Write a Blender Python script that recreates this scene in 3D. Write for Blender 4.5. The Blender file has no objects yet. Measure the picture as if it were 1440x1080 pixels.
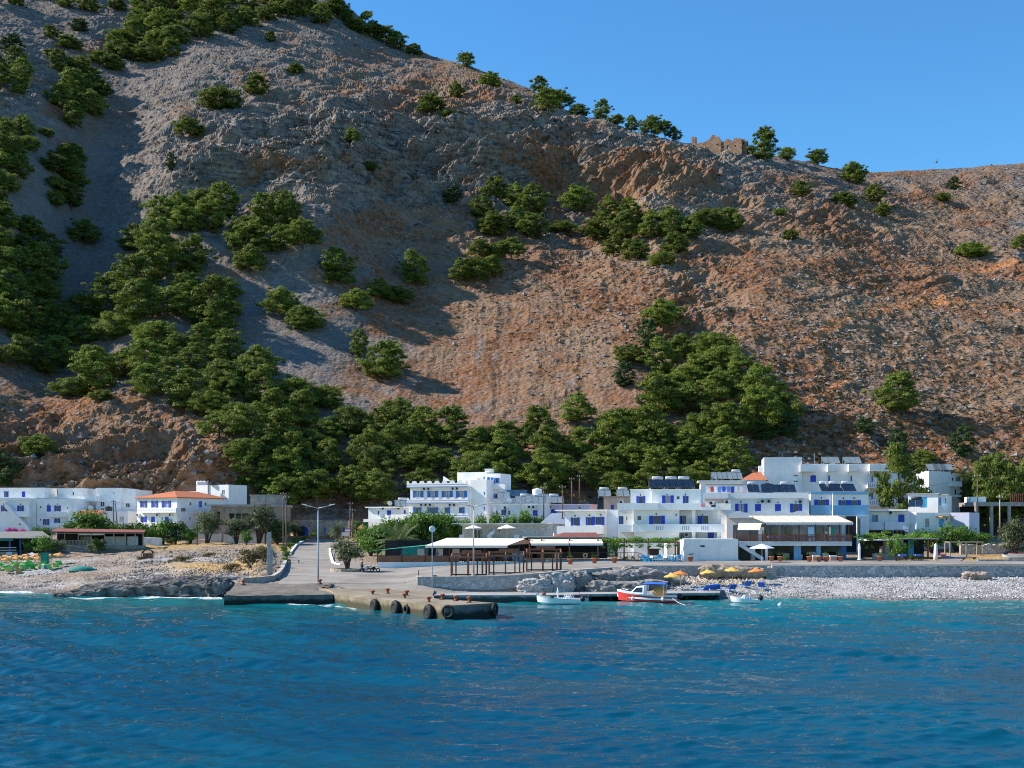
import bpy, bmesh, math, random
import numpy as np
from mathutils import Vector, Matrix

F = 1700.0; HZ = 740.0; CH = 8.0          # focal length in photo pixels, horizon row, camera height
SC = bpy.context.scene
COL = SC.collection
R = math.radians
rng = random.Random(7)
nrg = np.random.default_rng(11)

# ------------------------------------------------------------------ camera, world, sun
cam_d = bpy.data.cameras.new('camera'); cam = bpy.data.objects.new('camera', cam_d); COL.objects.link(cam)
cam.location = (0, 0, CH); cam.rotation_euler = (R(90), 0, 0)
cam_d.sensor_width = 36; cam_d.lens = 36 * F / 1440; cam_d.shift_y = (HZ - 540) / 1440
cam_d.clip_start = 0.5; cam_d.clip_end = 6000
SC.camera = cam

TO_SUN = Vector((-1, 0.14, 0.76)).normalized()
w = bpy.data.worlds.new('World'); SC.world = w; w.use_nodes = True
nt = w.node_tree; bg = nt.nodes['Background']
sky = nt.nodes.new('ShaderNodeTexSky'); sky.sky_type = 'NISHITA'; sky.sun_disc = False
sky.sun_elevation = math.asin(TO_SUN.z); sky.sun_rotation = math.atan2(TO_SUN.x, TO_SUN.y)
sky.air_density = 1.0; sky.dust_density = 0.0; sky.ozone_density = 2.0; sky.altitude = 0
hs = nt.nodes.new('ShaderNodeHueSaturation'); hs.inputs['Saturation'].default_value = 1.22; nt.links.new(sky.outputs[0], hs.inputs['Color'])
tint = nt.nodes.new('ShaderNodeMix'); tint.data_type = 'RGBA'; tint.blend_type = 'MULTIPLY'; tint.inputs[0].default_value = 1; tint.inputs[7].default_value = (.58, .86, .97, 1)
nt.links.new(hs.outputs[0], tint.inputs[6]); nt.links.new(tint.outputs[2], bg.inputs[0]); bg.inputs[1].default_value = 0.125
sd = bpy.data.lights.new('sun', 'SUN'); sd.energy = 5.0; sd.angle = R(0.5); sd.color = (1.0, 0.90, 0.77)
so = bpy.data.objects.new('sun', sd); COL.objects.link(so)
so.rotation_euler = (-TO_SUN).to_track_quat('-Z', 'Y').to_euler(); so.location = (-200, 100, 300)
SC.view_settings.view_transform = 'Standard'; SC.view_settings.look = 'None'
SC.view_settings.gamma = 1; SC.view_settings.exposure = 0.8
SC.cycles.use_denoising = True; SC.cycles.denoiser = 'OPENIMAGEDENOISE'; SC.cycles.denoising_prefilter = 'NONE'; SC.cycles.denoising_input_passes = 'RGB_ALBEDO_NORMAL'; SC.cycles.filter_width = 1.05
SC.cycles.max_bounces = 5; SC.cycles.transparent_max_bounces = 6
SC.cycles.diffuse_bounces = 3; SC.cycles.glossy_bounces = 3
SC.cycles.sample_clamp_indirect = 6

# ------------------------------------------------------------------ noise
def _hash(ix, iy, iz, seed):
    h = (ix * 374761393 + iy * 668265263 + iz * 1274126177 + seed * 974711) & 0xFFFFFFFF
    h = ((h ^ (h >> 13)) * 1103515245) & 0xFFFFFFFF
    h = ((h ^ (h >> 15)) * 2246822519) & 0xFFFFFFFF
    return ((h ^ (h >> 16)) & 0xFFFF) / 32767.5 - 1.0
def vnoise(x, y, z=0.0, seed=0):
    x, y, z = np.broadcast_arrays(np.asarray(x, float), np.asarray(y, float), np.asarray(z, float))
    ix = np.floor(x).astype(np.int64); iy = np.floor(y).astype(np.int64); iz = np.floor(z).astype(np.int64)
    fx = x - ix; fy = y - iy; fz = z - iz
    fx = fx*fx*fx*(fx*(fx*6-15)+10); fy = fy*fy*fy*(fy*(fy*6-15)+10); fz = fz*fz*fz*(fz*(fz*6-15)+10)
    def L(a, b, t): return a + (b - a) * t
    c = [_hash(ix+i, iy+j, iz+k, seed) for k in (0,1) for j in (0,1) for i in (0,1)]
    return L(L(L(c[0],c[1],fx), L(c[2],c[3],fx), fy), L(L(c[4],c[5],fx), L(c[6],c[7],fx), fy), fz)
def fbm(x, y, z=0.0, oct=4, seed=0, gain=0.5):
    s = 0; a = 1; f = 1
    for o in range(oct):
        s = s + a * vnoise(x*f, y*f, z*f, seed+o); a *= gain; f *= 2.03
    return s
def ridged(x, y, z=0.0, oct=4, seed=0, gain=0.5):
    s = 0; a = 1; f = 1
    for o in range(oct):
        s = s + a * (1 - 2*np.abs(vnoise(x*f, y*f, z*f, seed+o))); a *= gain; f *= 2.1
    return s

# ------------------------------------------------------------------ mesh building
def P(px, py, Y): return Vector(((px-720)*Y/F, Y, CH + (HZ-py)*Y/F))
def base_of(o):
    v = Vector((0,0,0))
    while o is not None: v += o.location; o = o.parent
    return v
class MB:
    def __init__(s): s.v = []; s.f = []
    def add(s, vs, fs):
        n = len(s.v); s.v += [Vector(v) for v in vs]; s.f += [tuple(i+n for i in f) for f in fs]; return s
    def box(s, x0, x1, y0, y1, z0, z1):
        return s.hexa([(x0,y0,z0),(x1,y0,z0),(x1,y1,z0),(x0,y1,z0),(x0,y0,z1),(x1,y0,z1),(x1,y1,z1),(x0,y1,z1)])
    def hexa(s, p): return s.add(p, [(0,3,2,1),(4,5,6,7),(0,1,5,4),(1,2,6,5),(2,3,7,6),(3,0,4,7)])
    def prism(s, poly, z0, z1):
        n = len(poly); zf0 = z0 if hasattr(z0,'__len__') else [z0]*n; zf1 = z1 if hasattr(z1,'__len__') else [z1]*n
        vs = [(p[0],p[1],a) for p,a in zip(poly,zf0)] + [(p[0],p[1],a) for p,a in zip(poly,zf1)]
        return s.add(vs, [tuple(range(n-1,-1,-1)), tuple(range(n,2*n))] + [(i,(i+1)%n,n+(i+1)%n,n+i) for i in range(n)])
    def tube(s, pts, rad, n=8, cap=True):
        pts = [Vector(p) for p in pts]; m = len(pts)
        if not hasattr(rad,'__len__'): rad = [rad]*m
        b = len(s.v); ref = None
        for i in range(m):
            d = (pts[min(i+1,m-1)] - pts[max(i-1,0)]).normalized()
            if ref is None: ref = Vector((0,0,1)) if abs(d.z) < .9 else Vector((1,0,0))
            a = d.cross(ref).normalized(); c = d.cross(a)
            ref = -c if False else ref
            for k in range(n):
                t = 2*math.pi*k/n; s.v.append(pts[i] + (a*math.cos(t) + c*math.sin(t))*rad[i])
        for i in range(m-1):
            for k in range(n):
                s.f.append((b+i*n+k, b+i*n+(k+1)%n, b+(i+1)*n+(k+1)%n, b+(i+1)*n+k))
        if cap: s.f.append(tuple(b+k for k in range(n-1,-1,-1))); s.f.append(tuple(b+(m-1)*n+k for k in range(n)))
        return s
    def lathe(s, prof, c=(0,0,0), n=12):
        b = len(s.v); c = Vector(c)
        for r, z in prof:
            for k in range(n):
                t = 2*math.pi*k/n; s.v.append(c + Vector((r*math.cos(t), r*math.sin(t), z)))
        for i in range(len(prof)-1):
            for k in range(n): s.f.append((b+i*n+k, b+i*n+(k+1)%n, b+(i+1)*n+(k+1)%n, b+(i+1)*n+k))
        s.f.append(tuple(b+k for k in range(n-1,-1,-1))); s.f.append(tuple(b+(len(prof)-1)*n+k for k in range(n)))
        return s
    def torus(s, c, r, q, axis='y', n=20, m=8):
        b = len(s.v); c = Vector(c)
        for i in range(n):
            t = 2*math.pi*i/n
            for j in range(m):
                a = 2*math.pi*j/m; rr = r + q*math.cos(a); h = q*math.sin(a)
                v = Vector((rr*math.cos(t), h, rr*math.sin(t))) if axis == 'y' else (Vector((h, rr*math.cos(t), rr*math.sin(t))) if axis == 'x' else Vector((rr*math.cos(t), rr*math.sin(t), h)))
                s.v.append(c+v)
        for i in range(n):
            for j in range(m): s.f.append((b+i*m+j, b+((i+1)%n)*m+j, b+((i+1)%n)*m+(j+1)%m, b+i*m+(j+1)%m))
        return s
    def ell(s, c, r, n=12, m=7):
        prof = [(max(.02,math.sin(math.pi*i/(m-1)))*1.0, -math.cos(math.pi*i/(m-1))) for i in range(m)]
        b = len(s.v); s.lathe(prof, (0,0,0), n); c = Vector(c)
        for i in range(b, len(s.v)): v = s.v[i]; s.v[i] = c + Vector((v.x*r[0], v.y*r[1], v.z*r[2]))
        return s
    def xf(s, M, start=0):
        for i in range(start, len(s.v)): s.v[i] = M @ s.v[i]
        return s
    def build(s, name, mat, parent=None, smooth=False, bevel=0):
        o0 = base_of(parent)
        me = bpy.data.meshes.new(name); me.from_pydata([v-o0 for v in s.v], [], s.f); me.update()
        if smooth: me.polygons.foreach_set('use_smooth', [True]*len(me.polygons))
        bm = bmesh.new(); bm.from_mesh(me); bmesh.ops.recalc_face_normals(bm, faces=bm.faces); bm.to_mesh(me); bm.free()
        o = bpy.data.objects.new(name, me); COL.objects.link(o)
        if mat: me.materials.append(mat)
        o.parent = parent
        if bevel:
            m = o.modifiers.new('bevel','BEVEL'); m.width = bevel; m.segments = 2; m.limit_method = 'ANGLE'
        return o
def np_mesh(name, v, f, mat, parent=None, smooth=False):
    v = np.asarray(v, np.float32); f = np.asarray(f, np.int32); k = f.shape[1]
    me = bpy.data.meshes.new(name)
    me.vertices.add(len(v)); me.vertices.foreach_set('co', v.ravel())
    me.loops.add(f.size); me.loops.foreach_set('vertex_index', f.ravel())
    me.polygons.add(len(f)); me.polygons.foreach_set('loop_start', np.arange(0, f.size, k, dtype=np.int32))
    me.polygons.foreach_set('use_smooth', np.full(len(f), smooth))
    me.update(calc_edges=True); me.validate()
    o = bpy.data.objects.new(name, me); COL.objects.link(o)
    if mat: me.materials.append(mat)
    o.parent = parent
    return o
def grid_faces(nr, nc):
    i = np.arange(nr*nc).reshape(nr, nc)
    return np.stack([i[:-1,:-1], i[:-1,1:], i[1:,1:], i[1:,:-1]], -1).reshape(-1, 4)
def attr(o, name, vals):
    a = o.data.attributes.new(name, 'FLOAT', 'POINT'); a.data.foreach_set('value', np.asarray(vals, np.float32).ravel())
def thing(name, label, cat, loc=(0,0,0), rotz=0, group=None):
    o = bpy.data.objects.new(name, None); COL.objects.link(o); o.empty_display_size = .3
    o.location = loc; o.rotation_euler = (0,0,rotz); o['label'] = label; o['category'] = cat
    if group: o['group'] = group
    return o
def tag(o, label, cat, group=None):
    o['label'] = label; o['category'] = cat
    if group: o['group'] = group
    return o
def struct(o): o['kind'] = 'structure'; return o
def dup(root, loc, rotz=0, scale=None, label=None, group=None):
    r = root.copy(); COL.objects.link(r); r.location = loc; r.rotation_euler = (0,0,rotz)
    if scale is not None: r.scale = scale if hasattr(scale,'__len__') else (scale,)*3
    if label: r['label'] = label
    if group: r['group'] = group
    for ch in list(root.children):
        c = ch.copy(); COL.objects.link(c); c.parent = r
        for g in list(ch.children):
            d = g.copy(); COL.objects.link(d); d.parent = c
    return r
class Proto:
    """first placement moves the prototype itself, later ones are copies"""
    def __init__(s, root): s.root = root; s.used = False
    def put(s, loc, rotz=0, scale=None, label=None, group=None):
        if s.used: return dup(s.root, loc, rotz, scale if scale is not None else tuple(1 for _ in range(3)), label, group)
        s.used = True; r = s.root; r.location = loc; r.rotation_euler = (0,0,rotz)
        if scale is not None: r.scale = scale if hasattr(scale,'__len__') else (scale,)*3
        if label: r['label'] = label
        if group: r['group'] = group
        return r

# ------------------------------------------------------------------ materials
MATS = {}
def nodes_of(name):
    m = bpy.data.materials.new(name); m.use_nodes = True
    t = m.node_tree; return m, t, t.nodes, t.links, t.nodes['Principled BSDF']
def N(ns, typ, **kw):
    n = ns.new(typ)
    for k, v in kw.items():
        if k in n.inputs: n.inputs[k].default_value = v
        else: setattr(n, k, v)
    return n
def mix(ns, ln, fac, a, b, blend='MIX'):
    m = ns.new('ShaderNodeMix'); m.data_type = 'RGBA'; m.blend_type = blend
    for inp, val in ((m.inputs[0], fac), (m.inputs[6], a), (m.inputs[7], b)):
        if hasattr(val, 'is_linked') or hasattr(val, 'links'): ln.new(val, inp)
        elif isinstance(val, (int, float)): inp.default_value = val
        else: inp.default_value = (*val, 1)
    return m.outputs[2]
def mth(ns, ln, op, a, b=None, clamp=False):
    m = ns.new('ShaderNodeMath'); m.operation = op; m.use_clamp = clamp
    for i, val in enumerate((a, b)):
        if val is None: continue
        if isinstance(val, (int, float)): m.inputs[i].default_value = val
        else: ln.new(val, m.inputs[i])
    return m.outputs[0]
def ramp(ns, ln, src, stops):
    r = ns.new('ShaderNodeValToRGB'); ln.new(src, r.inputs[0]); e = r.color_ramp.elements
    while len(e) < len(stops): e.new(.5)
    for el, (p, c) in zip(e, stops): el.position = p; el.color = (*c, 1) if hasattr(c,'__len__') else (c,c,c,1)
    return r.outputs[0]
def mat(name, c, rough=.7, var=.12, scale=3.0, bump=.0, metal=0.0, spec=.4, dirt=None, c2=None):
    """painted / plain surface with mottling, optional second colour patches and fine bump"""
    if name in MATS: return MATS[name]
    m, t, ns, ln, b = nodes_of(name)
    tc = ns.new('ShaderNodeTexCoord')
    n1 = N(ns, 'ShaderNodeTexNoise', Scale=scale, Detail=6.0, Roughness=.65); ln.new(tc.outputs['Object'], n1.inputs['Vector'])
    lo = tuple(max(0, x*(1-var*1.6)) for x in c); hi = tuple(min(1, x*(1+var)) for x in c)
    col = ramp(ns, ln, n1.outputs[0], [(.3, lo), (.7, hi)])
    if c2:
        n2 = N(ns, 'ShaderNodeTexNoise', Scale=scale*.35, Detail=5.0, Roughness=.7); ln.new(tc.outputs['Object'], n2.inputs['Vector'])
        col = mix(ns, ln, ramp(ns, ln, n2.outputs[0], [(.5, 0), (.66, 1)]), col, c2)
    if 'plaster' in name:                     # rain streaks running down the walls
        mp = ns.new('ShaderNodeMapping'); ln.new(tc.outputs['Object'], mp.inputs[0]); mp.inputs['Scale'].default_value = (1.6,1.6,.16)
        n4 = N(ns, 'ShaderNodeTexNoise', Scale=1.0, Detail=5.0, Roughness=.7); ln.new(mp.outputs[0], n4.inputs['Vector'])
        col = mix(ns, ln, ramp(ns, ln, n4.outputs[0], [(.54, 0), (.76, .38)]), col, tuple(q*.62 for q in c))
    ln.new(col, b.inputs['Base Color']); b.inputs['Roughness'].default_value = rough
    b.inputs['Metallic'].default_value = metal; b.inputs['Specular IOR Level'].default_value = spec
    if bump:
        bp = N(ns, 'ShaderNodeBump', Strength=bump, Distance=.05)
        n3 = N(ns, 'ShaderNodeTexNoise', Scale=scale*6, Detail=4.0); ln.new(tc.outputs['Object'], n3.inputs['Vector'])
        ln.new(n3.outputs[0], bp.inputs['Height']); ln.new(bp.outputs[0], b.inputs['Normal'])
    MATS[name] = m; return m
def stone_mat(name, c1, c2, cj, scale=2.2, bump=.8, rough=.9):
    """rubble stones with joints"""
    m, t, ns, ln, b = nodes_of(name)
    tc = ns.new('ShaderNodeTexCoord')
    nz = N(ns, 'ShaderNodeTexNoise', Scale=1.5, Detail=3.0); ln.new(tc.outputs['Object'], nz.inputs['Vector'])
    vm = ns.new('ShaderNodeVectorMath'); vm.operation = 'MULTIPLY_ADD'
    ln.new(nz.outputs[1], vm.inputs[0]); vm.inputs[1].default_value = (.25,.25,.25); ln.new(tc.outputs['Object'], vm.inputs[2])
    v1 = N(ns, 'ShaderNodeTexVoronoi', Scale=scale); ln.new(vm.outputs[0], v1.inputs['Vector'])
    v2 = N(ns, 'ShaderNodeTexVoronoi', Scale=scale); v2.feature = 'DISTANCE_TO_EDGE'; ln.new(vm.outputs[0], v2.inputs['Vector'])
    sep = ns.new('ShaderNodeSeparateColor'); ln.new(v1.outputs['Color'], sep.inputs[0])
    col = mix(ns, ln, sep.outputs[0], c1, c2)
    nf = N(ns, 'ShaderNodeTexNoise', Scale=14.0, Detail=4.0); ln.new(tc.outputs['Object'], nf.inputs['Vector'])
    col = mix(ns, ln, .5, col, ramp(ns, ln, nf.outputs[0], [(.3, (.45,.45,.45)), (.7, (.62,.62,.62))]), 'OVERLAY')
    jf = ramp(ns, ln, v2.outputs[0], [(.0, 1), (.07, 0)])
    col = mix(ns, ln, jf, col, cj)
    nb = N(ns, 'ShaderNodeTexNoise', Scale=.25, Detail=4.0); ln.new(tc.outputs['Object'], nb.inputs['Vector'])
    col = mix(ns, ln, .55, col, ramp(ns, ln, nb.outputs[0], [(.3, (.35,.35,.35)), (.7, (.65,.65,.65))]), 'OVERLAY')
    ln.new(col, b.inputs['Base Color']); b.inputs['Roughness'].default_value = rough; b.inputs['Specular IOR Level'].default_value = .2
    bp = N(ns, 'ShaderNodeBump', Strength=bump, Distance=.08)
    hh = mth(ns, ln, 'MINIMUM', v2.outputs[0], .18); ln.new(hh, bp.inputs['Height']); ln.new(bp.outputs[0], b.inputs['Normal'])
    MATS[name] = m; return m
def leaf_mat(name, c, c2, trans=.25, scale=.35):
    m, t, ns, ln, b = nodes_of(name)
    oi = ns.new('ShaderNodeObjectInfo'); tc = ns.new('ShaderNodeTexCoord')
    n1 = N(ns, 'ShaderNodeTexNoise', Scale=scale, Detail=3.0); ln.new(tc.outputs['Object'], n1.inputs['Vector'])
    n2 = N(ns, 'ShaderNodeTexNoise', Scale=scale*12, Detail=2.0); ln.new(tc.outputs['Object'], n2.inputs['Vector'])
    f = mth(ns, ln, 'ADD', mth(ns, ln, 'MULTIPLY', n1.outputs[0], .6), mth(ns, ln, 'MULTIPLY', n2.outputs[0], .4))
    col = mix(ns, ln, ramp(ns, ln, f, [(.36, 0), (.64, 1)]), c, c2)
    br = mth(ns, ln, 'MULTIPLY_ADD', oi.outputs['Random'], .5); br.node.inputs[2].default_value = .75
    hsv = ns.new('ShaderNodeHueSaturation'); ln.new(col, hsv.inputs['Color']); ln.new(br, hsv.inputs['Value'])
    ln.new(hsv.outputs[0], b.inputs['Base Color']); b.inputs['Roughness'].default_value = .6; b.inputs['Specular IOR Level'].default_value = .25
    tr = ns.new('ShaderNodeBsdfTranslucent'); ln.new(hsv.outputs[0], tr.inputs[0])
    mx = ns.new('ShaderNodeMixShader'); mx.inputs[0].default_value = trans
    ln.new(b.outputs[0], mx.inputs[1]); ln.new(tr.outputs[0], mx.inputs[2])
    ln.new(mx.outputs[0], ns['Material Output'].inputs[0])
    MATS[name] = m; return m

white = mat('white_plaster', (.80,.80,.79), .85, .05, 1.2, .03, c2=(.73,.725,.71))
white_d = mat('aged_white_plaster', (.70,.70,.69), .85, .10, .9, .04, c2=(.58,.58,.56))
blue = mat('blue_paint', (.018,.055,.46), .5, .12, 5)
midblue = mat('mid_blue_paint', (.035,.15,.50), .5, .12, 5)
teal = mat('sky_blue_paint', (.05,.36,.66), .5, .1, 4)
paleblue = mat('pale_blue_plaster', (.22,.45,.68), .8, .08, 1.5, .1)
lav = mat('lavender_plaster', (.62,.52,.66), .85, .06, 1.5, .1)
greyblue = mat('grey_blue_plaster', (.56,.62,.70), .85, .06, 1.5, .1)
beige = mat('beige_plaster', (.60,.52,.42), .85, .12, 1.2, .2)
cream = mat('cream_canvas', (.78,.69,.54), .9, .08, 1.2)
whitecan = mat('white_canvas', (.80,.80,.80), .9, .05, 1.2)
conc = mat('concrete', (.33,.31,.28), .9, .22, 1.4, .4, c2=(.24,.22,.20))
conc_l = mat('pale_concrete', (.42,.40,.37), .9, .16, 1.1, .3)
conc_wet = mat('dark_wet_concrete', (.075,.078,.075), .6, .4, 1.5, .5, c2=(.03,.035,.03))
brownpl = mat('brown_render', (.32,.25,.19), .9, .2, 1.3, .2)
wood = mat('red_brown_wood', (.25,.105,.06), .7, .3, 4, .2)
wood_d = mat('dark_wood', (.085,.048,.03), .7, .3, 4, .2)
wood_l = mat('weathered_pale_wood', (.42,.32,.22), .8, .2, 4, .2)
polewood = mat('creosoted_pole_wood', (.16,.105,.075), .85, .3, 3, .3)
galv = mat('galvanised_steel', (.36,.38,.40), .55, .1, 4, metal=.3)
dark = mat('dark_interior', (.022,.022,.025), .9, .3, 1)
darkgl = mat('dark_glass', (.02,.028,.04), .12, .3, 2, spec=.6)
curtain = mat('pale_curtain', (.48,.46,.43), .9, .15, 3)
tile = mat('terracotta_tile', (.46,.15,.07), .85, .25, 2.5, .5)
redroof = mat('dull_red_sheet', (.22,.075,.06), .8, .2, 1.5)
greyroof = mat('grey_sheet', (.20,.20,.19), .85, .2, 1.5)
rubber = mat('black_rubber', (.012,.012,.013), .75, .3, 4, .2)
rust = mat('rusty_orange_paint', (.30,.085,.035), .85, .35, 8, .2, c2=(.12,.045,.03))
yellowp = mat('yellow_paint', (.60,.33,.03), .7, .3, 6)
panelm = mat('solar_glass', (.015,.03,.055), .1, .3, 1, spec=.7); panel_sky = mat('painted_sky_solar_glass', (.20,.25,.28), .2, .2, 1, spec=.6)  # second glass is a paler copy with the sky reflection painted into its colour
steel = mat('bright_tank_steel', (.62,.63,.64), .35, .06, 3, metal=.4)
blackpl = mat('black_plastic', (.018,.018,.02), .5, .2, 3)
orange = mat('orange_canvas', (.68,.22,.05), .85, .12, 3)
yellowc = mat('yellow_canvas', (.68,.42,.09), .85, .12, 3)
straw = mat('ochre_canvas', (.62,.31,.10), .9, .18, 3)
green_c = mat('green_canvas', (.07,.42,.13), .85, .15, 3)
green_t = mat('teal_green_tarp', (.012,.20,.17), .8, .2, 3)
royal = mat('royal_blue_canvas', (.02,.13,.55), .8, .1, 3)
redp = mat('red_gelcoat', (.72,.05,.04), .3, .1, 3, spec=.6)
gelw = mat('white_gelcoat', (.80,.81,.82), .3, .03, 3, spec=.6)
terra = mat('terracotta_pot', (.45,.17,.09), .9, .2, 6)
skin = mat('skin', (.50,.29,.20), .6, .05, 5)
clothb = mat('blue_cloth', (.10,.22,.5), .9, .1, 6); clothw = mat('white_cloth', (.75,.75,.74), .9, .06, 6); clothd = mat('dark_cloth', (.03,.03,.05), .9, .1, 6)
hairm = mat('dark_hair', (.03,.02,.014), .7, .2, 8)
stone_g = stone_mat('grey_rubble_masonry', (.24,.25,.26), (.46,.46,.45), (.11,.11,.11), 2.9, 1.0)
stone_b = stone_mat('tan_rubble_masonry', (.30,.25,.19), (.48,.42,.34), (.16,.13,.1), 2.2)
stone_q = stone_mat('quay_masonry', (.25,.25,.25), (.42,.41,.39), (.17,.17,.17), 3.0, .6)
castle_st = stone_mat('ruin_masonry', (.24,.15,.095), (.37,.245,.16), (.13,.08,.055), .9)
bark = mat('pine_bark', (.10,.07,.05), .95, .3, 3, .5)
pine_leaf = leaf_mat('pine_needles', (.054,.106,.016), (.220,.265,.038), .34)
pine_dark = leaf_mat('dark_needles', (.030,.066,.018), (.065,.110,.028), .15)
green_leaf = leaf_mat('fresh_green_leaves', (.055,.14,.018), (.15,.27,.04), .32, .8)
deep_leaf = leaf_mat('deep_green_leaves', (.03,.08,.018), (.075,.15,.028), .28, .8)
olive_leaf = leaf_mat('olive_leaves', (.06,.085,.035), (.13,.16,.075), .25, .8)
dry_leaf = leaf_mat('dry_scrub', (.10,.085,.035), (.19,.15,.06), .2, .8)
mag_leaf = leaf_mat('magenta_bracts', (.30,.015,.16), (.52,.04,.30), .3, 1.5)
palm_leaf = leaf_mat('palm_fronds', (.05,.085,.03), (.12,.16,.06), .2, .8)
rust_leaf = leaf_mat('dry_rust_needles', (.20,.08,.03), (.30,.13,.05), .2)
# ================================================================== hill
def gau(px, py, cx, cy, sx, sy, rot=0):
    c, s = math.cos(R(rot)), math.sin(R(rot)); dx = px-cx; dy = py-cy
    return np.exp(-.5*(((dx*c+dy*s)/sx)**2 + ((-dx*s+dy*c)/sy)**2))
def poly_dist(px, py, pts):
    d = np.full(np.shape(px), 1e9)
    for (x0,y0),(x1,y1) in zip(pts[:-1], pts[1:]):
        l2 = (x1-x0)**2+(y1-y0)**2; t = np.clip(((px-x0)*(x1-x0)+(py-y0)*(y1-y0))/l2, 0, 1)
        d = np.minimum(d, np.hypot(px-x0-t*(x1-x0), py-y0-t*(y1-y0)))
    return d
RX = [-400,-150,0,150,300,400,480,520,560,610,660,700,750,800,850,900,970,1050,1100,1150,1200,1240,1290,1340,1390,1440,1600,1850]
RY = [-170,-150,-140,-110,-75,-40,2,36,60,81,93,108,129,156,173,190,203,211,222,233,240,242,240,238,232,229,240,280]
YX = [-400,-150,0,250,480,700,960,1100,1240,1440,1850]; YR = [930,900,880,820,730,650,585,590,615,640,660]
FOOT = 746.0
def smooth_curve(x, xs, ys, k=9):
    xx = np.linspace(xs[0], xs[-1], 900); yy = np.interp(xx, xs, ys); p = np.pad(yy, k, mode='edge')
    return np.interp(x, xx, np.convolve(p, np.ones(2*k+1)/(2*k+1), 'valid'))
def ridge_py(px): return smooth_curve(px, RX, RY, 6)
def hill_Y(px, py):
    Yf = 268.0; Yr = smooth_curve(px, YX, YR, 40); rp = ridge_py(px)
    k = (HZ-rp)*Yr/F/(Yr-Yf)
    Y = Yf/(1-(HZ-py)/(F*k))
    r = 0
    # gully and outcrop on the left, spur, bowl under the cliffs, bulging right shoulder
    r = r - 74*gau(px, py, -90, 150, 105, 150, -8) + 34*gau(px, py, 140, 300, 48, 190, 14)
    r = r - 16*gau(px, py, 250, 200, 85, 130, 20)
    r = r + 24*gau(px, py, 640, 430, 130, 90) - 24*gau(px, py, 640, 180, 210, 45, 8)
    r = r - 27*gau(px, py, 460, 265, 55, 65, 14) + 24*gau(px, py, 760, 280, 120, 55, 8) - 16*gau(px, py, 935, 290, 45, 60)
    r = r + 15*gau(px, py, 800, 300, 130, 28, 12) - 15*gau(px, py, 860, 215, 120, 30, 14)
    r = r + 12*gau(px, py, 400, 275, 110, 22, -10) - 12*gau(px, py, 400, 215, 110, 25, -10)
    r = r - 22*gau(px, py, 1130, 400, 150, 150) + 10*gau(px, py, 985, 440, 35, 110, 8)
    r = r - 20*gau(px, py, 130, 655, 190, 55, 8) - 9*gau(px, py, 290, 640, 60, 35)
    r = r + 8*gau(px, py, 345, 445, 60, 110, -50)
    t = np.clip((746-py)/120, 0, 1) * np.clip((py-rp)/40+.15, 0, 1)
    return Y + r*t
ROCKB = lambda px, py: np.clip(1.0*gau(px,py,640,235,210,62,6)+.9*gau(px,py,850,245,120,40,12)+.8*gau(px,py,370,235,120,38,-8)
        +.9*gau(px,py,100,645,130,40)+.8*gau(px,py,235,655,50,38)+.7*gau(px,py,1000,205,70,20)+.7*gau(px,py,30,130,40,45)+.6*gau(px,py,985,440,40,60)
        +.5*gau(px,py,150,60,20,30)+.45*gau(px,py,1200,310,60,30), 0, 1)
SCREE = lambda px, py: np.clip(1.0*gau(px,py,75,330,55,160,14)+1.0*gau(px,py,360,480,95,60,40)+.62*gau(px,py,640,540,190,95,14)+.6*gau(px,py,870,590,35,60)+.35*gau(px,py,1020,430,60,90,30), 0, 1)
PATH1 = [(1440,432),(1300,425),(1250,437),(1190,452),(1139,476),(1172,505),(1203,524),(1136,558),(1060,575)]
PATH2 = [(1440,372),(1300,378),(1250,372)]
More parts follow.
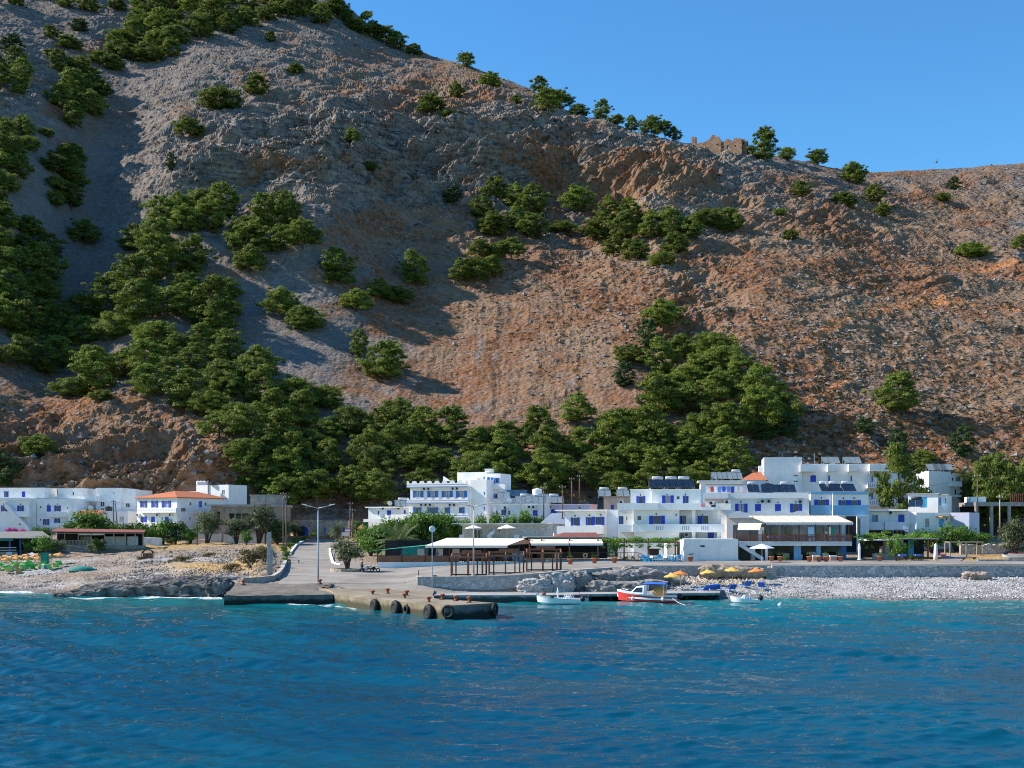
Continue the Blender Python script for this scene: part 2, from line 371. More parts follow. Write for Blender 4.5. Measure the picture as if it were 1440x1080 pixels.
def build_hill():
    px = np.linspace(-330, 1770, 1480); tt = np.linspace(0, 1, 660)
    PX, T = np.meshgrid(px, tt); RP = ridge_py(PX); PY = FOOT + (RP-FOOT)*T
    Y = hill_Y(PX, PY)
    Y = np.maximum.accumulate(Y + np.arange(len(tt))[:,None]*1e-3, axis=0)
    X = (PX-720)*Y/F; Z = CH + (HZ-PY)*Y/F
    rock = ROCKB(PX, PY); scr = SCREE(PX, PY); rough = np.clip(.55 + rock*1.0 - scr*.42, .10, 2)
    rough *= np.clip((FOOT-PY)/25, 0, 1)
    # crags: big relief along the slope normal (towards viewer and up), strata that dip to the left
    u = X*.9 + Z*.45; v = Z*.9 - X*.45
    d = rough*(2.9*ridged(X/42, Y/42, Z/28, 5, 3, .5) - 1.4) + rock*(3.4*ridged(u/34, v/9, Y/40, 5, 31, .58)-1.4)
    d += rough*1.05*fbm(X/8, Y/8, Z/6, 3, 5) + np.clip(.75-scr*.65,.08,1)*(.40*ridged(X/3.2, Y/3.2, Z/3.2, 3, 9)-.2)
    d += rock*1.3*np.abs(fbm(u/11, v/3.5, Y/11, 3, 44))
    # vertical runnels on the scree
    run = gau(PX, PY, 740, 520, 130, 90, 14)
    d += run*.2*fbm((PX+ .12*PY+5*fbm(PX/30,PY/30,0,2,6))/15, PY/110, 0, 3, 71)
    for pl in ([(1120,424),(1200,418),(1290,410),(1440,374)],[(1180,396),(1290,392),(1420,388)],[(1010,330),(1080,318),(1180,300)],[(1150,460),(1260,470),(1420,492)],[(960,380),(1010,352),(1060,340)]):
        dd = poly_dist(PX, PY, pl); br = np.clip(fbm(PX/18, PY/18, 0, 2, 19)+.45, 0, 1); d -= 2.0*br*np.exp(-(dd/2.2)**2); d += 1.3*br*np.exp(-((dd)/6.0)**2)
    fade = np.clip((FOOT-PY)/20, 0, 1)*np.clip((1-T)*18+.35, 0, 1); d = d*fade
    nyz = np.stack([np.zeros_like(d), -np.ones_like(d)*.72, np.ones_like(d)*.70], -1)
    V = np.stack([X, Y, Z], -1) + nyz*d[...,None]
    # back slope behind the crest
    last = V[-1]; rows = [V]
    for s, dz in ((6,.2),(18,-3),(45,-16),(110,-60),(220,-150)):
        q = last.copy(); q[:,1] += s; q[:,0] *= (q[:,1])/(last[:,1]); q[:,2] += dz + (0 if s > 50 else 1)*fbm(q[:,0]/12, s/9., 0, 3, 4)*.6
        rows.append(q[None])
    V = np.concatenate(rows, 0); nr, nc = V.shape[:2]
    def ext(a): return np.concatenate([a, np.repeat(a[-1:], nr-a.shape[0], 0)], 0)
    o = np_mesh('hillside', V.reshape(-1,3), grid_faces(nr, nc), None); struct(o)
    soil = (1.05*gau(PX,PY,1180,560,210,110)+.75*gau(PX,PY,1150,440,170,110)+1.5*gau(PX,PY,1130,625,230,45)+.45*gau(PX,PY,1330,330,150,90)
        +.5*gau(PX,PY,790,250,45,40,30)+.7*gau(PX,PY,885,265,55,25)+.8*gau(PX,PY,740,400,190,65)+.75*gau(PX,PY,400,245,60,18)
        +.55*gau(PX,PY,800,560,80,90)+.42*gau(PX,PY,680,510,130,90)+1.4*gau(PX,PY,280,660,150,50)+1.2*gau(PX,PY,60,625,120,60)+.5*gau(PX,PY,120,130,60,50)+.6*gau(PX,PY,620,120,150,50)+.6*gau(PX,PY,940,240,30,25)
        +.55*gau(PX,PY,600,520,35,90,10)+.5*gau(PX,PY,1400,560,90,90)+.6*gau(PX,PY,420,690,80,25)+.35*gau(PX,PY,560,330,60,40))
    soil = soil + .32*fbm(PX/45, PY/26, 0, 4, 17) + run*.5*fbm((PX+.12*PY+6*fbm(PX/30,PY/30,0,2,6))/17, PY/120, 0, 3, 71)
    pth = np.clip(1.3 - (poly_dist(PX,PY,PATH1)+2.5*fbm(PX/14,PY/14,0,2,8))/5.5, 0, 1) + .8*np.clip(1.2-poly_dist(PX,PY,PATH2)/4, 0, 1)
    attr(o, 'soil', ext(np.clip(soil,0,1.2))); attr(o, 'scree', ext(scr)); attr(o, 'rock', ext(rock)); attr(o, 'trail', ext(np.clip(pth,0,1)))
    # material
    m, t, ns, ln, b = nodes_of('hill_rock_and_soil')
    geo = ns.new('ShaderNodeNewGeometry'); pos = geo.outputs['Position']
    def A(n): a = ns.new('ShaderNodeAttribute'); a.attribute_name = n; return a.outputs['Fac']
    def noise(s, d=5.0, r=.6):
        n = N(ns,'ShaderNodeTexNoise',Scale=s,Detail=d,Roughness=r); ln.new(pos, n.inputs['Vector']); return n.outputs[0]
    n_s = noise(.55, 6, .7); n_m = noise(.12, 5, .6); n_l = noise(.028, 4); n_xs = noise(1.6, 4, .7)
    vor = N(ns,'ShaderNodeTexVoronoi',Scale=.8); ln.new(pos, vor.inputs['Vector'])
    vsep = ns.new('ShaderNodeSeparateColor'); ln.new(vor.outputs['Color'], vsep.inputs[0])
    grey = mix(ns, ln, ramp(ns, ln, n_s, [(.34,0),(.66,1)]), (.080,.072,.066), (.235,.214,.194))
    grey = mix(ns, ln, ramp(ns, ln, n_m, [(.40,0),(.62,.75)]), grey, (.175,.135,.105))
    earth = mix(ns, ln, ramp(ns, ln, n_s, [(.35,0),(.65,1)]), (.125,.052,.022), (.275,.122,.052))
    earth = mix(ns, ln, ramp(ns, ln, n_l, [(.42,0),(.6,1)]), earth, (.225,.145,.088))
    sc_c = mix(ns, ln, ramp(ns, ln, n_xs, [(.3,0),(.7,1)]), (.125,.113,.105), (.225,.203,.186))
    # soil shows between the stones
    sthr = mth(ns, ln, 'ADD', mth(ns, ln, 'MULTIPLY', A('soil'), 1.0), mth(ns, ln, 'ADD', mth(ns, ln, 'MULTIPLY', n_s, .9), mth(ns, ln, 'MULTIPLY', n_m, 1.1)))
    sf = ramp(ns, ln, mth(ns, ln, 'MULTIPLY', sthr, .5), [(.60,0),(.82,1)])
    # bedding planes on the crags: dark joints and pale beds that dip across the face
    smp = ns.new('ShaderNodeMapping'); ln.new(pos, smp.inputs[0]); smp.inputs['Rotation'].default_value = (R(12),R(27),0); smp.inputs['Scale'].default_value = (.10,.10,.62)
    sn = N(ns,'ShaderNodeTexNoise',Scale=1.0,Detail=7.0,Roughness=.72,Distortion=.6); ln.new(smp.outputs[0], sn.inputs['Vector'])
    bed = ramp(ns, ln, sn.outputs[0], [(.34,(.10,.09,.09)),(.44,(.36,.35,.35)),(.52,(.60,.59,.58)),(.64,(.93,.92,.90))])
    grey = mix(ns, ln, mth(ns, ln, 'MULTIPLY', mth(ns, ln, 'ADD', A('rock'), .25), .95, True), grey, bed, 'OVERLAY')
    col = mix(ns, ln, A('scree'), grey, sc_c)
    col = mix(ns, ln, mth(ns, ln, 'MULTIPLY', sf, .92), col, earth)
    stones = ramp(ns, ln, vsep.outputs[0], [(.60,0),(.72,1)])
    col = mix(ns, ln, mth(ns, ln, 'MULTIPLY', stones, .28), col, (.27,.25,.235))
    darks = ramp(ns, ln, noise(.9, 5, .75), [(.33,1),(.42,0)])
    col = mix(ns, ln, mth(ns, ln, 'MULTIPLY', darks, .75), col, (.060,.055,.032))
    col = mix(ns, ln, mth(ns, ln, 'MULTIPLY', A('trail'), .9), col, (.42,.19,.085))
    ln.new(col, b.inputs['Base Color']); b.inputs['Roughness'].default_value = 1; b.inputs['Specular IOR Level'].default_value = .05
    bp = N(ns,'ShaderNodeBump',Strength=.75,Distance=.9)
    hgt = mth(ns, ln, 'ADD', n_s, mth(ns, ln, 'MULTIPLY', vor.outputs['Distance'], -.6)); hgt = mth(ns, ln, 'ADD', hgt, mth(ns, ln, 'MULTIPLY', n_xs, .45))
    ln.new(hgt, bp.inputs['Height']); ln.new(bp.outputs[0], b.inputs['Normal'])
    o.data.materials.append(m)
    return V[:len(tt)], px, tt
HV, HPX, HT = build_hill()
def hill_pt(px, py):
    rp = float(ridge_py(np.array(px))); t = (FOOT-py)/(FOOT-rp); j = (px-HPX[0])/(HPX[1]-HPX[0]); i = t*(len(HT)-1)
    i = int(min(max(round(i),0),len(HT)-1)); j = int(min(max(round(j),0),len(HPX)-1))
    return Vector(HV[i,j])

# ================================================================== village ground
GC = {
 -500:[(120,-3),(151,0),(160,.9),(175,1.6),(190,2.7),(205,3.3),(215,4.3),(240,6.2),(262,7),(320,8)],
 0:[(120,-3),(150,0),(160,.9),(175,1.6),(190,2.7),(205,3.3),(215,4.3),(240,6.2),(262,7),(320,8)],
 70:[(125,-3),(147,0),(155,.7),(168,1.4),(188,2.7),(203,3.3),(212,4.2),(240,6.1),(262,7),(320,8)],
 140:[(134,-2),(141,0),(150,.8),(165,1.6),(186,2.7),(202,3.4),(213,4.2),(238,5.0),(250,6.2),(262,7),(320,8)],
 200:[(134,-2),(139,.2),(141,.7),(152,1.4),(170,2.2),(190,3.1),(212,4.1),(238,4.9),(250,6.2),(262,7),(320,8)],
 310:[(130,-2),(137,.2),(139,.9),(150,1.7),(170,2.6),(190,3.5),(212,4.2),(238,4.9),(250,6.2),(262,7),(320,8)],
 365:[(128,-2),(137,.6),(142,1.3),(150,1.9),(163,2.9),(180,3.7),(212,4.3),(238,4.9),(250,6.2),(262,7),(320,8)],
 395:[(126,-2),(136,.8),(138,1.4),(160,1.9),(180,2.6),(210,3.8),(240,4.9),(250,6.2),(262,7),(320,8)],
 470:[(126,-2),(136,1.0),(138,1.45),(160,1.8),(180,2.4),(210,3.7),(240,5.0),(255,6),(320,8)],
 560:[(128,-2),(129.5,.8),(134,1.35),(160,1.8),(176,2.1),(205,3.2),(240,5.2),(262,7),(320,8)],
 588:[(127,-2),(128.5,.7),(133,1.2),(137,1.8),(160,2.1),(176,2.25),(205,3.4),(240,5.2),(262,7),(320,8)],
 640:[(127,-2),(128.3,.5),(134,.75),(135.5,2.2),(165,2.35),(180,2.6),(205,3.8),(240,5.5),(262,7),(320,8)],
 690:[(127,-2),(128.3,.4),(134,.45),(135.5,2.3),(165,2.45),(180,2.7),(205,4),(240,5.8),(262,7),(320,8)],
 760:[(128,-1.5),(133.8,-.6),(135.5,2.7),(165,2.8),(180,2.9),(205,4.5),(240,6),(262,7),(320,8)],
 850:[(128,-1.5),(134,-.5),(140,.5),(141.5,1.0),(143,3.0),(165,3.0),(181,3.02),(205,4.6),(240,6.2),(262,7.3),(320,8.5)],
 900:[(128,-1.5),(133,-.3),(138,.6),(147,1.3),(149.5,2.9),(165,2.95),(181,3),(205,4.6),(240,6.2),(262,7.5),(320,8.5)],
 1000:[(128,-1.5),(132,-.2),(138,.6),(149,1.5),(151,3.0),(181,3.05),(205,4.6),(240,6.4),(262,7.6),(320,9)],
 1080:[(124,-1.5),(131.5,0),(140,.8),(149.3,1.65),(151,3.05),(181,3.05),(203,4),(215,5.4),(240,6.6),(262,7.8),(320,9)],
 1440:[(122,-1.5),(130,0),(140,.9),(149.3,1.65),(151,3.1),(175,3.2),(190,3.8),(203,4.8),(215,6),(240,7),(262,7.8),(320,9)],
 2000:[(122,-1.5),(130,0),(140,.9),(149.3,1.65),(151,3.1),(175,3.2),(190,3.8),(203,4.8),(215,6),(240,7),(262,7.8),(320,9)]}
GK = sorted(GC)
def gz(px, Y):
    px = np.asarray(px, float); Y = np.asarray(Y, float)
    zs = np.stack([np.interp(Y, [a for a,_ in GC[k]], [b for _,b in GC[k]]) for k in GK])
    i = np.clip(np.searchsorted(GK, px)-1, 0, len(GK)-2); k0 = np.array(GK)[i]; k1 = np.array(GK)[i+1]; t = np.clip((px-k0)/(k1-k0), 0, 1)
    t = t*t*(3-2*t)
    return np.take_along_axis(zs, i[None], 0)[0]*(1-t) + np.take_along_axis(zs, i[None]+1, 0)[0]*t if px.ndim else float(zs[i]*(1-t)+zs[i+1]*t)
def G(px, Y, dz=0): return Vector(((px-720)*Y/F, Y, float(gz(np.array([px],float), np.array([Y],float))[0])+dz))
def gxy(x, y): return float(gz(np.array([720+F*x/y]), np.array([y]))[0])
def build_ground():
    px = np.arange(-480, 1960, 4.0); Ys = np.concatenate([np.arange(118,160,.45), np.arange(160,305,1.1)])
    PX, Y = np.meshgrid(px, Ys); Z = gz(PX, Y); X = (PX-720)*Y/F
    paved = ((PX>385)&(PX<880)&(Y<250)) | ((PX>=588)&(Y>136))
    rockL = np.clip(1.25-np.abs(PX-205)/125,0,1)*np.clip((152-Y)/8,0,1)
    beach = ((PX<330)&(Y<188)) | ((PX>985)&(Y<150.4))
    amp = np.where(paved, .03, .22); amp = np.where(beach, .13, amp)
    Z = Z + amp*fbm(X/2.2, Y/2.2, 0, 4, 21) + .25*(~paved)*fbm(X/12, Y/12, 0, 3, 5)*np.clip((Y-140)/30,0,1)
    Z = Z + rockL*(.75*ridged(X/6, Y/3.2, 0, 4, 12)+.1)*np.clip((Y-136)/3,0,1)
    o = np_mesh('ground', np.stack([X,Y,Z],-1).reshape(-1,3), grid_faces(len(Ys), len(px)), None, smooth=True); struct(o)
    peb = np.clip(np.where(PX<330, np.minimum((190-Y)/8,.55) - rockL*3, np.where(PX>840, (151-Y)/1, 0)) + .6*fbm(X/6,Y/6,0,3,2), 0, 1)
    gr = np.zeros_like(PX)
    gr += 1.0*gau(PX,Y,255,224,75,9)+1.0*gau(PX,Y,350,163,40,9)+.9*gau(PX,Y,290,168,40,6)+.8*gau(PX,Y,390,226,25,12)
    gr += 1.1*gau(PX,Y,1385,176,60,10)+.8*gau(PX,Y,450,262,60,12)
    gr = np.clip(gr+.45*fbm(X/4,Y/4,0,4,6)*(gr>.1),0,1)
    wet = np.clip((.45-Z)/.25 + .8*fbm(X/5,Y/5,0,2,3), 0, 1)
    attr(o,'pebble',peb); attr(o,'grass',gr); attr(o,'rock',rockL); attr(o,'wet',wet)
    m, t, ns, ln, b = nodes_of('shore_ground')
    geo = ns.new('ShaderNodeNewGeometry'); pos = geo.outputs['Position']
    def A(n): a = ns.new('ShaderNodeAttribute'); a.attribute_name = n; return a.outputs['Fac']
    def noise(s, d=5.0, r=.6):
        n = N(ns,'ShaderNodeTexNoise',Scale=s,Detail=d,Roughness=r); ln.new(pos, n.inputs['Vector']); return n.outputs[0]
    soilc = mix(ns, ln, ramp(ns,ln,noise(.8,6,.7),[(.35,0),(.65,1)]), (.17,.13,.095), (.32,.26,.20))
    vor = N(ns,'ShaderNodeTexVoronoi',Scale=2.6); ln.new(pos, vor.inputs['Vector']); sp = ns.new('ShaderNodeSeparateColor'); ln.new(vor.outputs['Color'], sp.inputs[0])
    pebc = ramp(ns, ln, sp.outputs[0], [(.0,(.17,.165,.16)),(.5,(.28,.275,.27)),(.8,(.39,.385,.38)),(1,(.50,.495,.485))])
    pebc = mix(ns, ln, .55, pebc, ramp(ns,ln,noise(.35,4),[(.35,(.27,.265,.26)),(.65,(.42,.41,.395))]))
    grc = mix(ns, ln, ramp(ns,ln,noise(1.4,5,.7),[(.35,0),(.65,1)]), (.30,.19,.075), (.50,.34,.14))
    rkc = mix(ns, ln, ramp(ns,ln,noise(.9,6,.75),[(.4,0),(.6,1)]), (.055,.055,.055), (.24,.23,.22))
    col = mix(ns, ln, A('pebble'), soilc, pebc); col = mix(ns, ln, A('grass'), col, grc)
    col = mix(ns, ln, mth(ns,ln,'MINIMUM',A('rock'),1.0), col, rkc)
    col = mix(ns, ln, mth(ns,ln,'MULTIPLY',A('wet'),.6), col, (.075,.068,.06))
    ln.new(col, b.inputs['Base Color']); b.inputs['Roughness'].default_value = .9; b.inputs['Specular IOR Level'].default_value = .2
    bp = N(ns,'ShaderNodeBump',Strength=.9,Distance=.25)
    h = mth(ns,ln,'ADD', mth(ns,ln,'MULTIPLY',vor.outputs['Distance'],-.8), noise(1.2,6,.7)); ln.new(h,bp.inputs['Height']); ln.new(bp.outputs[0], b.inputs['Normal'])
    o.data.materials.append(m)
build_ground()
def drape(name, pts_px, mat_, lift=.06, step=1.6, thick=None):
    """a paved sheet laid over the ground inside a polygon given as (px, Y)"""
    poly = [((p-720)*Y/F, Y) for p, Y in pts_px]
    xs = [p[0] for p in poly]; ys = [p[1] for p in poly]
    bm = bmesh.new(); vs = [bm.verts.new((x,y,0)) for x,y in poly]; bm.faces.new(vs)
    for ax, lo, hi in ((0,min(xs),max(xs)),(1,min(ys),max(ys))):
        c = lo+step
        while c < hi:
            co = (c,0,0) if ax == 0 else (0,c,0); no = (1,0,0) if ax == 0 else (0,1,0)
            bmesh.ops.bisect_plane(bm, geom=bm.verts[:]+bm.edges[:]+bm.faces[:], plane_co=co, plane_no=no); c += step
    for v in bm.verts: v.co.z = gxy(v.co.x, v.co.y) + lift + .0
    bmesh.ops.recalc_face_normals(bm, faces=bm.faces)
    me = bpy.data.meshes.new(name); bm.to_mesh(me); bm.free()
    for p in me.polygons: p.use_smooth = True
    if me.polygons[0].normal.z < 0: me.flip_normals()
    o = bpy.data.objects.new(name, me); COL.objects.link(o); me.materials.append(mat_); struct(o); return o

# paving: pale concrete with slabs, dust and stains
def paving_mat(name, ca, cb, stain):
    m, t, ns, ln, b = nodes_of(name)
    geo = ns.new('ShaderNodeNewGeometry'); pos = geo.outputs['Position']
    def noise(s, d=5.0, r=.6):
        n = N(ns,'ShaderNodeTexNoise',Scale=s,Detail=d,Roughness=r); ln.new(pos, n.inputs['Vector']); return n.outputs[0]
    col = mix(ns, ln, ramp(ns,ln,noise(.22,6,.65),[(.38,0),(.62,1)]), ca, cb)
    col = mix(ns, ln, mth(ns,ln,'MULTIPLY',ramp(ns,ln,noise(.09,5,.7),[(.5,0),(.62,1)]),.6), col, stain)
    col = mix(ns, ln, .35, col, ramp(ns,ln,noise(3.5,4,.7),[(.3,(.35,.35,.35)),(.7,(.65,.65,.65))]), 'OVERLAY')
    ln.new(col, b.inputs['Base Color']); b.inputs['Roughness'].default_value = .9; b.inputs['Specular IOR Level'].default_value = .2
    bp = N(ns,'ShaderNodeBump',Strength=.4,Distance=.05); ln.new(noise(4,5,.7), bp.inputs['Height']); ln.new(bp.outputs[0], b.inputs['Normal'])
    MATS[name] = m; return m
pave = paving_mat('worn_concrete_paving', (.225,.21,.19), (.30,.28,.255), (.16,.148,.13))
pave_d = paving_mat('oily_concrete', (.13,.12,.105), (.19,.175,.15), (.095,.085,.073))
pave_y = paving_mat('stained_jetty_concrete', (.205,.175,.13), (.285,.25,.195), (.13,.11,.08))
drape('quay_square', [(392,137.5),(470,137),(545,131),(640,129),(690,129),(690,134),(640,134),(588,135.5),(588,160),(640,170),(760,170),(760,176),(545,176.5),(530,178),(470,178),(470,200),(405,200),(398,160)], pave, .07)
drape('road', [(405,200.2),(470,200.2),(474,225),(478,244),(436,244),(412,225)], pave, .072)
drape('promenade', [(589,138),(640,136.5),(760,136.6),(850,146),(900,151),(1080,152.5),(1440,152.5),(1750,152.5),(1750,166),(1440,166),(1080,170),(880,170),(760,169.5),(640,169.5),(589,159.5)], pave, .075)
drape('yard_track', [(1320,166.4),(1350,166.4),(1360,185),(1325,185)], pave, .075)

# ================================================================== sea
def build_sea():
    px = np.arange(-760, 2200, 2.6)
    Ys = [24.0]
    while Ys[-1] < 175: Ys.append(Ys[-1] + max(.09, Ys[-1]**2/(F*CH)*.55))
    Ys = np.array(Ys); PX, Y = np.meshgrid(px, Ys); X = (PX-720)*Y/F
    r = np.random.default_rng(5); Z = np.zeros_like(X); DX = np.zeros_like(X)
    for lam, amp, n in ((14,.050,4),(7,.040,6),(3.6,.036,10),(1.9,.0230,14),(1.05,.0125,18),(.6,.0065,18)):
        for k in range(n):
            l = lam*(.7+.7*r.random()); th = R(80) + r.normal()*.42; kx = math.cos(th)*2*math.pi/l; ky = math.sin(th)*2*math.pi/l; ph = r.random()*6.28
            a = amp*(l/lam)*(.5+r.random())
            # waves shorter than the row spacing are left to the surface bump
            ok = np.clip((l/np.gradient(Ys) - 2.2)/2, 0, 1)[:,None]
            arg = kx*X+ky*Y+ph
            Z += a*ok*np.sin(arg)
    gust = .62 + .38*fbm(X/26, Y/15, 0, 3, 40); Z *= gust
    Z *= np.clip((168-Y)/40, .30, 1)
    o = np_mesh('sea', np.stack([X,Y,Z],-1).reshape(-1,3), grid_faces(len(Ys), len(px)), None, smooth=True); struct(o)
    shoreY = np.interp(PX, [-500,0,60,85,100,200,310,314,318,470,541,581,625,697,702,760,1012,1030,1440,2000], [151,150,148,142,137,136.5,135,133,122,123.7,114.2,109.4,104.6,106.5,127.4,127.8,131.8,130,129.5,129.5])
    dist = shoreY - Y + 2.2*fbm(X/9, Y/9, 0, 3, 13)
    shal = np.exp(-np.clip(dist,0,None)/np.where(PX<420, 15, np.where(PX>880, 20, 10)))*np.interp(PX,[-500,250,330,480,560,700,800,1500],[.95,.95,.6,.6,.35,.5,.8,.85])
    foamw = np.interp(PX,[-500,0,70,85,100,300,312,318,395,405,480,520,545,620,1010,1100,1440],[1,1,.9,.5,1,1,.95,.1,.25,.9,1,.7,.2,0.1,0,.35,.45])
    foam = foamw*np.clip(1.15-np.abs(dist-.4)/np.interp(PX,[0,70,110,300,330,480,1440],[2.6,2.2,2.2,2.4,1.2,1.3,.5]),0,1)
    attr(o,'shallow',shal); attr(o,'foam',foam)
    m, t, ns, ln, b = nodes_of('sea_water')
    geo = ns.new('ShaderNodeNewGeometry'); pos = geo.outputs['Position']
    def A(n): a = ns.new('ShaderNodeAttribute'); a.attribute_name = n; return a.outputs['Fac']
    mp = ns.new('ShaderNodeMapping'); ln.new(pos, mp.inputs[0]); mp.inputs['Scale'].default_value = (.55,1.15,1); mp.inputs['Rotation'].default_value = (0,0,R(-14))
    def noise(s, d=4.0, r=.6, v=None):
        n = N(ns,'ShaderNodeTexNoise',Scale=s,Detail=d,Roughness=r); ln.new(v or mp.outputs[0], n.inputs['Vector']); return n.outputs[0]
    deep = mix(ns, ln, ramp(ns,ln,noise(.06,3,.5),[(.35,0),(.65,1)]), (.0008,.046,.096), (.0012,.068,.118))
    col = mix(ns, ln, A('shallow'), deep, (.006,.205,.215))
    fn = ramp(ns, ln, mth(ns,ln,'ADD', noise(1.1,6,.75,pos), mth(ns,ln,'MULTIPLY',A('foam'),.50)), [(.80,0),(1.0,.9)])
    fm = mth(ns, ln, 'MULTIPLY', fn, mth(ns,ln,'MINIMUM', mth(ns,ln,'MULTIPLY',A('foam'),6.0), 1.0), True)
    col = mix(ns, ln, fm, col, (.82,.84,.85))
    ln.new(col, b.inputs['Base Color']); b.inputs['IOR'].default_value = 1.33
    rg = mth(ns, ln, 'MULTIPLY_ADD', fm, .6); rg.node.inputs[2].default_value = .03; ln.new(rg, b.inputs['Roughness'])
    b.inputs['Specular IOR Level'].default_value = .5
    bp = N(ns,'ShaderNodeBump',Strength=1.0,Distance=.05)
    h = mth(ns,ln,'ADD', noise(2.6,5,.65), mth(ns,ln,'MULTIPLY',noise(.9,3,.5),1.3)); ln.new(h,bp.inputs['Height']); ln.new(bp.outputs[0], b.inputs['Normal'])
    o.data.materials.append(m)
build_sea()
# ================================================================== plants
def leaf_quads(clumps, per, size, r, flat=.55, droop=0):
    """leaf tufts: small bent quads scattered through flattened clumps; clumps = [(center, (rx,ry,rz))]"""
    V = []
    for c, rad in clumps:
        n = max(6, int(per*(rad[0]*rad[1])**.5))
        d = r.normal(size=(n,3)); d /= np.linalg.norm(d, axis=1)[:,None]
        d[:,2] = np.where(d[:,2] < -.25, d[:,2]*.35, d[:,2])
        q = np.array(c) + d*np.array(rad)*(r.random((n,1))**.45)
        up = d*np.array([1,1,1.0]) + r.normal(size=(n,3))*.55 + np.array([0,0,flat]); up /= np.linalg.norm(up,axis=1)[:,None]
        a = np.cross(up, r.normal(size=(n,3))); a /= np.linalg.norm(a,axis=1)[:,None]; b = np.cross(up, a)
        s = size*(.55+.9*r.random((n,1)))
        V.append(np.stack([q-a*s, q-b*s*.45, q+a*s, q+b*s*.45], 1))
    V = np.concatenate(V).reshape(-1,3); return V, np.arange(len(V)).reshape(-1,4)
def pine_proto(seed, H=10, W=9.5, n=42, low=.22, leaf=None, flat=.55, lean=0):
    r = np.random.default_rng(seed); root = thing('pine_tree', 'pine', 'tree', (0,0,-500))
    clumps = []; tr = MB()
    lx, ly = r.normal()*.06+lean, r.normal()*.06
    tr.tube([(0,0,-1.2),(lx*H*.3,ly*H*.3,H*.3),(lx*H*.8,ly*H*.8,H*.62),(lx*H,ly*H,H*.88)], [.30,.24,.15,.05], 7)
    for i in range(n):
        h = low + (1-low)*(i+.5)/n
        env = math.sin(math.pi*min(1,max(0,(h-low*.35)/(1.06-low*.35)))**.85)**.75
        rr = W/2*env*(.25+.75*r.random()**.5); a = i*2.399+r.normal()*.5
        if r.random() < .12: rr *= 1.15
        c = (lx*H*h+rr*math.cos(a), ly*H*h+rr*math.sin(a), H*h*.93)
        s = (.95+.75*r.random())*W/9.5*(1.1-.35*h)
        clumps.append((c, (s*1.2, s*1.2, s*.68)))
        for k in range(2):
            o = r.normal(size=3)*np.array([.8,.8,.45])*s; s2 = s*(.45+.3*r.random()); clumps.append((tuple(np.array(c)+o), (s2*1.15,s2*1.15,s2*.75)))
        if i % 3 == 0:
            tr.tube([(lx*H*h*.8,ly*H*h*.8,max(.8,H*h*.93-rr*.35)), tuple(np.array(c)*.5+np.array([lx*H*h*.4,ly*H*h*.4,H*h*.42])), c], [.11,.07,.03], 5)
    z0 = root.location.z; root.location.z = 0
    tr.build('trunk', bark, root, smooth=True)
    v, f = leaf_quads(clumps, 125, .215, r, flat); np_mesh('crown', v, f, leaf or pine_leaf, root)
    return Proto(root)
PINES = [pine_proto(1), pine_proto(2, W=11, H=9, n=46), pine_proto(3, W=8.5, H=11, n=44, low=.16), pine_proto(4, W=10.5, H=9.5, low=.3), pine_proto(5, W=9, H=10, n=36, low=.26, lean=.12), pine_proto(6, W=12, H=8.5, n=52, low=.2)]
CYP = [pine_proto(21, W=5.5, H=10, n=44, low=.06, leaf=pine_dark), pine_proto(22, W=8.5, H=9.5, n=44, low=.05, leaf=pine_dark)]
PW = [11.3, 12.9, 10.4, 12.3, 10.9, 14.0]
def put_pine(px, py, wpx, label, group=None, kind=None, sq=1.0):
    p = hill_pt(px, py); i = rng.randrange(6) if kind is None else kind
    pr, wd = (PINES[i], PW[i]) if i < 10 else (CYP[i-10], (6.6,10.2)[i-10])
    s = .99*wpx*p.y/F/wd
    pr.put((p.x, p.y, p.z-.5*s), rng.random()*6.28, (s, s, s*sq*(.9+.2*rng.random())), label, group)
def inside(poly, x, y):
    c = False; j = len(poly)-1
    for i in range(len(poly)):
        xi, yi = poly[i]; xj, yj = poly[j]
        if (yi > y) != (yj > y) and x < (xj-xi)*(y-yi)/(yj-yi)+xi: c = not c
        j = i
    return c
def fill(poly, sp, wrange, label, group, sx=1.0, edge=0):
    xs = [p[0] for p in poly]; ys = [p[1] for p in poly]; pts = []; tries = 0
    while tries < 1500:
        tries += 1
        x = rng.uniform(min(xs),max(xs)); y = rng.uniform(min(ys),max(ys))
        if not inside(poly,x,y) or x < -18 or y < -14: continue
        if any(((x-a)/sx)**2+((y-b)*1.35)**2 < sp*sp for a,b in pts): continue
        pts.append((x,y))
    for x,y in sorted(pts, key=lambda q: q[1]): put_pine(x, y+8, rng.uniform(*wrange), label, group)
    return len(pts)
NT = 0
NT += fill([(-30,300),(20,300),(60,345),(82,385),(60,425),(-30,430)], 32, (46,72), 'dark green pine in the thick stand at the left edge beside the bare grey scree', 'pines at the left edge above the scree')
NT += fill([(-30,425),(55,430),(100,455),(150,430),(195,375),(235,350),(270,360),(275,415),(240,450),(300,450),(330,465),(338,520),(322,590),(230,570),(160,560),(60,515),(-30,510)], 37, (49,76), 'dark green pine in the dense wood on the lower left slope', 'pines of the wood on the lower left slope')
NT += fill([(255,395),(285,400),(325,395),(330,440),(300,450),(255,440)], 32, (48,67), 'green pine at the upper tip of the wood on the lower left slope', 'pines at the tip of the left wood')
NT += fill([(300,585),(330,530),(375,535),(400,560),(460,560),(520,585),(590,600),(640,620),(700,640),(700,690),(640,700),(500,715),(410,712),(360,700),(345,655),(300,600)], 35, (53,79), 'bushy green pine in the belt of wood between the scree and the white hotel', 'pines of the belt behind the white hotel')
NT += fill([(700,640),(740,610),(790,590),(850,590),(890,620),(960,640),(1050,650),(1050,672),(960,685),(850,700),(700,690)], 35, (53,78), 'bright green pine in the wood above the village centre', 'pines of the wood above the village centre')
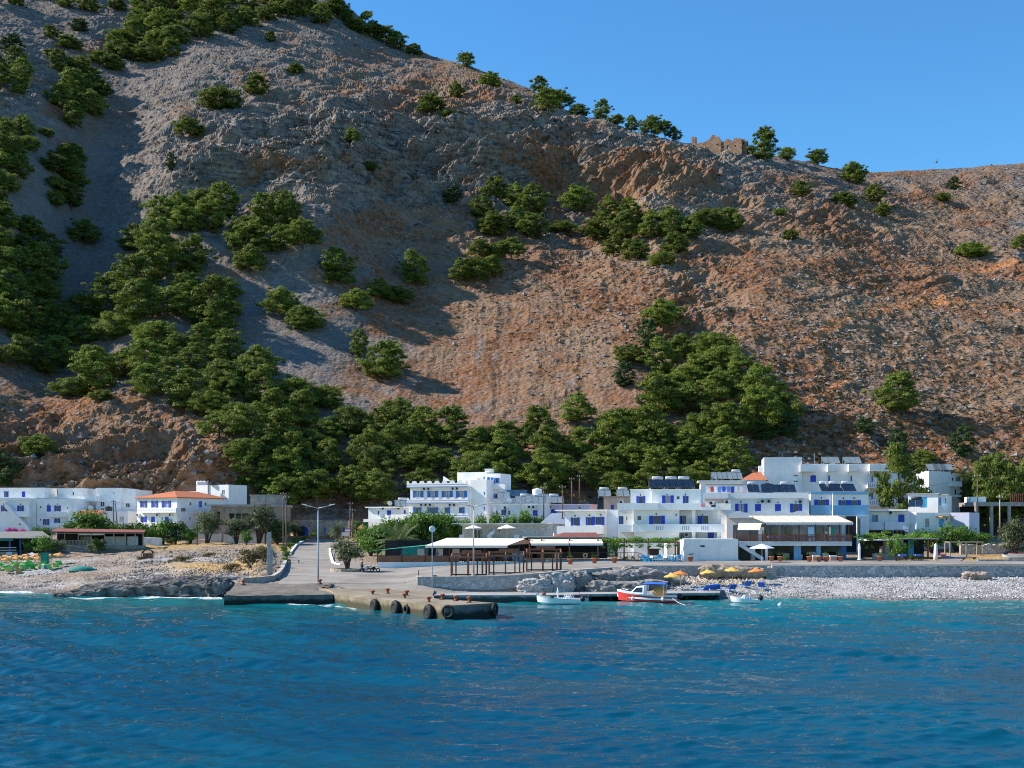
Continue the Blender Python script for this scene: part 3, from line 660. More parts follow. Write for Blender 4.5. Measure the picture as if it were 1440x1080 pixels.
NT += fill([(935,505),(960,495),(1010,498),(1040,530),(1055,560),(1140,588),(1120,608),(1040,606),(970,612),(925,602),(915,570)], 35, (57,83), 'tall green pine in the clump climbing the slope above the centre', 'pines of the clump above the centre')
NT += fill([(160,95),(150,70),(190,30),(240,5),(330,0),(420,2),(480,20),(450,28),(350,30),(290,45),(235,80),(215,92)], 20, (32,50), 'small pine in the wood below the high crest', 'pines of the wood below the high crest')
NT += fill([(470,18),(500,30),(560,62),(600,76),(545,58),(480,34)], 16, (24,40), 'small pine lining the high crest against the sky', 'pines lining the high crest')
NT += fill([(-20,-20),(150,-20),(200,5),(150,20),(60,5),(-20,10)], 28, (26,40), 'small pine in shade at the top left corner', 'pines in shade at the top left corner')
NT += fill([(230,295),(260,280),(300,290),(330,300),(320,320),(250,330),(225,315)], 28, (46,66), 'pine in the upper thicket left of the grey crag', 'pines of the thicket left of the grey crag')
NT += fill([(335,330),(375,325),(395,300),(440,330),(430,350),(395,372),(350,375)], 28, (46,66), 'pine in the lower thicket left of the grey crag', 'pines of the lower thicket left of the crag')
NT += fill([(670,300),(720,290),(760,300),(750,330),(700,332)], 25, (40,56), 'pine in the thicket under the dark cliff', 'pines under the dark cliff')
NT += fill([(640,395),(680,360),(725,355),(715,372),(670,388)], 22, (34,50), 'low pine in the row slanting down the brown slope under the cliff', 'pines in the row slanting under the cliff')
NT += fill([(825,325),(880,310),(940,330),(990,310),(1040,300),(1040,315),(960,345),(920,380),(890,365),(850,345)], 26, (39,56), 'pine in the broad thicket below the ruined fort', 'pines of the thicket below the fort')
NT += fill([(75,225),(100,215),(112,240),(100,300),(75,295)], 19, (33,48), 'pine in the narrow file along the edge of the grey scree', 'pines in file along the scree')
NT += fill([(80,165),(100,130),(85,100),(110,95),(150,135),(130,165),(90,178)], 20, (31,46), 'pine in the shaded gully clump below the crest', 'pines of the gully clump')
NT += fill([(-10,90),(40,95),(35,140),(-10,120)], 23, (33,43), 'shaded dark pine by the outcrop at the left edge', 'shaded pines by the outcrop')
NT += fill([(-10,185),(50,180),(20,260),(-10,280)], 23, (33,46), 'shaded dark pine above the scree head at the left edge', 'shaded pines above the scree head')
NT += fill([(860,600),(905,605),(960,622),(1010,628),(1030,645),(960,650),(880,640),(850,620)], 24, (46,60), 'bright green pine filling the gap between the village wood and the climbing clump', 'pines of the gap below the clump')
one = [
 (305,152,66,'wide low pine high on the bare grey shoulder',5,.8),(265,187,44,'ragged pine just below the widest pine of the bare shoulder',3,1),(358,135,40,'small round pine at the right of the pair on the bare shoulder',0,1),
 (417,105,28,'tiny lone pine on the bare upper slope under the wood',1,.9),(320,50,38,'pine at the end of the crest wood beside pale rocks',4,1),(382,62,20,'smallest shrubby pine below the crest wood',0,1),
 (605,158,44,'pale green pine alone in the middle of the upper bare slope',1,1),(628,162,30,'low dark pine touching the pale pine of the upper slope',5,.8),(645,133,26,'small dark pine right of the pale pine of the upper slope',2,1),(688,126,38,'rounded pine just below the bare skyline',1,.9),(655,96,30,'small pine breaking the skyline above the bare slope',3,.9),
 (726,152,20,'smallest pine below the skyline group',0,.9),(770,168,48,'largest pine just inside the skyline above the red cliff',3,1),(788,152,42,'dark domed pine on the skyline beside the largest one',1,.95),(760,134,30,'open pine standing free on the skyline',4,1.1),(816,163,30,'low dark pine in the skyline row',5,1),
 (843,169,30,'upright pine in the middle of the skyline row',2,1),(866,178,26,'squat pine in the middle of the skyline row',5,.9),(888,181,25,'small round pine in the skyline row',0,1),(915,191,40,'broad pine near the right end of the skyline row',1,1.1),(935,193,32,'dark pine beside the rocks left of the fort',3,1.1),(951,196,18,'last little pine before the fort',0,1),
 (1073,232,46,'tall dark pine right beside the ruined fort',0,1.25),(1105,227,28,'rounded pine on the crest right of the fort',5,1.1),(1150,232,36,'domed pine alone on the crest',1,.95),(1202,258,46,'broad pine just under the crest dip',1,.95),(1125,284,32,'small pine alone below the fort crest',0,.9),(1185,300,42,'left pine of the trio on the right slope',5,.9),(1226,291,36,'upper pine of the trio on the right slope',4,1),(1242,305,28,'lower pale pine of the trio on the right slope',3,1),
 (1341,264,22,'dark upright tree near the right crest',11,1),(1325,287,26,'pale shrubby pine below the dark upright tree',5,.7),(1095,305,24,'small pale pine beside the broad thicket',5,.8),(1111,341,28,'pale small pine on the rusty slope',1,.9),(1371,357,50,'spreading pine with red soil under it at the far right',5,.8),(1438,355,32,'pine cut by the right edge of the slope',3,1),
 (120,347,54,'round pine alone on the grey scree',1,1),(188,355,52,'round pine right of the scree channel',0,1),(245,250,20,'tiny dark tree on the grey crag',10,1),(495,205,28,'small dark pine on the rim of the crag',0,.8),(520,242,28,'light green bush on the rim of the crag',5,.8),(568,238,34,'flat light green shrub hanging over the crag',5,.5),(635,292,34,'dark tree in shadow at the foot of the crag',11,1),
 (482,405,60,'tall pine on the slope between the two screes',2,1.05),(588,402,48,'tall pine with a long shadow across the brown bowl',2,1.15),(500,442,56,'low broad pine below the tall one between the screes',1,.9),(558,430,50,'low broad pine under the tall shadow casting pine',5,.9),(535,425,42,'small pine in the middle of the row between the screes',4,.9),
 (397,445,62,'left pine of the pair standing in the grey scree',1,1),(433,465,60,'right pine of the pair standing in the grey scree',5,1),(540,530,74,'big round pine alone in the middle of the scree',0,.95),(503,500,32,'slim young pine beside the big lone one',2,1.2),
 (745,330,36,'dry brownish pine under the dark cliff',4,1),(790,330,44,'low pine in the gap under the dark cliff',5,.7),(812,310,54,'umbrella shaped pine with open trunks under the red cliff',3,1),(690,322,52,'wide pine in front of the thicket under the cliff',5,.7),
 (932,470,70,'pine leaning over the bare gully in the middle of the slope',3,1),(912,488,40,'very dark bushy tree below the leaning pine',11,1),(885,512,56,'pine with bright top at the left of the gully',1,.85),(877,545,36,'very dark bush under the bright topped pine',11,1.1),(935,425,24,'light shrub at the top of the gully',5,.7),
 (1108,612,40,'dark leafy tree at the right foot of the clump',11,1),(1075,614,40,'grey green bush at the foot of the clump',11,.7),
 (1265,586,74,'big pine alone above the right hand houses',0,1),(1214,610,32,'dark round shrub left of the big lone pine',11,.8),(1266,632,32,'dark tree below the big lone pine',11,1.2),(1352,640,40,'dark dense tree above the right hand house with panels',11,1.35),(1300,655,44,'green pine behind the tall white hotel',3,1),
 (50,640,60,'small spreading pine on the brown bank above the left houses',1,.85),(100,558,60,'spreading pine at the lower lip of the left wood',5,.8),(143,572,38,'lowest bright pine of the left wood',5,.8),(60,525,40,'drooping pine at the edge of the left bank',3,.8),(5,690,60,'dark tree at the left edge behind the houses',11,1),
 (20,82,34,'dark round bush near the top left corner',11,.8),(112,42,30,'dark bush above the pale crag top left',11,.7),(75,62,28,'small shaded pine near the top left corner',0,.8),(72,85,22,'tiny light shrub near the top left corner',5,.7),(65,196,26,'low shrub on the scree head',5,.7),(98,72,40,'shaded pine above the gully clump',1,.8),(140,95,30,'shaded pine left of the crest wood',3,1),
 (742,680,46,'bright green leafy tree behind the white hotel wing',1,1)]
for px, py, wd, lab, k, sq in one: put_pine(px, py, wd, lab, None, k, sq); NT += 1
print('TREES', NT)

# ---- low scrub and loose stones on the slope (uncountable)
def scatter_hill():
    r = np.random.default_rng(77)
    def pick(n, wfun):
        out = []
        while len(out) < n:
            x = r.uniform(-40, 1480, 4000); rp = ridge_py(x); y = rp + (735-rp)*r.random(4000)
            k = r.random(4000) < wfun(x, y); out += list(zip(x[k], y[k]))
        return out[:n]
    V = []
    wf = lambda x, y: np.clip(.10 + .5*gau(x,y,1200,480,220,170) + .35*gau(x,y,760,430,160,90) + .35*gau(x,y,560,160,200,80) + .5*gau(x,y,1330,620,150,50)+.6*gau(x,y,150,640,180,50) - .6*SCREE(x,y), 0, 1)
    for x, y in pick(8500, wf):
        p = np.array(hill_pt(x, y)); s = .35+.75*r.random()**2; n = 9
        d = r.normal(size=(n,3)); d /= np.linalg.norm(d,axis=1)[:,None]; d[:,2] = np.abs(d[:,2])
        q = p + d*np.array([s,s,s*.7])*.8; a = np.cross(d, r.normal(size=(n,3))); a /= np.linalg.norm(a,axis=1)[:,None]; b = np.cross(d,a); e = s*.42
        V.append(np.stack([q-a*e,q-b*e*.6,q+a*e,q+b*e*.6],1))
    V = np.concatenate(V).reshape(-1,3); o = np_mesh('low_scrub', V, np.arange(len(V)).reshape(-1,4), leaf_mat('phrygana_scrub',(.035,.036,.013),(.10,.085,.03),.15,.5)); o['kind'] = 'stuff'
    V = []; Fc = []; base = np.array([(1,0,0),(-1,0,0),(0,1,0),(0,-1,0),(0,0,1),(0,0,-1)],float); fa = np.array([(4,0,2),(4,2,1),(4,1,3),(4,3,0),(5,2,0),(5,1,2),(5,3,1),(5,0,3)])
    wr = lambda x, y: np.clip(.25-.45*SCREE(x,y)+.6*gau(x,y,1100,420,250,160)+.4*gau(x,y,500,130,250,90)+.5*gau(x,y,120,650,180,50), 0, 1)
    for i, (x, y) in enumerate(pick(9000, wr)):
        p = np.array(hill_pt(x, y)); s = .22+.75*r.random()**3.5; q = base*(s*(.6+.7*r.random((6,3))))
        t = r.random()*6.28; c_, s_ = math.cos(t), math.sin(t); q = q @ np.array([(c_,s_,0),(-s_,c_,0),(0,0,1)]); V.append(p+q*np.array([1.2,1,.9])+[0,0,.1]); Fc.append(fa+6*i)
    o = np_mesh('loose_stones', np.concatenate(V), np.concatenate(Fc), mat('slope_stone',(.215,.20,.185),.95,.3,.25,.3,c2=(.25,.17,.12))); o['kind'] = 'stuff'
scatter_hill()

# ---- village plants
def leafy(name, seed, H, W, leafm, n=26, trunk=.25, per=70, size=.2, rz=.8, low=.25, label='', cat='tree', stem='trunk', part='crown', bare=0):
    r = np.random.default_rng(seed); root = thing(name, label, cat); tr = MB(); clumps = []
    for i in range(n):
        d = r.normal(size=3); d /= np.linalg.norm(d); rr = r.random()**.4
        c = np.array([d[0]*W/2*rr*.78, d[1]*W/2*rr*.78, H*(low+(1-low)*.5) + d[2]*H*(1-low)*.5*rr*.85])
        s = (.14+.10*r.random())*W; clumps.append((c, (s,s,min(s,H*.3)*rz)))
        if i % 4 == 0: tr.tube([(r.normal()*.05,r.normal()*.05,-.3), tuple(c*np.array([.35,.35,.45])), tuple(c)], [trunk*.6,trunk*.35,.02], 6)
    tr.build(stem, bark, root, smooth=True)
    v, f = leaf_quads(clumps, per, size, r, .4); np_mesh(part, v, f, leafm, root); return Proto(root)
def palm(seed, H, L, n, label):
    r = np.random.default_rng(seed); root = thing('palm_tree', label, 'palm tree'); tr = MB(); tr.tube([(0,0,-.4),(.05,0,H*.5),(0,.05,H)], [.28,.22,.25], 9)
    tr.build('trunk', bark, root, smooth=True); V = []; Fc = []
    for i in range(n):
        a = i*2.399; el = R(75)-R(115)*(i/n) + r.normal()*.08; p = np.array([0,0,H]); d = np.array([math.cos(a)*math.cos(el), math.sin(a)*math.cos(el), math.sin(el)])
        seg = 9; st = L/seg*(.85+.3*r.random())
        for k in range(seg):
            q = p + d*st; side = np.cross(d,[0,0,1]); side /= np.linalg.norm(side)+1e-6; wl = L*.20*math.sin(math.pi*(k+1)/(seg+1.2))+.05
            for sg in (1,-1):
                for m in range(3):
                    u = p+(q-p)*(m/3); tip = u + side*sg*wl + d*wl*.7 - np.array([0,0,wl*.35]); b = len(V)
                    V += [u, u+(q-p)*.22, tip+(q-p)*.05, tip]; Fc.append((b,b+1,b+2,b+3))
            d = d + np.array([0,0,-.14]); d /= np.linalg.norm(d); p = q
    np_mesh('fronds', V, Fc, palm_leaf, root); return Proto(root)
def at(pr, px, Y, wpx, wd, label, group=None, rot=None, sq=1.0, dz=0, py=None):
    """stand a plant of natural width wd so that it spans wpx photo pixels"""
    p = G(px, Y, dz); s = wpx*Y/F/wd
    if py is not None: p.z = CH+(HZ-py)*Y/F
    return pr.put(p, rng.random()*6.28 if rot is None else rot, (s,s,s*sq), label, group)
OLIVE = leafy('olive_tree', 41, 4.5, 5, olive_leaf, 34, .3, 90, .15)
BROAD = leafy('leafy_tree', 42, 5, 7, green_leaf, 40, .3, 80, .22, low=.15)
DEEP = leafy('leafy_tree', 43, 5, 6, deep_leaf, 36, .3, 80, .2, low=.1)
BUSH = leafy('bush', 44, 2.2, 3.2, green_leaf, 22, .12, 100, .13, low=.02, cat='bush', stem='stem', part='foliage')
BUSHD = leafy('bush', 45, 2.2, 3.2, deep_leaf, 22, .12, 100, .13, low=.02, cat='bush', stem='stem', part='foliage')
DRY = leafy('dry_bush', 46, 1.6, 3.4, dry_leaf, 24, .1, 100, .12, low=.0, cat='bush', stem='stem', part='foliage')
OLB = leafy('olive_bush', 47, 2.6, 4, olive_leaf, 28, .12, 100, .13, low=.0, cat='bush', stem='stem', part='foliage')
MAG = leafy('bougainvillea', 48, 2.2, 3, mag_leaf, 16, .1, 70, .13, low=.2, cat='flowering shrub', stem='stem', part='blossom')
PALM1 = palm(50, 3.2, 2.6, 44, 'palm'); PALM2 = palm(51, 1.6, 3.4, 60, 'palm'); PALM3 = palm(52, 12, 2.3, 44, 'palm')

at(BROAD, 125, 222, 80, 7, 'broad dark green tree behind the brown roofed taverna', sq=.85)
at(OLIVE, 291, 227, 46, 5, 'olive tree behind the white garden wall by the red tiled house', sq=1.15)
at(OLIVE, 333, 228, 42, 5, 'left olive tree in front of the unfinished stone house', sq=1.0)
at(OLIVE, 364, 228, 50, 5, 'tallest olive tree in front of the unfinished stone house', sq=1.25)
at(DEEP, 390, 230, 40, 6, 'dark tree behind the paired power poles', sq=1.1)
at(BROAD, 347, 222, 18, 7, 'small fresh green tree standing before the white garden wall', sq=1.6)
at(OLIVE, 415, 246, 24, 5, 'small grey green tree left of the arched stone house', sq=1.0)
at(PALM1, 474, 236, 30, 5, 'pale fan palm beside the arched stone house', sq=.95)
at(OLIVE, 489, 163, 50, 5, 'oleander like tree in a round stone kerb on the square', sq=1.05)
at(PALM2, 560, 186, 78, 6.8, 'big spreading palm beside the white awning taverna', sq=1.15)
at(BROAD, 535, 192, 60, 7, 'leafy tree at the left of the big palm', sq=1.1)
at(BROAD, 607, 205, 80, 7, 'leafy tree in front of the white hotel, right of the palm', sq=1.0)
at(BROAD, 640, 206, 62, 7, 'leafy tree beside the beige taverna roof', sq=.85)
at(BROAD, 580, 208, 66, 7, 'leafy tree between the palm and the white hotel', sq=1.0)
for px, Y, wd, sq, lab in ((522,200,52,1.15,'leafy tree at the left end of the green mass below the white hotel'),(556,199,60,1.3,'leafy tree rising behind the big palm'),(594,201,66,1.3,'tallest leafy tree in the green mass below the white hotel'),(626,203,60,1.25,'leafy tree at the right end of the green mass below the white hotel')): at(BROAD, px, Y, wd, 7, lab, sq=sq)
at(DEEP, 505, 244, 30, 6, 'green tree beside the leaning poles at the road head', sq=1.1)
at(DEEP, 530, 240, 26, 6, 'dark tree in front of the low white house', sq=1.0)
at(OLIVE, 839, 215, 24, 5, 'small grey green tree beside the pinkish house', sq=.9)
at(PINES[2], 1277, 218, 66, 8.8, 'big shaggy pine beside the tall white hotel', sq=1.7)
at(CYP[1], 1298, 222, 32, 8.8, 'dark tree between the shaggy pine and the white house with roof panels', sq=1.6)
at(BROAD, 1357, 208, 42, 7, 'fresh green leafy tree beside the white house with roof panels', sq=1.2)
at(PALM3, 1354, 232, 30, 4.4, 'tall palm behind the white house with roof panels')
at(PINES[1], 1405, 222, 70, 11.2, 'huge dark pine over the concrete frame at the right edge', sq=2.0)
at(PINES[0], 1452, 226, 62, 9.8, 'dark pine cut by the right edge beside the huge one', sq=1.9)
at(PINES[4], 1392, 236, 56, 9.4, 'dense pine behind the concrete frame, between the huge one and its left neighbour', sq=1.9)
at(PINES[5], 1432, 234, 60, 12.2, 'broad pine behind the concrete frame, right of the huge one', sq=2.2)
at(CYP[1], 1338, 240, 34, 8.8, 'dark dense tree behind the tall plain white house', sq=1.5)
at(PINES[3], 1372, 232, 44, 10.8, 'pine at the left of the huge one', sq=2.2)
at(OLB, 1430, 186, 58, 4, 'big grey green olive bush at the right edge', sq=1.5)
for i, (px, Y, wd, sq) in enumerate(((166,229,38,1.3),(187,229,38,1.35),(207,228,38,1.3),(228,228,40,1.35),(248,228,40,1.4),(268,228,32,1.2))):
    at(BUSHD if i%3==1 else BUSH, px, Y, wd, 3.2, 'rounded green bush in the hedge below the red tiled house', 'bushes of the hedge below the red tiled house', sq=sq)
for i, (px, Y, wd, sq) in enumerate(((655,212,24,1.0),(676,212,24,1.1),(697,212,24,1.2),(718,212,24,1.1),(738,212,24,1.2),(757,212,22,1.1))):
    at(BROAD, px, Y, wd*1.25, 7, 'bright green small tree in the row above the beige taverna', 'small trees in the row above the beige taverna', sq=sq*1.9)
for px, Y, wd, sq, lab in ((352,160,44,1.3,'biggest dry olive brown bush on the bank beside the concrete pillar'),(372,168,36,1.4,'dry brown bush tight behind the concrete pillar'),(325,158,34,.7,'low dry bush at the left of the biggest one'),(255,176,36,.6,'low grey green bush on the pebble bank'),(293,184,24,.7,'small grey bush on the dry bank')):
    at(DRY, px, Y, wd, 3.4, lab, sq=sq)
for px, Y, wd, sq, lab, pr, dw in ((47,203,34,1.2,'light green bush beside the blue posts',BUSH,3.2),(62,201,34,1.3,'middle green bush between the two left tavernas',BUSH,3.2),(80,202,28,1.3,'olive green bush below the pale railing',OLB,4),(130,205,18,1.2,'grey green bush at the right end of the stone terrace',OLB,4),(140,203,26,1.3,'dark bush in front of the brown roofed taverna',BUSHD,3.2),(60,228,36,.9,'green bush behind the grey roof of the left taverna',BUSH,3.2),(193,226,20,.8,'grey low bush in the dry grass',DRY,3.4),(240,226,24,.7,'dark low bush below the hedge',BUSHD,3.2),(197,183,14,1.0,'round bush beside the wooden bin shelter',DRY,3.4),(240,178,12,.7,'tiny bush right of the wooden bin shelter',DRY,3.4)):
    at(pr, px, Y, wd, dw, lab, sq=sq)
for i, (px, Y, wd) in enumerate(((399,205,14),(403,190,16),(402,178,14),(408,215,14),(416,228,16),(428,238,14))):
    at(BUSH, px, Y, wd, 3.2, 'flowering green bush along the left kerb of the road', 'bushes along the left kerb of the road', sq=1.1)
for px, Y, wd, lab in ((440,246,14,'small bush before the arched stone house'),(462,244,12,'small bush at the right of the arched door')): at(BUSH, px, Y, wd, 3.2, lab)
at(MAG, 15, 236, 24, 3, 'magenta bougainvillea beside the far left house', sq=.9); at(MAG, 30, 236, 18, 3, 'smaller magenta bougainvillea beside the outdoor stairs', sq=1.0)
at(MAG, 1316, 177, 20, 3, 'magenta bougainvillea over the white post', sq=1.0); at(MAG, 1327, 176, 10, 3, 'small magenta bougainvillea right of the white post', sq=1.2)
at(MAG, 212, 222, 7, 3, 'little magenta shrub beside the white shed', sq=1.3)
for px, Y, wd, sq, lab in ((1262,171,32,1.7,'climbing vine bush at the left of the blue terrace'),(1283,173,24,.6,'low green bush in front of the blue terrace'),(1308,194,56,.9,'green vine hump behind the blue terrace'),(1345,193,58,1.1,'green vine hump behind the wooden frame'),(1376,196,40,1.0,'green vine bush at the right of the wooden frame'),(1390,190,34,.7,'low green hedge bush above the dry stone wall'),(1280,199,50,.8,'green vine over the terrace beams'),(1258,205,26,.9,'green bush beneath the tall white hotel'),(868,186,30,1.2,'bright green bush in the nook beside the white blue shuttered house'),(853,186,20,1.0,'smaller green bush beside the gutter of the shuttered house'),(745,195,28,.5,'low greenery behind the thatched taverna roof'),(776,200,34,.7,'dark greenery under the grey tent roof'),(1105,172,9,1.5,'potted bush beside the big white parasol')):
    at(BUSH, px, Y, wd, 3.2, lab, sq=sq)
# ================================================================== building kit
class Face:
    """a vertical wall plane: O = lower left corner, u runs to the right as seen from outside, n points outside"""
    def __init__(s, O, u, W):
        s.O = Vector(O); s.u = Vector((u[0],u[1],0)).normalized(); s.n = Vector((s.u.y,-s.u.x,0)); s.W = W
    def pt(s, a, h, o=0): return s.O + s.u*a + s.n*o + Vector((0,0,h))
    def uv(s, px, py):
        d = Vector(((px-720)/F, 1, (HZ-py)/F)); c = Vector((0,0,CH))
        t = (s.O-c).dot(s.n)/d.dot(s.n); p = c+d*t
        return (p-s.O).dot(s.u), p.z-s.O.z
    def box(s, mb, a0, a1, h0, h1, o0, o1):
        return mb.hexa([s.pt(a0,h0,o1),s.pt(a1,h0,o1),s.pt(a1,h0,o0),s.pt(a0,h0,o0),s.pt(a0,h1,o1),s.pt(a1,h1,o1),s.pt(a1,h1,o0),s.pt(a0,h1,o0)])
def wall_face(mb, f, W, H, ops, rev=.16):
    ops = [(max(.05,a0),min(W-.05,a1),max(0,h0),min(H-.05,h1)) for a0,a1,h0,h1 in ops]
    ops = [o for o in ops if o[1]-o[0] > .05 and o[3]-o[2] > .05]
    us = sorted({0,W}|{v for o in ops for v in o[:2]}); vs = sorted({0,H}|{v for o in ops for v in o[2:]})
    for i in range(len(us)-1):
        for j in range(len(vs)-1):
            cu = (us[i]+us[i+1])/2; cv = (vs[j]+vs[j+1])/2
            if any(o[0]<cu<o[1] and o[2]<cv<o[3] for o in ops): continue
            mb.add([f.pt(us[i],vs[j]),f.pt(us[i+1],vs[j]),f.pt(us[i+1],vs[j+1]),f.pt(us[i],vs[j+1])],[(0,1,2,3)])
    for a0,a1,h0,h1 in ops:
        q = [(a0,h0),(a1,h0),(a1,h1),(a0,h1)]
        for k in range(4):
            (x0,y0),(x1,y1) = q[k], q[(k+1)%4]
            mb.add([f.pt(x0,y0),f.pt(x1,y1),f.pt(x1,y1,-rev),f.pt(x0,y0,-rev)],[(0,1,2,3)])
        mb.add([f.pt(a0,h0,-rev-.10),f.pt(a1,h0,-rev-.10),f.pt(a1,h1,-rev-.10),f.pt(a0,h1,-rev-.10)],[(0,1,2,3)])
class Bld:
    def __init__(s, name, label, cat, L, Rr, depth, pyt=None, zb=None, zt=None, wall=None, refY=None):
        """front wall from photo column L=(px,Y) to Rr=(px,Y); top at photo row pyt (measured at L)"""
        s.p0 = Vector(((L[0]-720)*L[1]/F, L[1], 0)); s.p1 = Vector(((Rr[0]-720)*Rr[1]/F, Rr[1], 0))
        if zb is None: zb = min(gxy(s.p0.x,s.p0.y), gxy(s.p1.x,s.p1.y)) - .4
        s.zb = zb; s.depth = depth; s.wallm = wall or white
        s.root = thing(name, label, cat, ((s.p0.x+s.p1.x)/2, (s.p0.y+s.p1.y)/2, zb))
        s.main = Face((s.p0.x,s.p0.y,zb), s.p1-s.p0, (s.p1-s.p0).length)
        s.pend = []
    def z(s, py, Y=None): return CH + (HZ-py)*(Y or s.p0.y)/F
    def block(s, pxl, pxr, pyb, pyt, off=0, depth=None, wins=(), side=(), name='wall', mat_=None, rim=.25, slab=None, parapet=0, zb=None, slabm=None):
        """a cuboid volume of the building between photo columns, front plane pushed back by off"""
        m = s.main; O = m.O - m.n*off; f0 = Face(O, m.u, 1)
        a0 = f0.uv(pxl, HZ)[0]; a1 = f0.uv(pxr, HZ)[0]; D = depth or s.depth
        mid = f0.uv((pxl+pxr)/2, 0)[0]; Ym = (f0.pt(mid,0)).y
        h1 = CH+(HZ-pyt)*Ym/F; h0 = s.zb if pyb is None else CH+(HZ-pyb)*Ym/F
        W = a1-a0; H = h1-h0
        c = f0.pt(a0,0); c.z = h0
        fr = Face(c, m.u, W); rt = Face(fr.pt(W,0), -m.n, D); bk = Face(rt.pt(D,0), -m.u, W); lf = Face(bk.pt(W,0), m.n, D)
        faces = {'front':(fr,W),'right':(rt,D),'back':(bk,W),'left':(lf,D)}
        mb = MB(); jobs = []
        ops = {'front':[], 'right':[], 'left':[], 'back':[]}
        for fn, lst in (('front',wins),('right',[q for q in side if q[0]!='L']),('left',[q[1:] for q in side if q[0]=='L'])):
            f, FW = faces[fn]
            for (px,py,wp,hp,st) in lst:
                u0, v0 = f.uv(px-wp/2, py+hp/2); u1, v1 = f.uv(px+wp/2, py-hp/2)
                if u1 < .15 or u0 > FW-.15: continue
                u0 = max(u0,.12); u1 = min(u1,FW-.12)
                w_ = u1-u0
                if 's' in st: o = (u0+w_*.27, u1-w_*.27)
                elif 'l' in st: o = (u0+w_*.45, u1)
                elif 'r' in st: o = (u0, u1-w_*.45)
                else: o = (u0,u1)
                ops[fn].append((o[0],o[1],v0,v1)); jobs.append((f,o[0],o[1],v0,v1,u0,u1,st))
        for fn in faces: wall_face(mb, faces[fn][0], faces[fn][1], H, ops[fn])
        # roof deck
        top = [fr.pt(0,H), fr.pt(W,H), bk.pt(0,H), bk.pt(W,H)]
        if not parapet and slab is None: mb.add(top, [(0,1,2,3)])
        if parapet:
            t = .18
            mb.add([v-Vector((0,0,parapet)) for v in top], [(0,1,2,3)])
            Face.box(fr, mb, t, W-t, H-parapet, H-.004, -t, -t+.002)
        w_o = mb.build(name, mat_ or s.wallm, s.root)
        if slab is not None:
            sb = MB(); e = slab[0]; fr.box(sb, -e, W+e, H, H+slab[1], -D-e, e); sb.build('roof_slab', slabm or mat_ or s.wallm, s.root)
        for j in jobs: s.window(*j)
        return fr, W, H, rt, lf, w_o
    def window(s, f, a0, a1, h0, h1, u0, u1, st):
        par = s.root; bm_ = teal if 't' in st else (midblue if 'm' in st else blue)
        door = 'D' in st; nm = 'door' if door else 'window'
        if 'A' in st:                                  # arched closed shutter
            mb = MB(); n = 9; pts = [(a0,h0),(a1,h0)]; r = (a1-a0)/2; hh = h1-r*.55
            pts += [((a0+a1)/2 + r*math.cos(math.pi*i/n), hh + r*.55*math.sin(math.pi*i/n)) for i in range(n+1)]
            nn = len(pts); mb.add([f.pt(x,y,.05) for x,y in pts]+[f.pt(x,y,-.1) for x,y in pts], [tuple(range(nn))]+[(i,(i+1)%nn,nn+(i+1)%nn,nn+i) for i in range(nn)])
            w_ = mb.build('shutter', bm_, par); fb = MB(); f.box(fb, (a0+a1)/2-.03, (a0+a1)/2+.03, h0, h1-.05, .05, .07); fb.build('stile', bm_, w_); return
        if 'c' in st or door:                          # closed leaf filling the opening
            mb = MB(); f.box(mb, a0+.02, a1-.02, h0+.02, h1-.02, -.14, -.06)
            w_ = mb.build('door' if door else 'shutter', bm_, par); k = MB()
            f.box(k, (a0+a1)/2-.025,(a0+a1)/2+.025,h0+.06,h1-.06,-.06,-.045)
            for q in (.33,.66): f.box(k, a0+.06,a1-.06,h0+(h1-h0)*q-.03,h0+(h1-h0)*q+.03,-.06,-.05)
            k.build('panel_moulding', bm_, w_); return
        if 'n' in st:
            mb = MB(); f.box(mb,a0+.01,a1-.01,h0+.01,h1-.01,-.2,-.15); mb.build('window', dark, par); return
        fr = MB(); t = .06; fm = bm_ if 's' in st or 'l' in st or 'r' in st else (steel if 'g' in st else white)
        f.box(fr,a0,a0+t,h0,h1,-.15,-.07); f.box(fr,a1-t,a1,h0,h1,-.15,-.07); f.box(fr,a0+t,a1-t,h0,h0+t,-.15,-.07); f.box(fr,a0+t,a1-t,h1-t,h1,-.15,-.07)
        if a1-a0 > .7: f.box(fr,(a0+a1)/2-t*.5,(a0+a1)/2+t*.5,h0+t,h1-t,-.15,-.075)
        w_ = fr.build(nm, fm, par)
        p = MB(); f.box(p,a0+t*.5,a1-t*.5,h0+t*.5,h1-t*.5,-.135,-.12); p.build('pane', darkgl if 'k' not in st else curtain, w_)
        sl = MB(); f.box(sl, a0-.05,a1+.05,h0-.07,h0,-.02,.06)
        if h0 > .3: sl.build('sill', white, w_)
        def shut(x0,x1):
            sh = MB(); f.box(sh,x0,x1,h0-.03,h1+.03,.012,.055)
            n = 6
            for i in range(n): hh = h0+(h1-h0)*(i+.5)/n; f.box(sh, x0+.05,x1-.05,hh-.05,hh+.05,.055,.07)
            sh.build('shutter', bm_, w_)
        if 's' in st or 'l' in st: shut(u0, a0-.02)
        if 's' in st or 'r' in st: shut(a1+.02, u1)
    def part(s, mb, name, m, parent=None): return mb.build(name, m, parent or s.root)
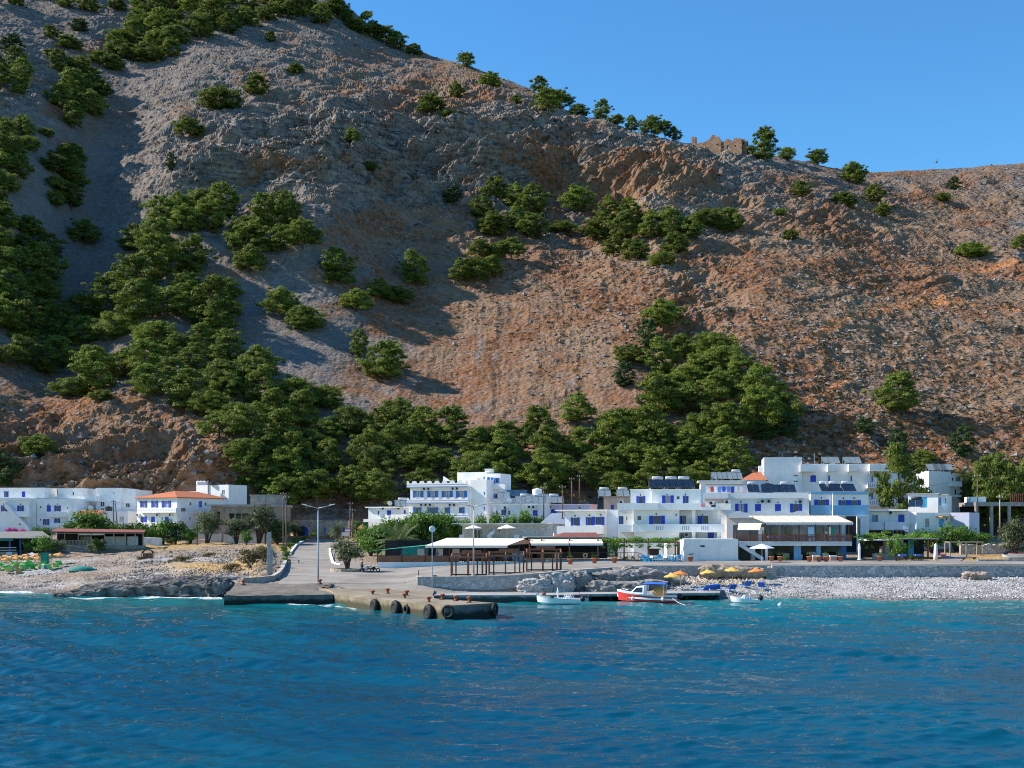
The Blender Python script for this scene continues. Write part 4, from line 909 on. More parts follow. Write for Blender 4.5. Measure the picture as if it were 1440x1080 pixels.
    def slabbox(s, pxl, pxr, pyb, pyt, out, back=0, name='balcony', m=None, off=0, slots=0):
        """a box proud of the front plane: balcony, parapet, cornice"""
        mm = s.main; f = Face(mm.O-mm.n*off, mm.u, 1); fo = Face(f.O+f.n*out, mm.u, 1)
        a0, h0 = fo.uv(pxl, pyb); a1, h1 = fo.uv(pxr, pyt); h0 = fo.uv((pxl+pxr)/2,pyb)[1]; h1 = fo.uv((pxl+pxr)/2,pyt)[1]
        mb = MB()
        f.box(mb, a0, a1, h0, h0+.14, -back, out)
        f.box(mb, a0, a1, h0+.14, h1, out-.12, out)
        if out > .3:
            f.box(mb, a0, a0+.12, h0+.14, h1, -back, out-.12); f.box(mb, a1-.12, a1, h0+.14, h1, -back, out-.12)
        o = mb.build(name, m or s.wallm, s.root)
        return f, a0, a1, h0, h1, o
    def ac(s, px, py, wpx=7, off=0, out=.02):
        f = Face(s.main.O-s.main.n*off, s.main.u, 1); u, v = f.uv(px, py); mb = MB(); f.box(mb, u-.42,u+.42,v-.3,v+.3,out,out+.32)
        o = mb.build('air_conditioner', white_d, s.root); g = MB(); c = f.pt(u-.08,v,out+.33); n = 12
        g.add([c+f.u*.24*math.cos(6.283*k/n)+Vector((0,0,.24*math.sin(6.283*k/n))) for k in range(n)]+[c+f.n*.02+f.u*.24*math.cos(6.283*k/n)+Vector((0,0,.24*math.sin(6.283*k/n))) for k in range(n)], [tuple(range(n,2*n))]+[(k,(k+1)%n,n+(k+1)%n,n+k) for k in range(n)])
        g.build('fan_grille', blackpl, o)
    def lamp(s, px, py, off=0):
        f = Face(s.main.O-s.main.n*off, s.main.u, 1); u, v = f.uv(px, py); mb = MB(); f.box(mb,u-.08,u+.08,v-.12,v+.12,.01,.18); mb.build('wall_lamp', blackpl, s.root)
def railing(mb, f, a0, a1, h0, h, o, step=.18, t=.03):
    f.box(mb, a0,a1,h0+h-.06,h0+h,o-.03,o+.03); f.box(mb, a0,a1,h0+.05,h0+.1,o-.02,o+.02); n = max(2,int((a1-a0)/step))
    for i in range(n+1): x = a0+(a1-a0)*i/n; f.box(mb, x-t/2,x+t/2,h0,h0+h,o-.02,o+.02)
def solar(px, py, Y, n, label, wpx=None, tank=True, yaw=0, tankm=None, pw=1.05, group=None, pm=None):
    """solar water heater standing on a roof: tilted collectors and a horizontal tank"""
    p = P(px, py, Y); r = thing('solar_water_heater', label, 'solar heater', p, R(yaw), group); base = Vector(p)
    W = n*pw
    for i in range(n):
        x0 = -W/2+i*pw; mb = MB(); mb.hexa([(x0+.04,-.9,.15),(x0+pw-.04,-.9,.15),(x0+pw-.04,-.93,.22),(x0+.04,-.93,.22),(x0+.04,.6,1.35),(x0+pw-.04,.6,1.35),(x0+pw-.04,.57,1.42),(x0+.04,.57,1.42)])
        mb.hexa([(x0+.0,-.92,.13),(x0+.04,-.92,.13),(x0+.04,-.96,.25),(x0+.0,-.96,.25),(x0,.62,1.34),(x0+.04,.62,1.34),(x0+.04,.57,1.46),(x0,.57,1.46)])
        o = mb.build('collector', pm or panelm, None); o.parent = r
    for x in (-W/2+.1, W/2-.1):
        fm = MB(); fm.tube([(x,-.9,.2),(x,-.9,.02),(x,.75,.0),(x,.75,1.4)], .035, 5); o = fm.build('stand', galv, None); o.parent = r
    if tank:
        L = min(W*.8, 1.7); t = MB(); t.tube([(-L/2,.8,1.62),(-L/2+.06,.8,1.62),(L/2-.06,.8,1.62),(L/2,.8,1.62)], [.2,.29,.29,.2], 14); o = t.build('tank', tankm or steel, None, True); o.parent = r
    return r
def water_tank(px, py, Y, rad, h, m, label):
    r = thing('water_tank', label, 'water tank', P(px,py,Y)); mb = MB(); mb.lathe([(rad,0),(rad,h*.85),(rad*.7,h*.95),(rad*.25,h)], n=16); o = mb.build('drum', m, None, False); o.parent = r
    l = MB(); l.lathe([(rad*.27,h),(rad*.27,h+.08)], n=10); q = l.build('lid', m, None); q.parent = r
    return r
def dish(px, py, Y, label):
    r = thing('satellite_dish', label, 'satellite dish', P(px,py,Y)); mb = MB(); n = 14
    for k, (rad, dd) in enumerate(((.05,0),(.3,.05),(.5,.14))): pass
    mb.lathe([(.05,0),(.3,.05),(.5,.15),(.5,.13),(.3,.03),(.05,-.02)], n=n); mb.xf(Matrix.Translation((0,-.1,.55)) @ Matrix.Rotation(R(65),4,'X') @ Matrix.Rotation(R(15),4,'Y')); o = mb.build('reflector', white, None, True); o.parent = r
    a = MB(); a.tube([(0,0,-.25),(0,0,.5)], .035, 6); a.tube([(0,-.15,.4),(0,-.62,.62)], .02, 5); q = a.build('mast', galv, None); q.parent = r
def posts(s, f, xs, h0, h1, o, m, name='post', t=.07):
    for x in xs:
        mb = MB(); f.box(mb, x-t, x+t, h0, h1, o-t, o+t); mb.build(name, m, s.root)
# ================================================================== the houses, left to right (all figures: photo pixels)
def S(px,py,w=9,h=8,st='s'): return (px,py,w,h,st)
# --- far left white house with outdoor stairs
b = Bld('white_house','white two storey house with outdoor stairs at the left edge of the village','house',(-60,256),(110,254),11)
b.block(-60,41,None,701,0,11,[S(6,715),S(29,715),S(30,734,6,9,'c'),S(-18,715),S(-18,735,6,9,'c')],parapet=.5)
b.block(41.2,107,None,701.5,1.2,10,[S(68.5,715,6,9,'c'),S(81,715),S(57,713,2.5,3.5,'d'),S(65,734),S(80.5,732,8,6),S(57,731,2.5,3.5,'d'),S(95,714,2,3,'d')],parapet=.4)
b.block(-60,62,701,687,3.5,6,[S(9,695,6,8),S(33,695,5,8,'c'),S(-20,695,6,8)],slab=(.15,.16))
b.slabbox(18,41,727,719,1.3,0,'balcony'); b.slabbox(66,95,727,720,.9,.0,'balcony',off=1.2); b.slabbox(70,95,742,736,.9,0,'balcony',off=1.2)
b.slabbox(-60,41,704,700,.5,0,'cornice')
st = MB(); f = b.main
u0,v0 = f.uv(11,712); u1,v1 = f.uv(46,747)
st.hexa([f.pt(u0,v0-.2,1.5),f.pt(u1,v1-.4,1.5),f.pt(u1,v1-.4,.3),f.pt(u0,v0-.2,.3),f.pt(u0,v0+.9,1.5),f.pt(u1,v1+.6,1.5),f.pt(u1,v1+.6,.3),f.pt(u0,v0+.9,.3)])
b.part(st,'stair',white)
for q in ((6,709),(29,709),(81,709),(68,709)): b.lamp(*q)
gp = MB(); u,v = f.uv(48,705); gp.tube([f.pt(u,v,-1.1),f.pt(u,.5,-1.1)],.05,6); b.part(gp,'drain_pipe',galv)

# --- white stepped house
b = Bld('white_house','white stepped house with a flat roof and a small terracotta canopy','house',(81,262),(191,260),10)
b.block(81,116,None,687.5,0,10,[S(103,694,2.5,5,'d')],slab=(.12,.14))
b.block(116.2,135,None,688,2.6,7,[S(124,712,5,8,'c')],parapet=.4)
b.block(135.2,170,None,687,.6,9,[S(144,709,6,7,'g'),S(144,716,5,2.5,'d'),S(160,693,2,2.5,'d')],slab=(.1,.12))
b.block(170.2,190.5,None,688.5,1.4,9,[S(179.5,710.5,6,6,'g')],parapet=.3)
b.slabbox(112,134,705,697,1.6,2.0,'balcony'); b.slabbox(76,112,701,698,.8,0,'balcony')
b.block(96,180,None,719,-7,6.5,[S(171,730,7,8,'tk')],parapet=.4)
f = Face(b.main.O+b.main.n*9,b.main.u,1); cn = MB(); a0,h0 = f.uv(106,723); a1,h1 = f.uv(141,719)
cn.hexa([f.pt(a0,h0,0),f.pt(a1,h0,0),f.pt(a1,h0+.7,-1.9),f.pt(a0,h0+.7,-1.9),f.pt(a0,h0+.12,0),f.pt(a1,h0+.12,0),f.pt(a1,h0+.82,-1.9),f.pt(a0,h0+.82,-1.9)]); b.part(cn,'canopy',tile)
water_tank(153,718.5,255,.75,.95,blackpl,'squat black water tank on the low roof of the stepped house')
dish(101.5,718,256,'white dish at the left of the low roof of the stepped house'); dish(128,718,254,'white dish in the middle of the low roof of the stepped house')

# --- white hotel with red tiled hip roof
b = Bld('white_house','white two storey house with a red tiled hip roof','house',(193,246),(249,240),13)
fr,W,H,rt,lf,_ = b.block(193,249,None,699.5,0,13,[S(202,709,9.5,9,'sk'),S(217.6,709,9.5,9,'sk'),S(234,709,13,9,'sk'),S(202,730.5,9,8,'r'),S(215,730.5,5.5,8,'c'),S(228,729,2.5,4,'d'),S(234.5,730.5,5.5,8,'c')],
    [S(282,709.5,5,9.5,'Dm'),S(268,708.5,2.6,5,'d'),S(289,709,2.6,5,'d'),S(267.5,729,2.4,4,'d'),S(281,730,4.5,8,'c')])
rf = MB(); e = .5; A = [fr.pt(-e,H,e),fr.pt(W+e,H,e),rt.pt(13+e,H,e),rt.pt(13+e,H,-W-e)]; ap = fr.pt(W*.62,H+1.35,-3.4); ap2 = fr.pt(W*.62,H+1.35,-9.5)
lo = [v-Vector((0,0,.14)) for v in A]
rf.add(A+[ap,ap2]+lo,[(0,1,4),(1,2,5,4),(2,3,5),(3,0,4,5),(6,7,1,0),(7,8,2,1),(8,9,3,2),(9,6,0,3),(9,8,7,6)]); b.part(rf,'tiled_roof',tile)
for py0,py1 in ((721,714.5),(741,734.5)):
    f,a0,a1,h0,h1,o = b.slabbox(192.5,247.5,py0,py1,1.3,0,'balcony')
    k = MB()
    for i in range(14): x = a0+(a1-a0)*(i+.5)/14; f.box(k,x-.12,x+.12,h0+.35,h1-.25,1.301,1.32)
    b.part(k,'pierced_pattern',greyblue,o)
f2 = rt; k = MB(); f2.box(k,4.2,13.2,f2.uv(270,721)[1],f2.uv(270,721)[1]+.12,0,1.0); railing(k,f2,4.2,13.2,f2.uv(270,721)[1]+.1,1.0,.95,.3,.1); b.part(k,'side_balcony',white)
for px in (195,223,241): b.ac(px,724)
sg = MB(); u,v = rt.uv(253,717); rt.box(sg,u-1.0,u+1.4,v-.3,v+.35,.03,.1); b.part(sg,'sign_board',greyroof)
t = Bld('white_tower_house','plain white tower block rising behind the red tiled roof','house',(276,262),(321,258),6)
t.block(276,321.5,None,682,0,6,[S(314,692,4,6,'d'),S(311,707,3,4,'d')],parapet=.3)
t.block(262,276.5,None,691,.7,5,parapet=.2)
pp = MB(); u,v = t.main.uv(293,676); pp.tube([t.main.pt(u,v,.1),t.main.pt(u,0,.1)],.12,6); t.part(pp,'flue_pipe',galv)
for i,px in enumerate((279,283,287.5)): water_tank(px,682,259,.45,.85,whitecan,'small white tank in the row of three on the white tower')
for o in [o for o in bpy.data.objects if o.name.startswith('water_tank') and 'row of three' in o.get('label','')]: o['group'] = 'three small white tanks on the white tower'
water_tank(300,682,260,.7,.75,blackpl,'black water tank on the white tower behind the red roof')

# --- unfinished stone house
b = Bld('unfinished_house','unfinished brown rendered house with dark empty windows and a grey stair tower','house',(297,238),(388,236),9,wall=brownpl)
b.block(297,317,None,712,1.5,7,[S(307,724,5,9,'n')],slab=(.7,.35),slabm=conc)
fr,W,H,rt,lf,_ = b.block(317.2,387,None,713,0,9,[S(326,726,7.5,8,'n'),S(335.5,726,7,8,'n'),S(344.5,726,8,8,'n')],slab=(.35,.5),slabm=conc)
b.block(352,386,713,697,1.5,6,mat_=conc,slab=(.15,.2))
for px,py in ((322,731),(331,731),(340,731),(349,731)): pass
g = MB(); f = b.main; u,v = f.uv(358,722); f.box(g,u-.3,u+.3,v-.3,v+.3,.01,.06); b.part(g,'white_meter_box',white)

# --- garden walls
for (a,bb,lab) in ((263,309,'left whitewashed garden wall facing the dry field'),(316,372,'right whitewashed garden wall facing the dry field')):
    o = MB(); f0 = P(a,763,233); f1 = P(bb,763,233); o.box(f0.x,f1.x,233,233.3,3.9,f0.z+1.5); o.box(f0.x-.05,f1.x+.05,232.95,233.35,f0.z+1.5,f0.z+1.62)
    r = thing('garden_wall',lab,'wall',((f0.x+f1.x)/2,233.1,4.7)); q = o.build('masonry',white_d,r)
    for k in range(4):
        x = f0.x+(f1.x-f0.x)*k/3; pm = MB(); pm.box(x-.2,x+.2,232.85,233.45,3.9,f0.z+1.75); pm.build('pier',white_d,r)
r = thing('white_shed','small white garden shed with a slanting side in the dry field','shed',G(212,221)); s_ = MB(); p=G(212,221)
s_.prism([(p.x-1.4,221),(p.x+1.5,221),(p.x+1.5,223),(p.x-1.4,223)],p.z-.2,[p.z+1.55,p.z+1.45,p.z+1.45,p.z+1.55]); s_.build('wall',white,r); s_=MB(); s_.box(p.x-.5,p.x+.1,220.9,220.99,p.z,p.z+1.2); s_.build('door',greyblue,r)
o = MB(); p=P(285.5,764,231); o.prism([(p.x-.7,230.6),(p.x+.7,230.6),(p.x+.5,231.4),(p.x-.5,231.4)],p.z-.1,p.z+.75); r=o.build('tipped_white_crate',white,None,bevel=.05); tag(r,'white slanted box leaning before the left garden wall','box')

# --- left tavernas
b = Bld('taverna','taverna with a flat dull red roof, pale railing and stone terrace by the left beach','taverna',(72,206),(205,210),9,zb=3.0)
f = b.main
def H_(py): return f.uv(110,py)[1]
def U_(px): return f.uv(px,HZ)[0]
k = MB(); f.box(k,U_(88),U_(140),0,H_(767),-8,0); b.part(k,'stone_terrace',stone_b)
k = MB(); f.box(k,U_(72),U_(88),0,H_(768),-8,-.6); f.box(k,U_(140),U_(203),0,H_(768),-8,-1.5); b.part(k,'plinth',stone_b)
k = MB(); hb = H_(748.5); ht = H_(744.8)
k.hexa([f.pt(U_(72),hb,.4),f.pt(U_(203),hb-.15,.4),f.pt(U_(203),hb+.25,-8),f.pt(U_(72),hb+.5,-8),f.pt(U_(72),hb+.16,.4),f.pt(U_(203),hb+.0,.4),f.pt(U_(203),hb+.4,-8),f.pt(U_(72),hb+.66,-8)]); b.part(k,'roof',redroof)
k = MB(); f.box(k,U_(72),U_(203),hb-.22,hb-.16,-.1,.35); b.part(k,'fascia',wood_l)
posts(b,f,[U_(x) for x in (73,91,110,128,147,160,176,190,201)],H_(768),hb,-.1,wood_l)
k = MB(); railing(k,f,U_(72),U_(137),H_(767.5),.95,-.12,.22,.1); b.part(k,'railing',wood_l)
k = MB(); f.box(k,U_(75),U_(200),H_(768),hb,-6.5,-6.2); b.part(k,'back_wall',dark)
k = MB(); f.box(k,U_(110),U_(147),hb-.5,hb-.22,-.3,-.2); b.part(k,'white_blind',white)
for x in (118,152,168,185): k = MB(); f.box(k,U_(x)-.9,U_(x)+.9,H_(768),H_(768)+1.6,-5,-4.4); b.part(k,'counter',white_d if x!=118 else darkgl)
b = Bld('taverna','open taverna with bright blue posts under a grey sheet roof at the left edge','taverna',(-70,196),(72,204),9,zb=3.0)
f = b.main
def H_(py): return f.uv(30,py)[1]
k = MB(); f.box(k,U_(-70),U_(24),0,H_(776),-8,0); b.part(k,'stone_base',stone_b)
k = MB(); f.box(k,U_(24),U_(72),0,H_(779),-8,-1); b.part(k,'floor',conc)
k = MB(); h0 = f.uv(30,757.5)[1]
k.hexa([f.pt(U_(-70),h0,.5),f.pt(U_(72),h0,.5),f.pt(U_(72),h0+1.1,-8),f.pt(U_(-70),h0+.9,-8),f.pt(U_(-70),h0+.12,.5),f.pt(U_(72),h0+.12,.5),f.pt(U_(72),h0+1.22,-8),f.pt(U_(-70),h0+1.02,-8)]); b.part(k,'roof',greyroof)
posts(b,f,[U_(x) for x in (-40,-12,14,29,46,60,70)],H_(780),h0,-.3,mat('post_blue_paint',(.02,.12,.40),.6,.15,4),t=.11)
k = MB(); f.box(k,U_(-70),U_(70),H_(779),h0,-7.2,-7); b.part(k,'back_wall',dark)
for py in (770,773.5): k = MB(); f.box(k,U_(-70),U_(23),H_(py)-.06,H_(py)+.06,-.12,-.02); b.part(k,'rail',white_d)
k = MB(); u=U_(13); f.box(k,u-.45,u+.45,H_(783),H_(776),.02,.07); b.part(k,'notice_board',white)
k = MB(); f.box(k,U_(-10),U_(18),h0-.35,h0-.02,.5,.55); b.part(k,'green_valance',green_t)
r = thing('stone_wall','low rubble stone wall along the back of the left beach','wall',G(30,190)); k = MB(); a=P(-60,785,190); c=P(135,785,198)
k.hexa([(a.x,190,1.5),(c.x,196,1.5),(c.x,196.7,1.5),(a.x,190.7,1.5),(a.x,190,P(0,784.5,190).z),(c.x,196,P(0,782,196).z),(c.x,196.7,P(0,782,196).z),(a.x,190.7,P(0,784.5,190).z)]); k.build('masonry',stone_b,r)

# --- arched stone house at the road head
b = Bld('stone_house','low rubble stone house with a big arch and a blue door at the road head','house',(413,248),(489,246),7,wall=stone_b)
fr,W,H,rt,lf,_ = b.block(413,438,None,732,-.4,6,[S(425.5,747,15,15,'n')],slab=(.12,.15),slabm=stone_b)
ar = MB(); u0,v = fr.uv(417.5,739.5); u1,_v = fr.uv(434,739.5); n=12; cx=(u0+u1)/2; r_=(u1-u0)/2
for i in range(n):
    a,c = math.pi*i/n, math.pi*(i+1)/n; q=[(cx+r_*math.cos(a),v-1.0+r_*.75*math.sin(a)),(cx+r_*math.cos(c),v-1.0+r_*.75*math.sin(c)),(cx+r_*1.25*math.cos(c),v-1.0+r_*1.05*math.sin(c)),(cx+r_*1.25*math.cos(a),v-1.0+r_*1.05*math.sin(a))]
    ar.hexa([fr.pt(*q[0],.06),fr.pt(*q[1],.06),fr.pt(*q[1],-.1),fr.pt(*q[0],-.1),fr.pt(*q[3],.06),fr.pt(*q[2],.06),fr.pt(*q[2],-.1),fr.pt(*q[3],-.1)])
b.part(ar,'arch',stone_b)
k=MB(); u,v=fr.uv(431.5,747.5); fr.box(k,u-.5,u+.5,0,v+1.0,-.12,-.03); b.part(k,'door',blue)
b.block(438.2,489,None,733,.6,6,[S(457,746,3,8,'cm'),S(472,745,3,4,'d'),S(483,746,3,9,'c')],slab=(.1,.12),slabm=stone_b)
o = MB(); p=P(470,756,244); q=P(410,756,246); o.box(q.x,p.x+2,243.6,243.9,4.6,p.z+.35); q_=o.build('red_terrace_wall',mat('terracotta_wall',(.34,.16,.10),.9,.2,2),None); tag(q_,'long low reddish terrace wall in front of the arched stone house','wall')

# --- low white house left of hotel
b = Bld('white_house','low flat roofed white house half hidden by trees left of the big hotel','house',(516,246),(576,242),8)
b.block(518,575,None,714,0,8,[S(547,721,6,7,'c'),S(569,720,3,5,'c'),S(532,721,3,6,'d')],slab=(.5,.2))
b.slabbox(511,534,734,730,1.5,0,'balcony',off=-1); b.ac(540,715); b.ac(562,715)
r=solar(566,713,243,3,'solar heater on the low white house beside the hotel',yaw=8,pm=panel_sky); dish(548,712,242,'white dish on the low white house beside the hotel')
o=dish(538,730,238,'white dish lower down beside the trees, left of the hotel')

# --- big white hotel
b = Bld('white_hotel','big white three storey hotel with scalloped blue edged balconies','hotel',(574,236),(661.5,231.5),9)
fr,W,H,rt,lf,_ = b.block(577,661.5,None,684,0,9,[S(588,695,15,9,'skm'),S(608.5,695,15,9,'skm'),S(629,695,15.5,9,'skm'),S(649.2,695,15.5,9,'skm'),S(586.7,718,12,9,'sm'),S(608.3,718,16,9,'sm'),S(629,717.5,8,8,'rm'),S(649.3,717.5,8,8,'rm')],parapet=.3)
def scallop(pyb,pyt,out):
    f,a0,a1,h0,h1,o = b.slabbox(572,657.5,pyb,(pyb*2+pyt)/3,out,0,'balcony',m=white)
    k=MB(); n=8; Wd=a1-a0
    for i in range(n):
        x0=a0+Wd*i/n; x1=a0+Wd*(i+1)/n; m_=(x0+x1)/2; zt=h0+(h1-h0); z_=h1
        f_=f.uv(615,pyt)[1]
        pts=[(x0,z_),(x0,z_+(f_-z_)*.95),(x0+Wd/n*.22,z_+(f_-z_)*.95),(x0+Wd/n*.36,z_+(f_-z_)*.45),(x0+Wd/n*.64,z_+(f_-z_)*.45),(x0+Wd/n*.78,z_+(f_-z_)*.95),(x1,z_+(f_-z_)*.95),(x1,z_)]
        k.add([f.pt(x,z,out) for x,z in pts]+[f.pt(x,z,out-.12) for x,z in pts],[tuple(range(8)),tuple(range(15,7,-1))]+[(q,(q+1)%8,8+(q+1)%8,8+q) for q in range(8)])
    b.part(k,'scalloped_parapet',white,o)
    k=MB(); f.box(k,a0-.02,a1+.02,h0+.0,h0+.22,out+.003,out+.02); f.box(k,a0,a1,h0+.5,h0+.6,out+.003,out+.02); b.part(k,'blue_band',mat('blue_band',(.18,.28,.45),.7,.1,3),o)
scallop(685.5,676,.9); scallop(708,699.5,.9); scallop(729,722,.9)
for px,py in ((598,687.5),(604,687.5),(638,687),(644,687),(594,710),(600,710),(606,710),(634,710),(640,710)): b.ac(px,py)
b.block(643,684,None,664,6.2,6,parapet=.3,side=())
fr2,W2,H2,rt2,_,_ = b.block(661.3,684,None,674.5,.4,8.5,parapet=.25,wins=[S(680.5,672,1.8,4,'cm'),S(681,694,1.8,5,'cm'),S(681,715,1.8,5,'cm')])
b.block(684.2,703.5,None,666,4.5,6,[S(686.8,674.5,4.5,7,'cm'),S(692,675,4.5,7.5,'cm'),S(698.5,675.5,7,7,'sm'),S(687,697,4.5,7.5,'cm'),S(692,697,3,7.5,'cm'),S(699,698,8,7.5,'sm'),S(688,719,4,8,'cm'),S(697,719,3,7,'cm')],parapet=.3)
for py in (688,708): b.slabbox(684.5,710,py,py-7,1.0,0,'side_balcony',off=4.5)
b.block(682,690,664,660,7.5,1.6,slab=(.1,.1),name='chimney')
b.slabbox(646,671,676,671.5,1.0,1,'roof_ledge',off=5)
k=MB(); f=b.main; u,v=f.uv(620,676); k.hexa([f.pt(u-.4,v,-2),f.pt(u+1.2,v,-2),f.pt(u+1.2,v,-2.2),f.pt(u-.4,v,-2.2),f.pt(u-.4,v+.9,-2),f.pt(u-.2,v+.9,-2),f.pt(u-.2,v+.9,-2.2),f.pt(u-.4,v+.9,-2.2)]); b.part(k,'roof_fin',white)

# --- low white houses between hotel and centre
b = Bld('white_house','low white terrace house with lavender end and roof panels behind the centre','house',(694,222),(772,220),8)
b.block(693,730,None,710,0,8,[S(708.5,720.5,7,8,'r'),S(716,721,4,7,'d'),S(699,722,3,6,'c')],slab=(.2,.18))
b.block(730.2,770,None,710,.4,8,[S(734,720.5,2.5,6,'d'),S(740,720.5,2.5,6,'d'),S(752.5,721.5,7,8,'c')],slab=(.2,.18))
for px,py in ((711,714),(745,713),(751,713)): b.ac(px,py)
b2 = Bld('lavender_house','small pale lavender house with a flat roof behind the power poles','house',(768,224),(829,222),8,wall=lav)
b2.block(768,829,None,710,0,8,[S(779,719,8,6,'c'),S(815,714,4,4,'d')],slab=(.15,.15),slabm=lav); b2.ac(775,713)
b3 = Bld('white_house','small white upper house carrying a round white tank behind the centre','house',(708,236),(770,235),8)
b3.block(708,770,None,701,0,8,slab=(.1,.12)); b3.block(727,770,701,695,2,5,mat_=greyblue)
water_tank(755.5,695,236,.95,1.1,whitecan,'round white water tank on the small upper house')
dish(716,708,224,'big white dish between the hotel and the centre')
solar(727,699,236,3,'wide solar heater beside the round white tank',pw=1.3,tank=False,pm=panel_sky); solar(738,708.5,223,3,'left low solar heater behind the centre',pw=1.2,pm=panel_sky); solar(757,708.5,222,4,'middle low solar heater behind the centre',pw=1.2,pm=panel_sky); solar(779,708.5,225,3,'right low solar heater on the lavender house',pw=1.2,pm=panel_sky)
solar(708,702,230,2,'narrow solar heater right against the hotel wing',pw=1.2,tank=False,pm=panel_sky)
b4 = Bld('pinkish_house','long low pinkish house under two solar heaters in the centre','house',(849,222),(888,221),7,wall=mat('pink_plaster',(.55,.40,.32),.9,.1,1.5))
b4.block(849,887,None,700,0,7,[S(861,713,5,6,'c')],slab=(.15,.3),slabm=brownpl); b4.ac(874,706)
solar(850,699.5,224,2,'left solar heater on the pinkish house',pw=1.2,pm=panel_sky); solar(876,699.5,223,2,'right solar heater on the pinkish house',pw=1.2,pm=panel_sky)
# grey tent-like roof
r = thing('grey_tent_roof','grey blue pitched canvas roof over a white wall below the lavender house','canopy',P(780,748,205)); k=MB(); A=P(760,736,203); B=P(797,737,203); C=P(793,721.5,207); D=P(776,721.5,207); A2=P(760,735.5,209); B2=P(797,736,209)
k.add([A,B,C,D,A2,B2],[(0,1,2,3),(3,2,5,4),(0,3,4),(1,5,2),(0,4,5,1)]); k.build('canvas',mat('grey_blue_canvas',(.23,.28,.36),.9,.1,1.5),r)
k=MB(); k.box(P(779,0,204).x,P(800,0,204).x,204,208.5,5,P(0,736,204).z); k.build('wall',white,r)
# --- beige taverna house with two parasols, awning below
b = Bld('beige_house','flat roofed beige house with an overhanging white slab above the awning taverna','house',(645,192),(768,190),9,wall=beige)
fr,W,H,rt,lf,_ = b.block(650,765,None,739,0,9,[S(671.5,751,9,12,'d'),S(724,751,10,12,'d'),S(702,747,3,5,'d'),S(693,746,3,3,'d')],slab=(.25,.22),slabm=white_d)
k=MB(); f=b.main; u0,_=f.uv(637,HZ); u1,_=f.uv(770,HZ); h=fr.O.z+H-f.O.z+.22; f.box(k,u0,u1,h,h+.14,-9,1.3); b.part(k,'roof_overhang',white_d)
for px in (667,676.5,718.5,729): 
    k=MB(); u,v=f.uv(px,757); f.box(k,u-.14,u+.14,v,v+1.5,.0,.05); b.part(k,'stone_quoin',stone_b)
k=MB(); u0,v0=f.uv(688,758); u1,v1=f.uv(697,747); k.hexa([f.pt(u0,v0,1.2),f.pt(u1,v1-.3,1.2),f.pt(u1,v1-.3,.9),f.pt(u0,v0,.9),f.pt(u0,v0+.8,1.2),f.pt(u1,v1+.3,1.2),f.pt(u1,v1+.3,.9),f.pt(u0,v0+.8,.9)]); b.part(k,'stair_wall',white)
for px in (651,690,728): k=MB(); u,v=f.uv(px,759); f.box(k,u-.35,u+.35,v,v+.8,1.0,1.4); b.part(k,'terrace_pier',white)
k=MB(); f.box(k,f.uv(648,HZ)[0],f.uv(765,HZ)[0],f.uv(700,759.5)[1]-.2,f.uv(700,759.5)[1],0,1.6); b.part(k,'terrace_floor',conc)
k=MB(); u,v=f.uv(747,748); f.box(k,u-3.4,u+3.4,-.1+0,h,.02,.06); b.part(k,'pale_stone_facing',stone_mat('pale_stone_facing',(.5,.47,.43),(.66,.63,.6),(.36,.33,.3),2.5,.4))
def parasol(name, px, py_base, Y, r_m, h_m, m, label, cat='parasol', tilt=0, n=8, closed=False, group=None, base=True, valance=.1, pitch=.34):
    p = P(px,py_base,Y) if py_base else G(px,Y); rt_ = thing(name,label,cat,p,0,group)
    k=MB(); k.tube([(0,0,0),(0,0,h_m)],.03,7); o=k.build('pole',white if m is whitecan else wood_l,None); o.parent=rt_
    k=MB()
    if closed: k.lathe([(.30,.35),(.20,.5),(.17,h_m*.55),(.22,h_m*.75),(.12,h_m*.93),(.03,h_m+.05)],n=10)
    else:
        top=(0,0,h_m+.05); ring=[(r_m*math.cos(6.283*i/n+.2),r_m*math.sin(6.283*i/n+.2),h_m-r_m*pitch) for i in range(n)]; low=[(x*1.01,y*1.01,z-valance) for x,y,z in ring]; under=[(x*.97,y*.97,z-.03) for x,y,z in ring]
        k.add([top]+ring+low+[(0,0,h_m-.03)]+under,[(0,1+i,1+(i+1)%n) for i in range(n)]+[(1+i,1+n+i,1+n+(i+1)%n,1+(i+1)%n) for i in range(n)]+[(1+2*n,2+2*n+(i+1)%n,2+2*n+i) for i in range(n)])
    if tilt: k.xf(Matrix.Translation((0,0,h_m)) @ Matrix.Rotation(R(tilt),4,'Y') @ Matrix.Rotation(R(tilt*.6),4,'X') @ Matrix.Translation((0,0,-h_m)))
    o=k.build('canopy',m,None); o.parent=rt_
    if not closed:
        k=MB(); k.lathe([(.05,h_m+.02),(.04,h_m+.14),(.01,h_m+.18)],n=6); o=k.build('finial',wood_l,None); o.parent=rt_
    if base: k=MB(); k.lathe([(.28,0),(.28,.08),(.08,.12)],n=10); o=k.build('base',conc,None); o.parent=rt_
    return rt_
parasol('parasol',666,759.5,189.5,1.35,2.35,whitecan,'left white parasol on the beige house terrace')
parasol('parasol',713,759.5,189,1.5,2.4,whitecan,'right white parasol on the beige house terrace')

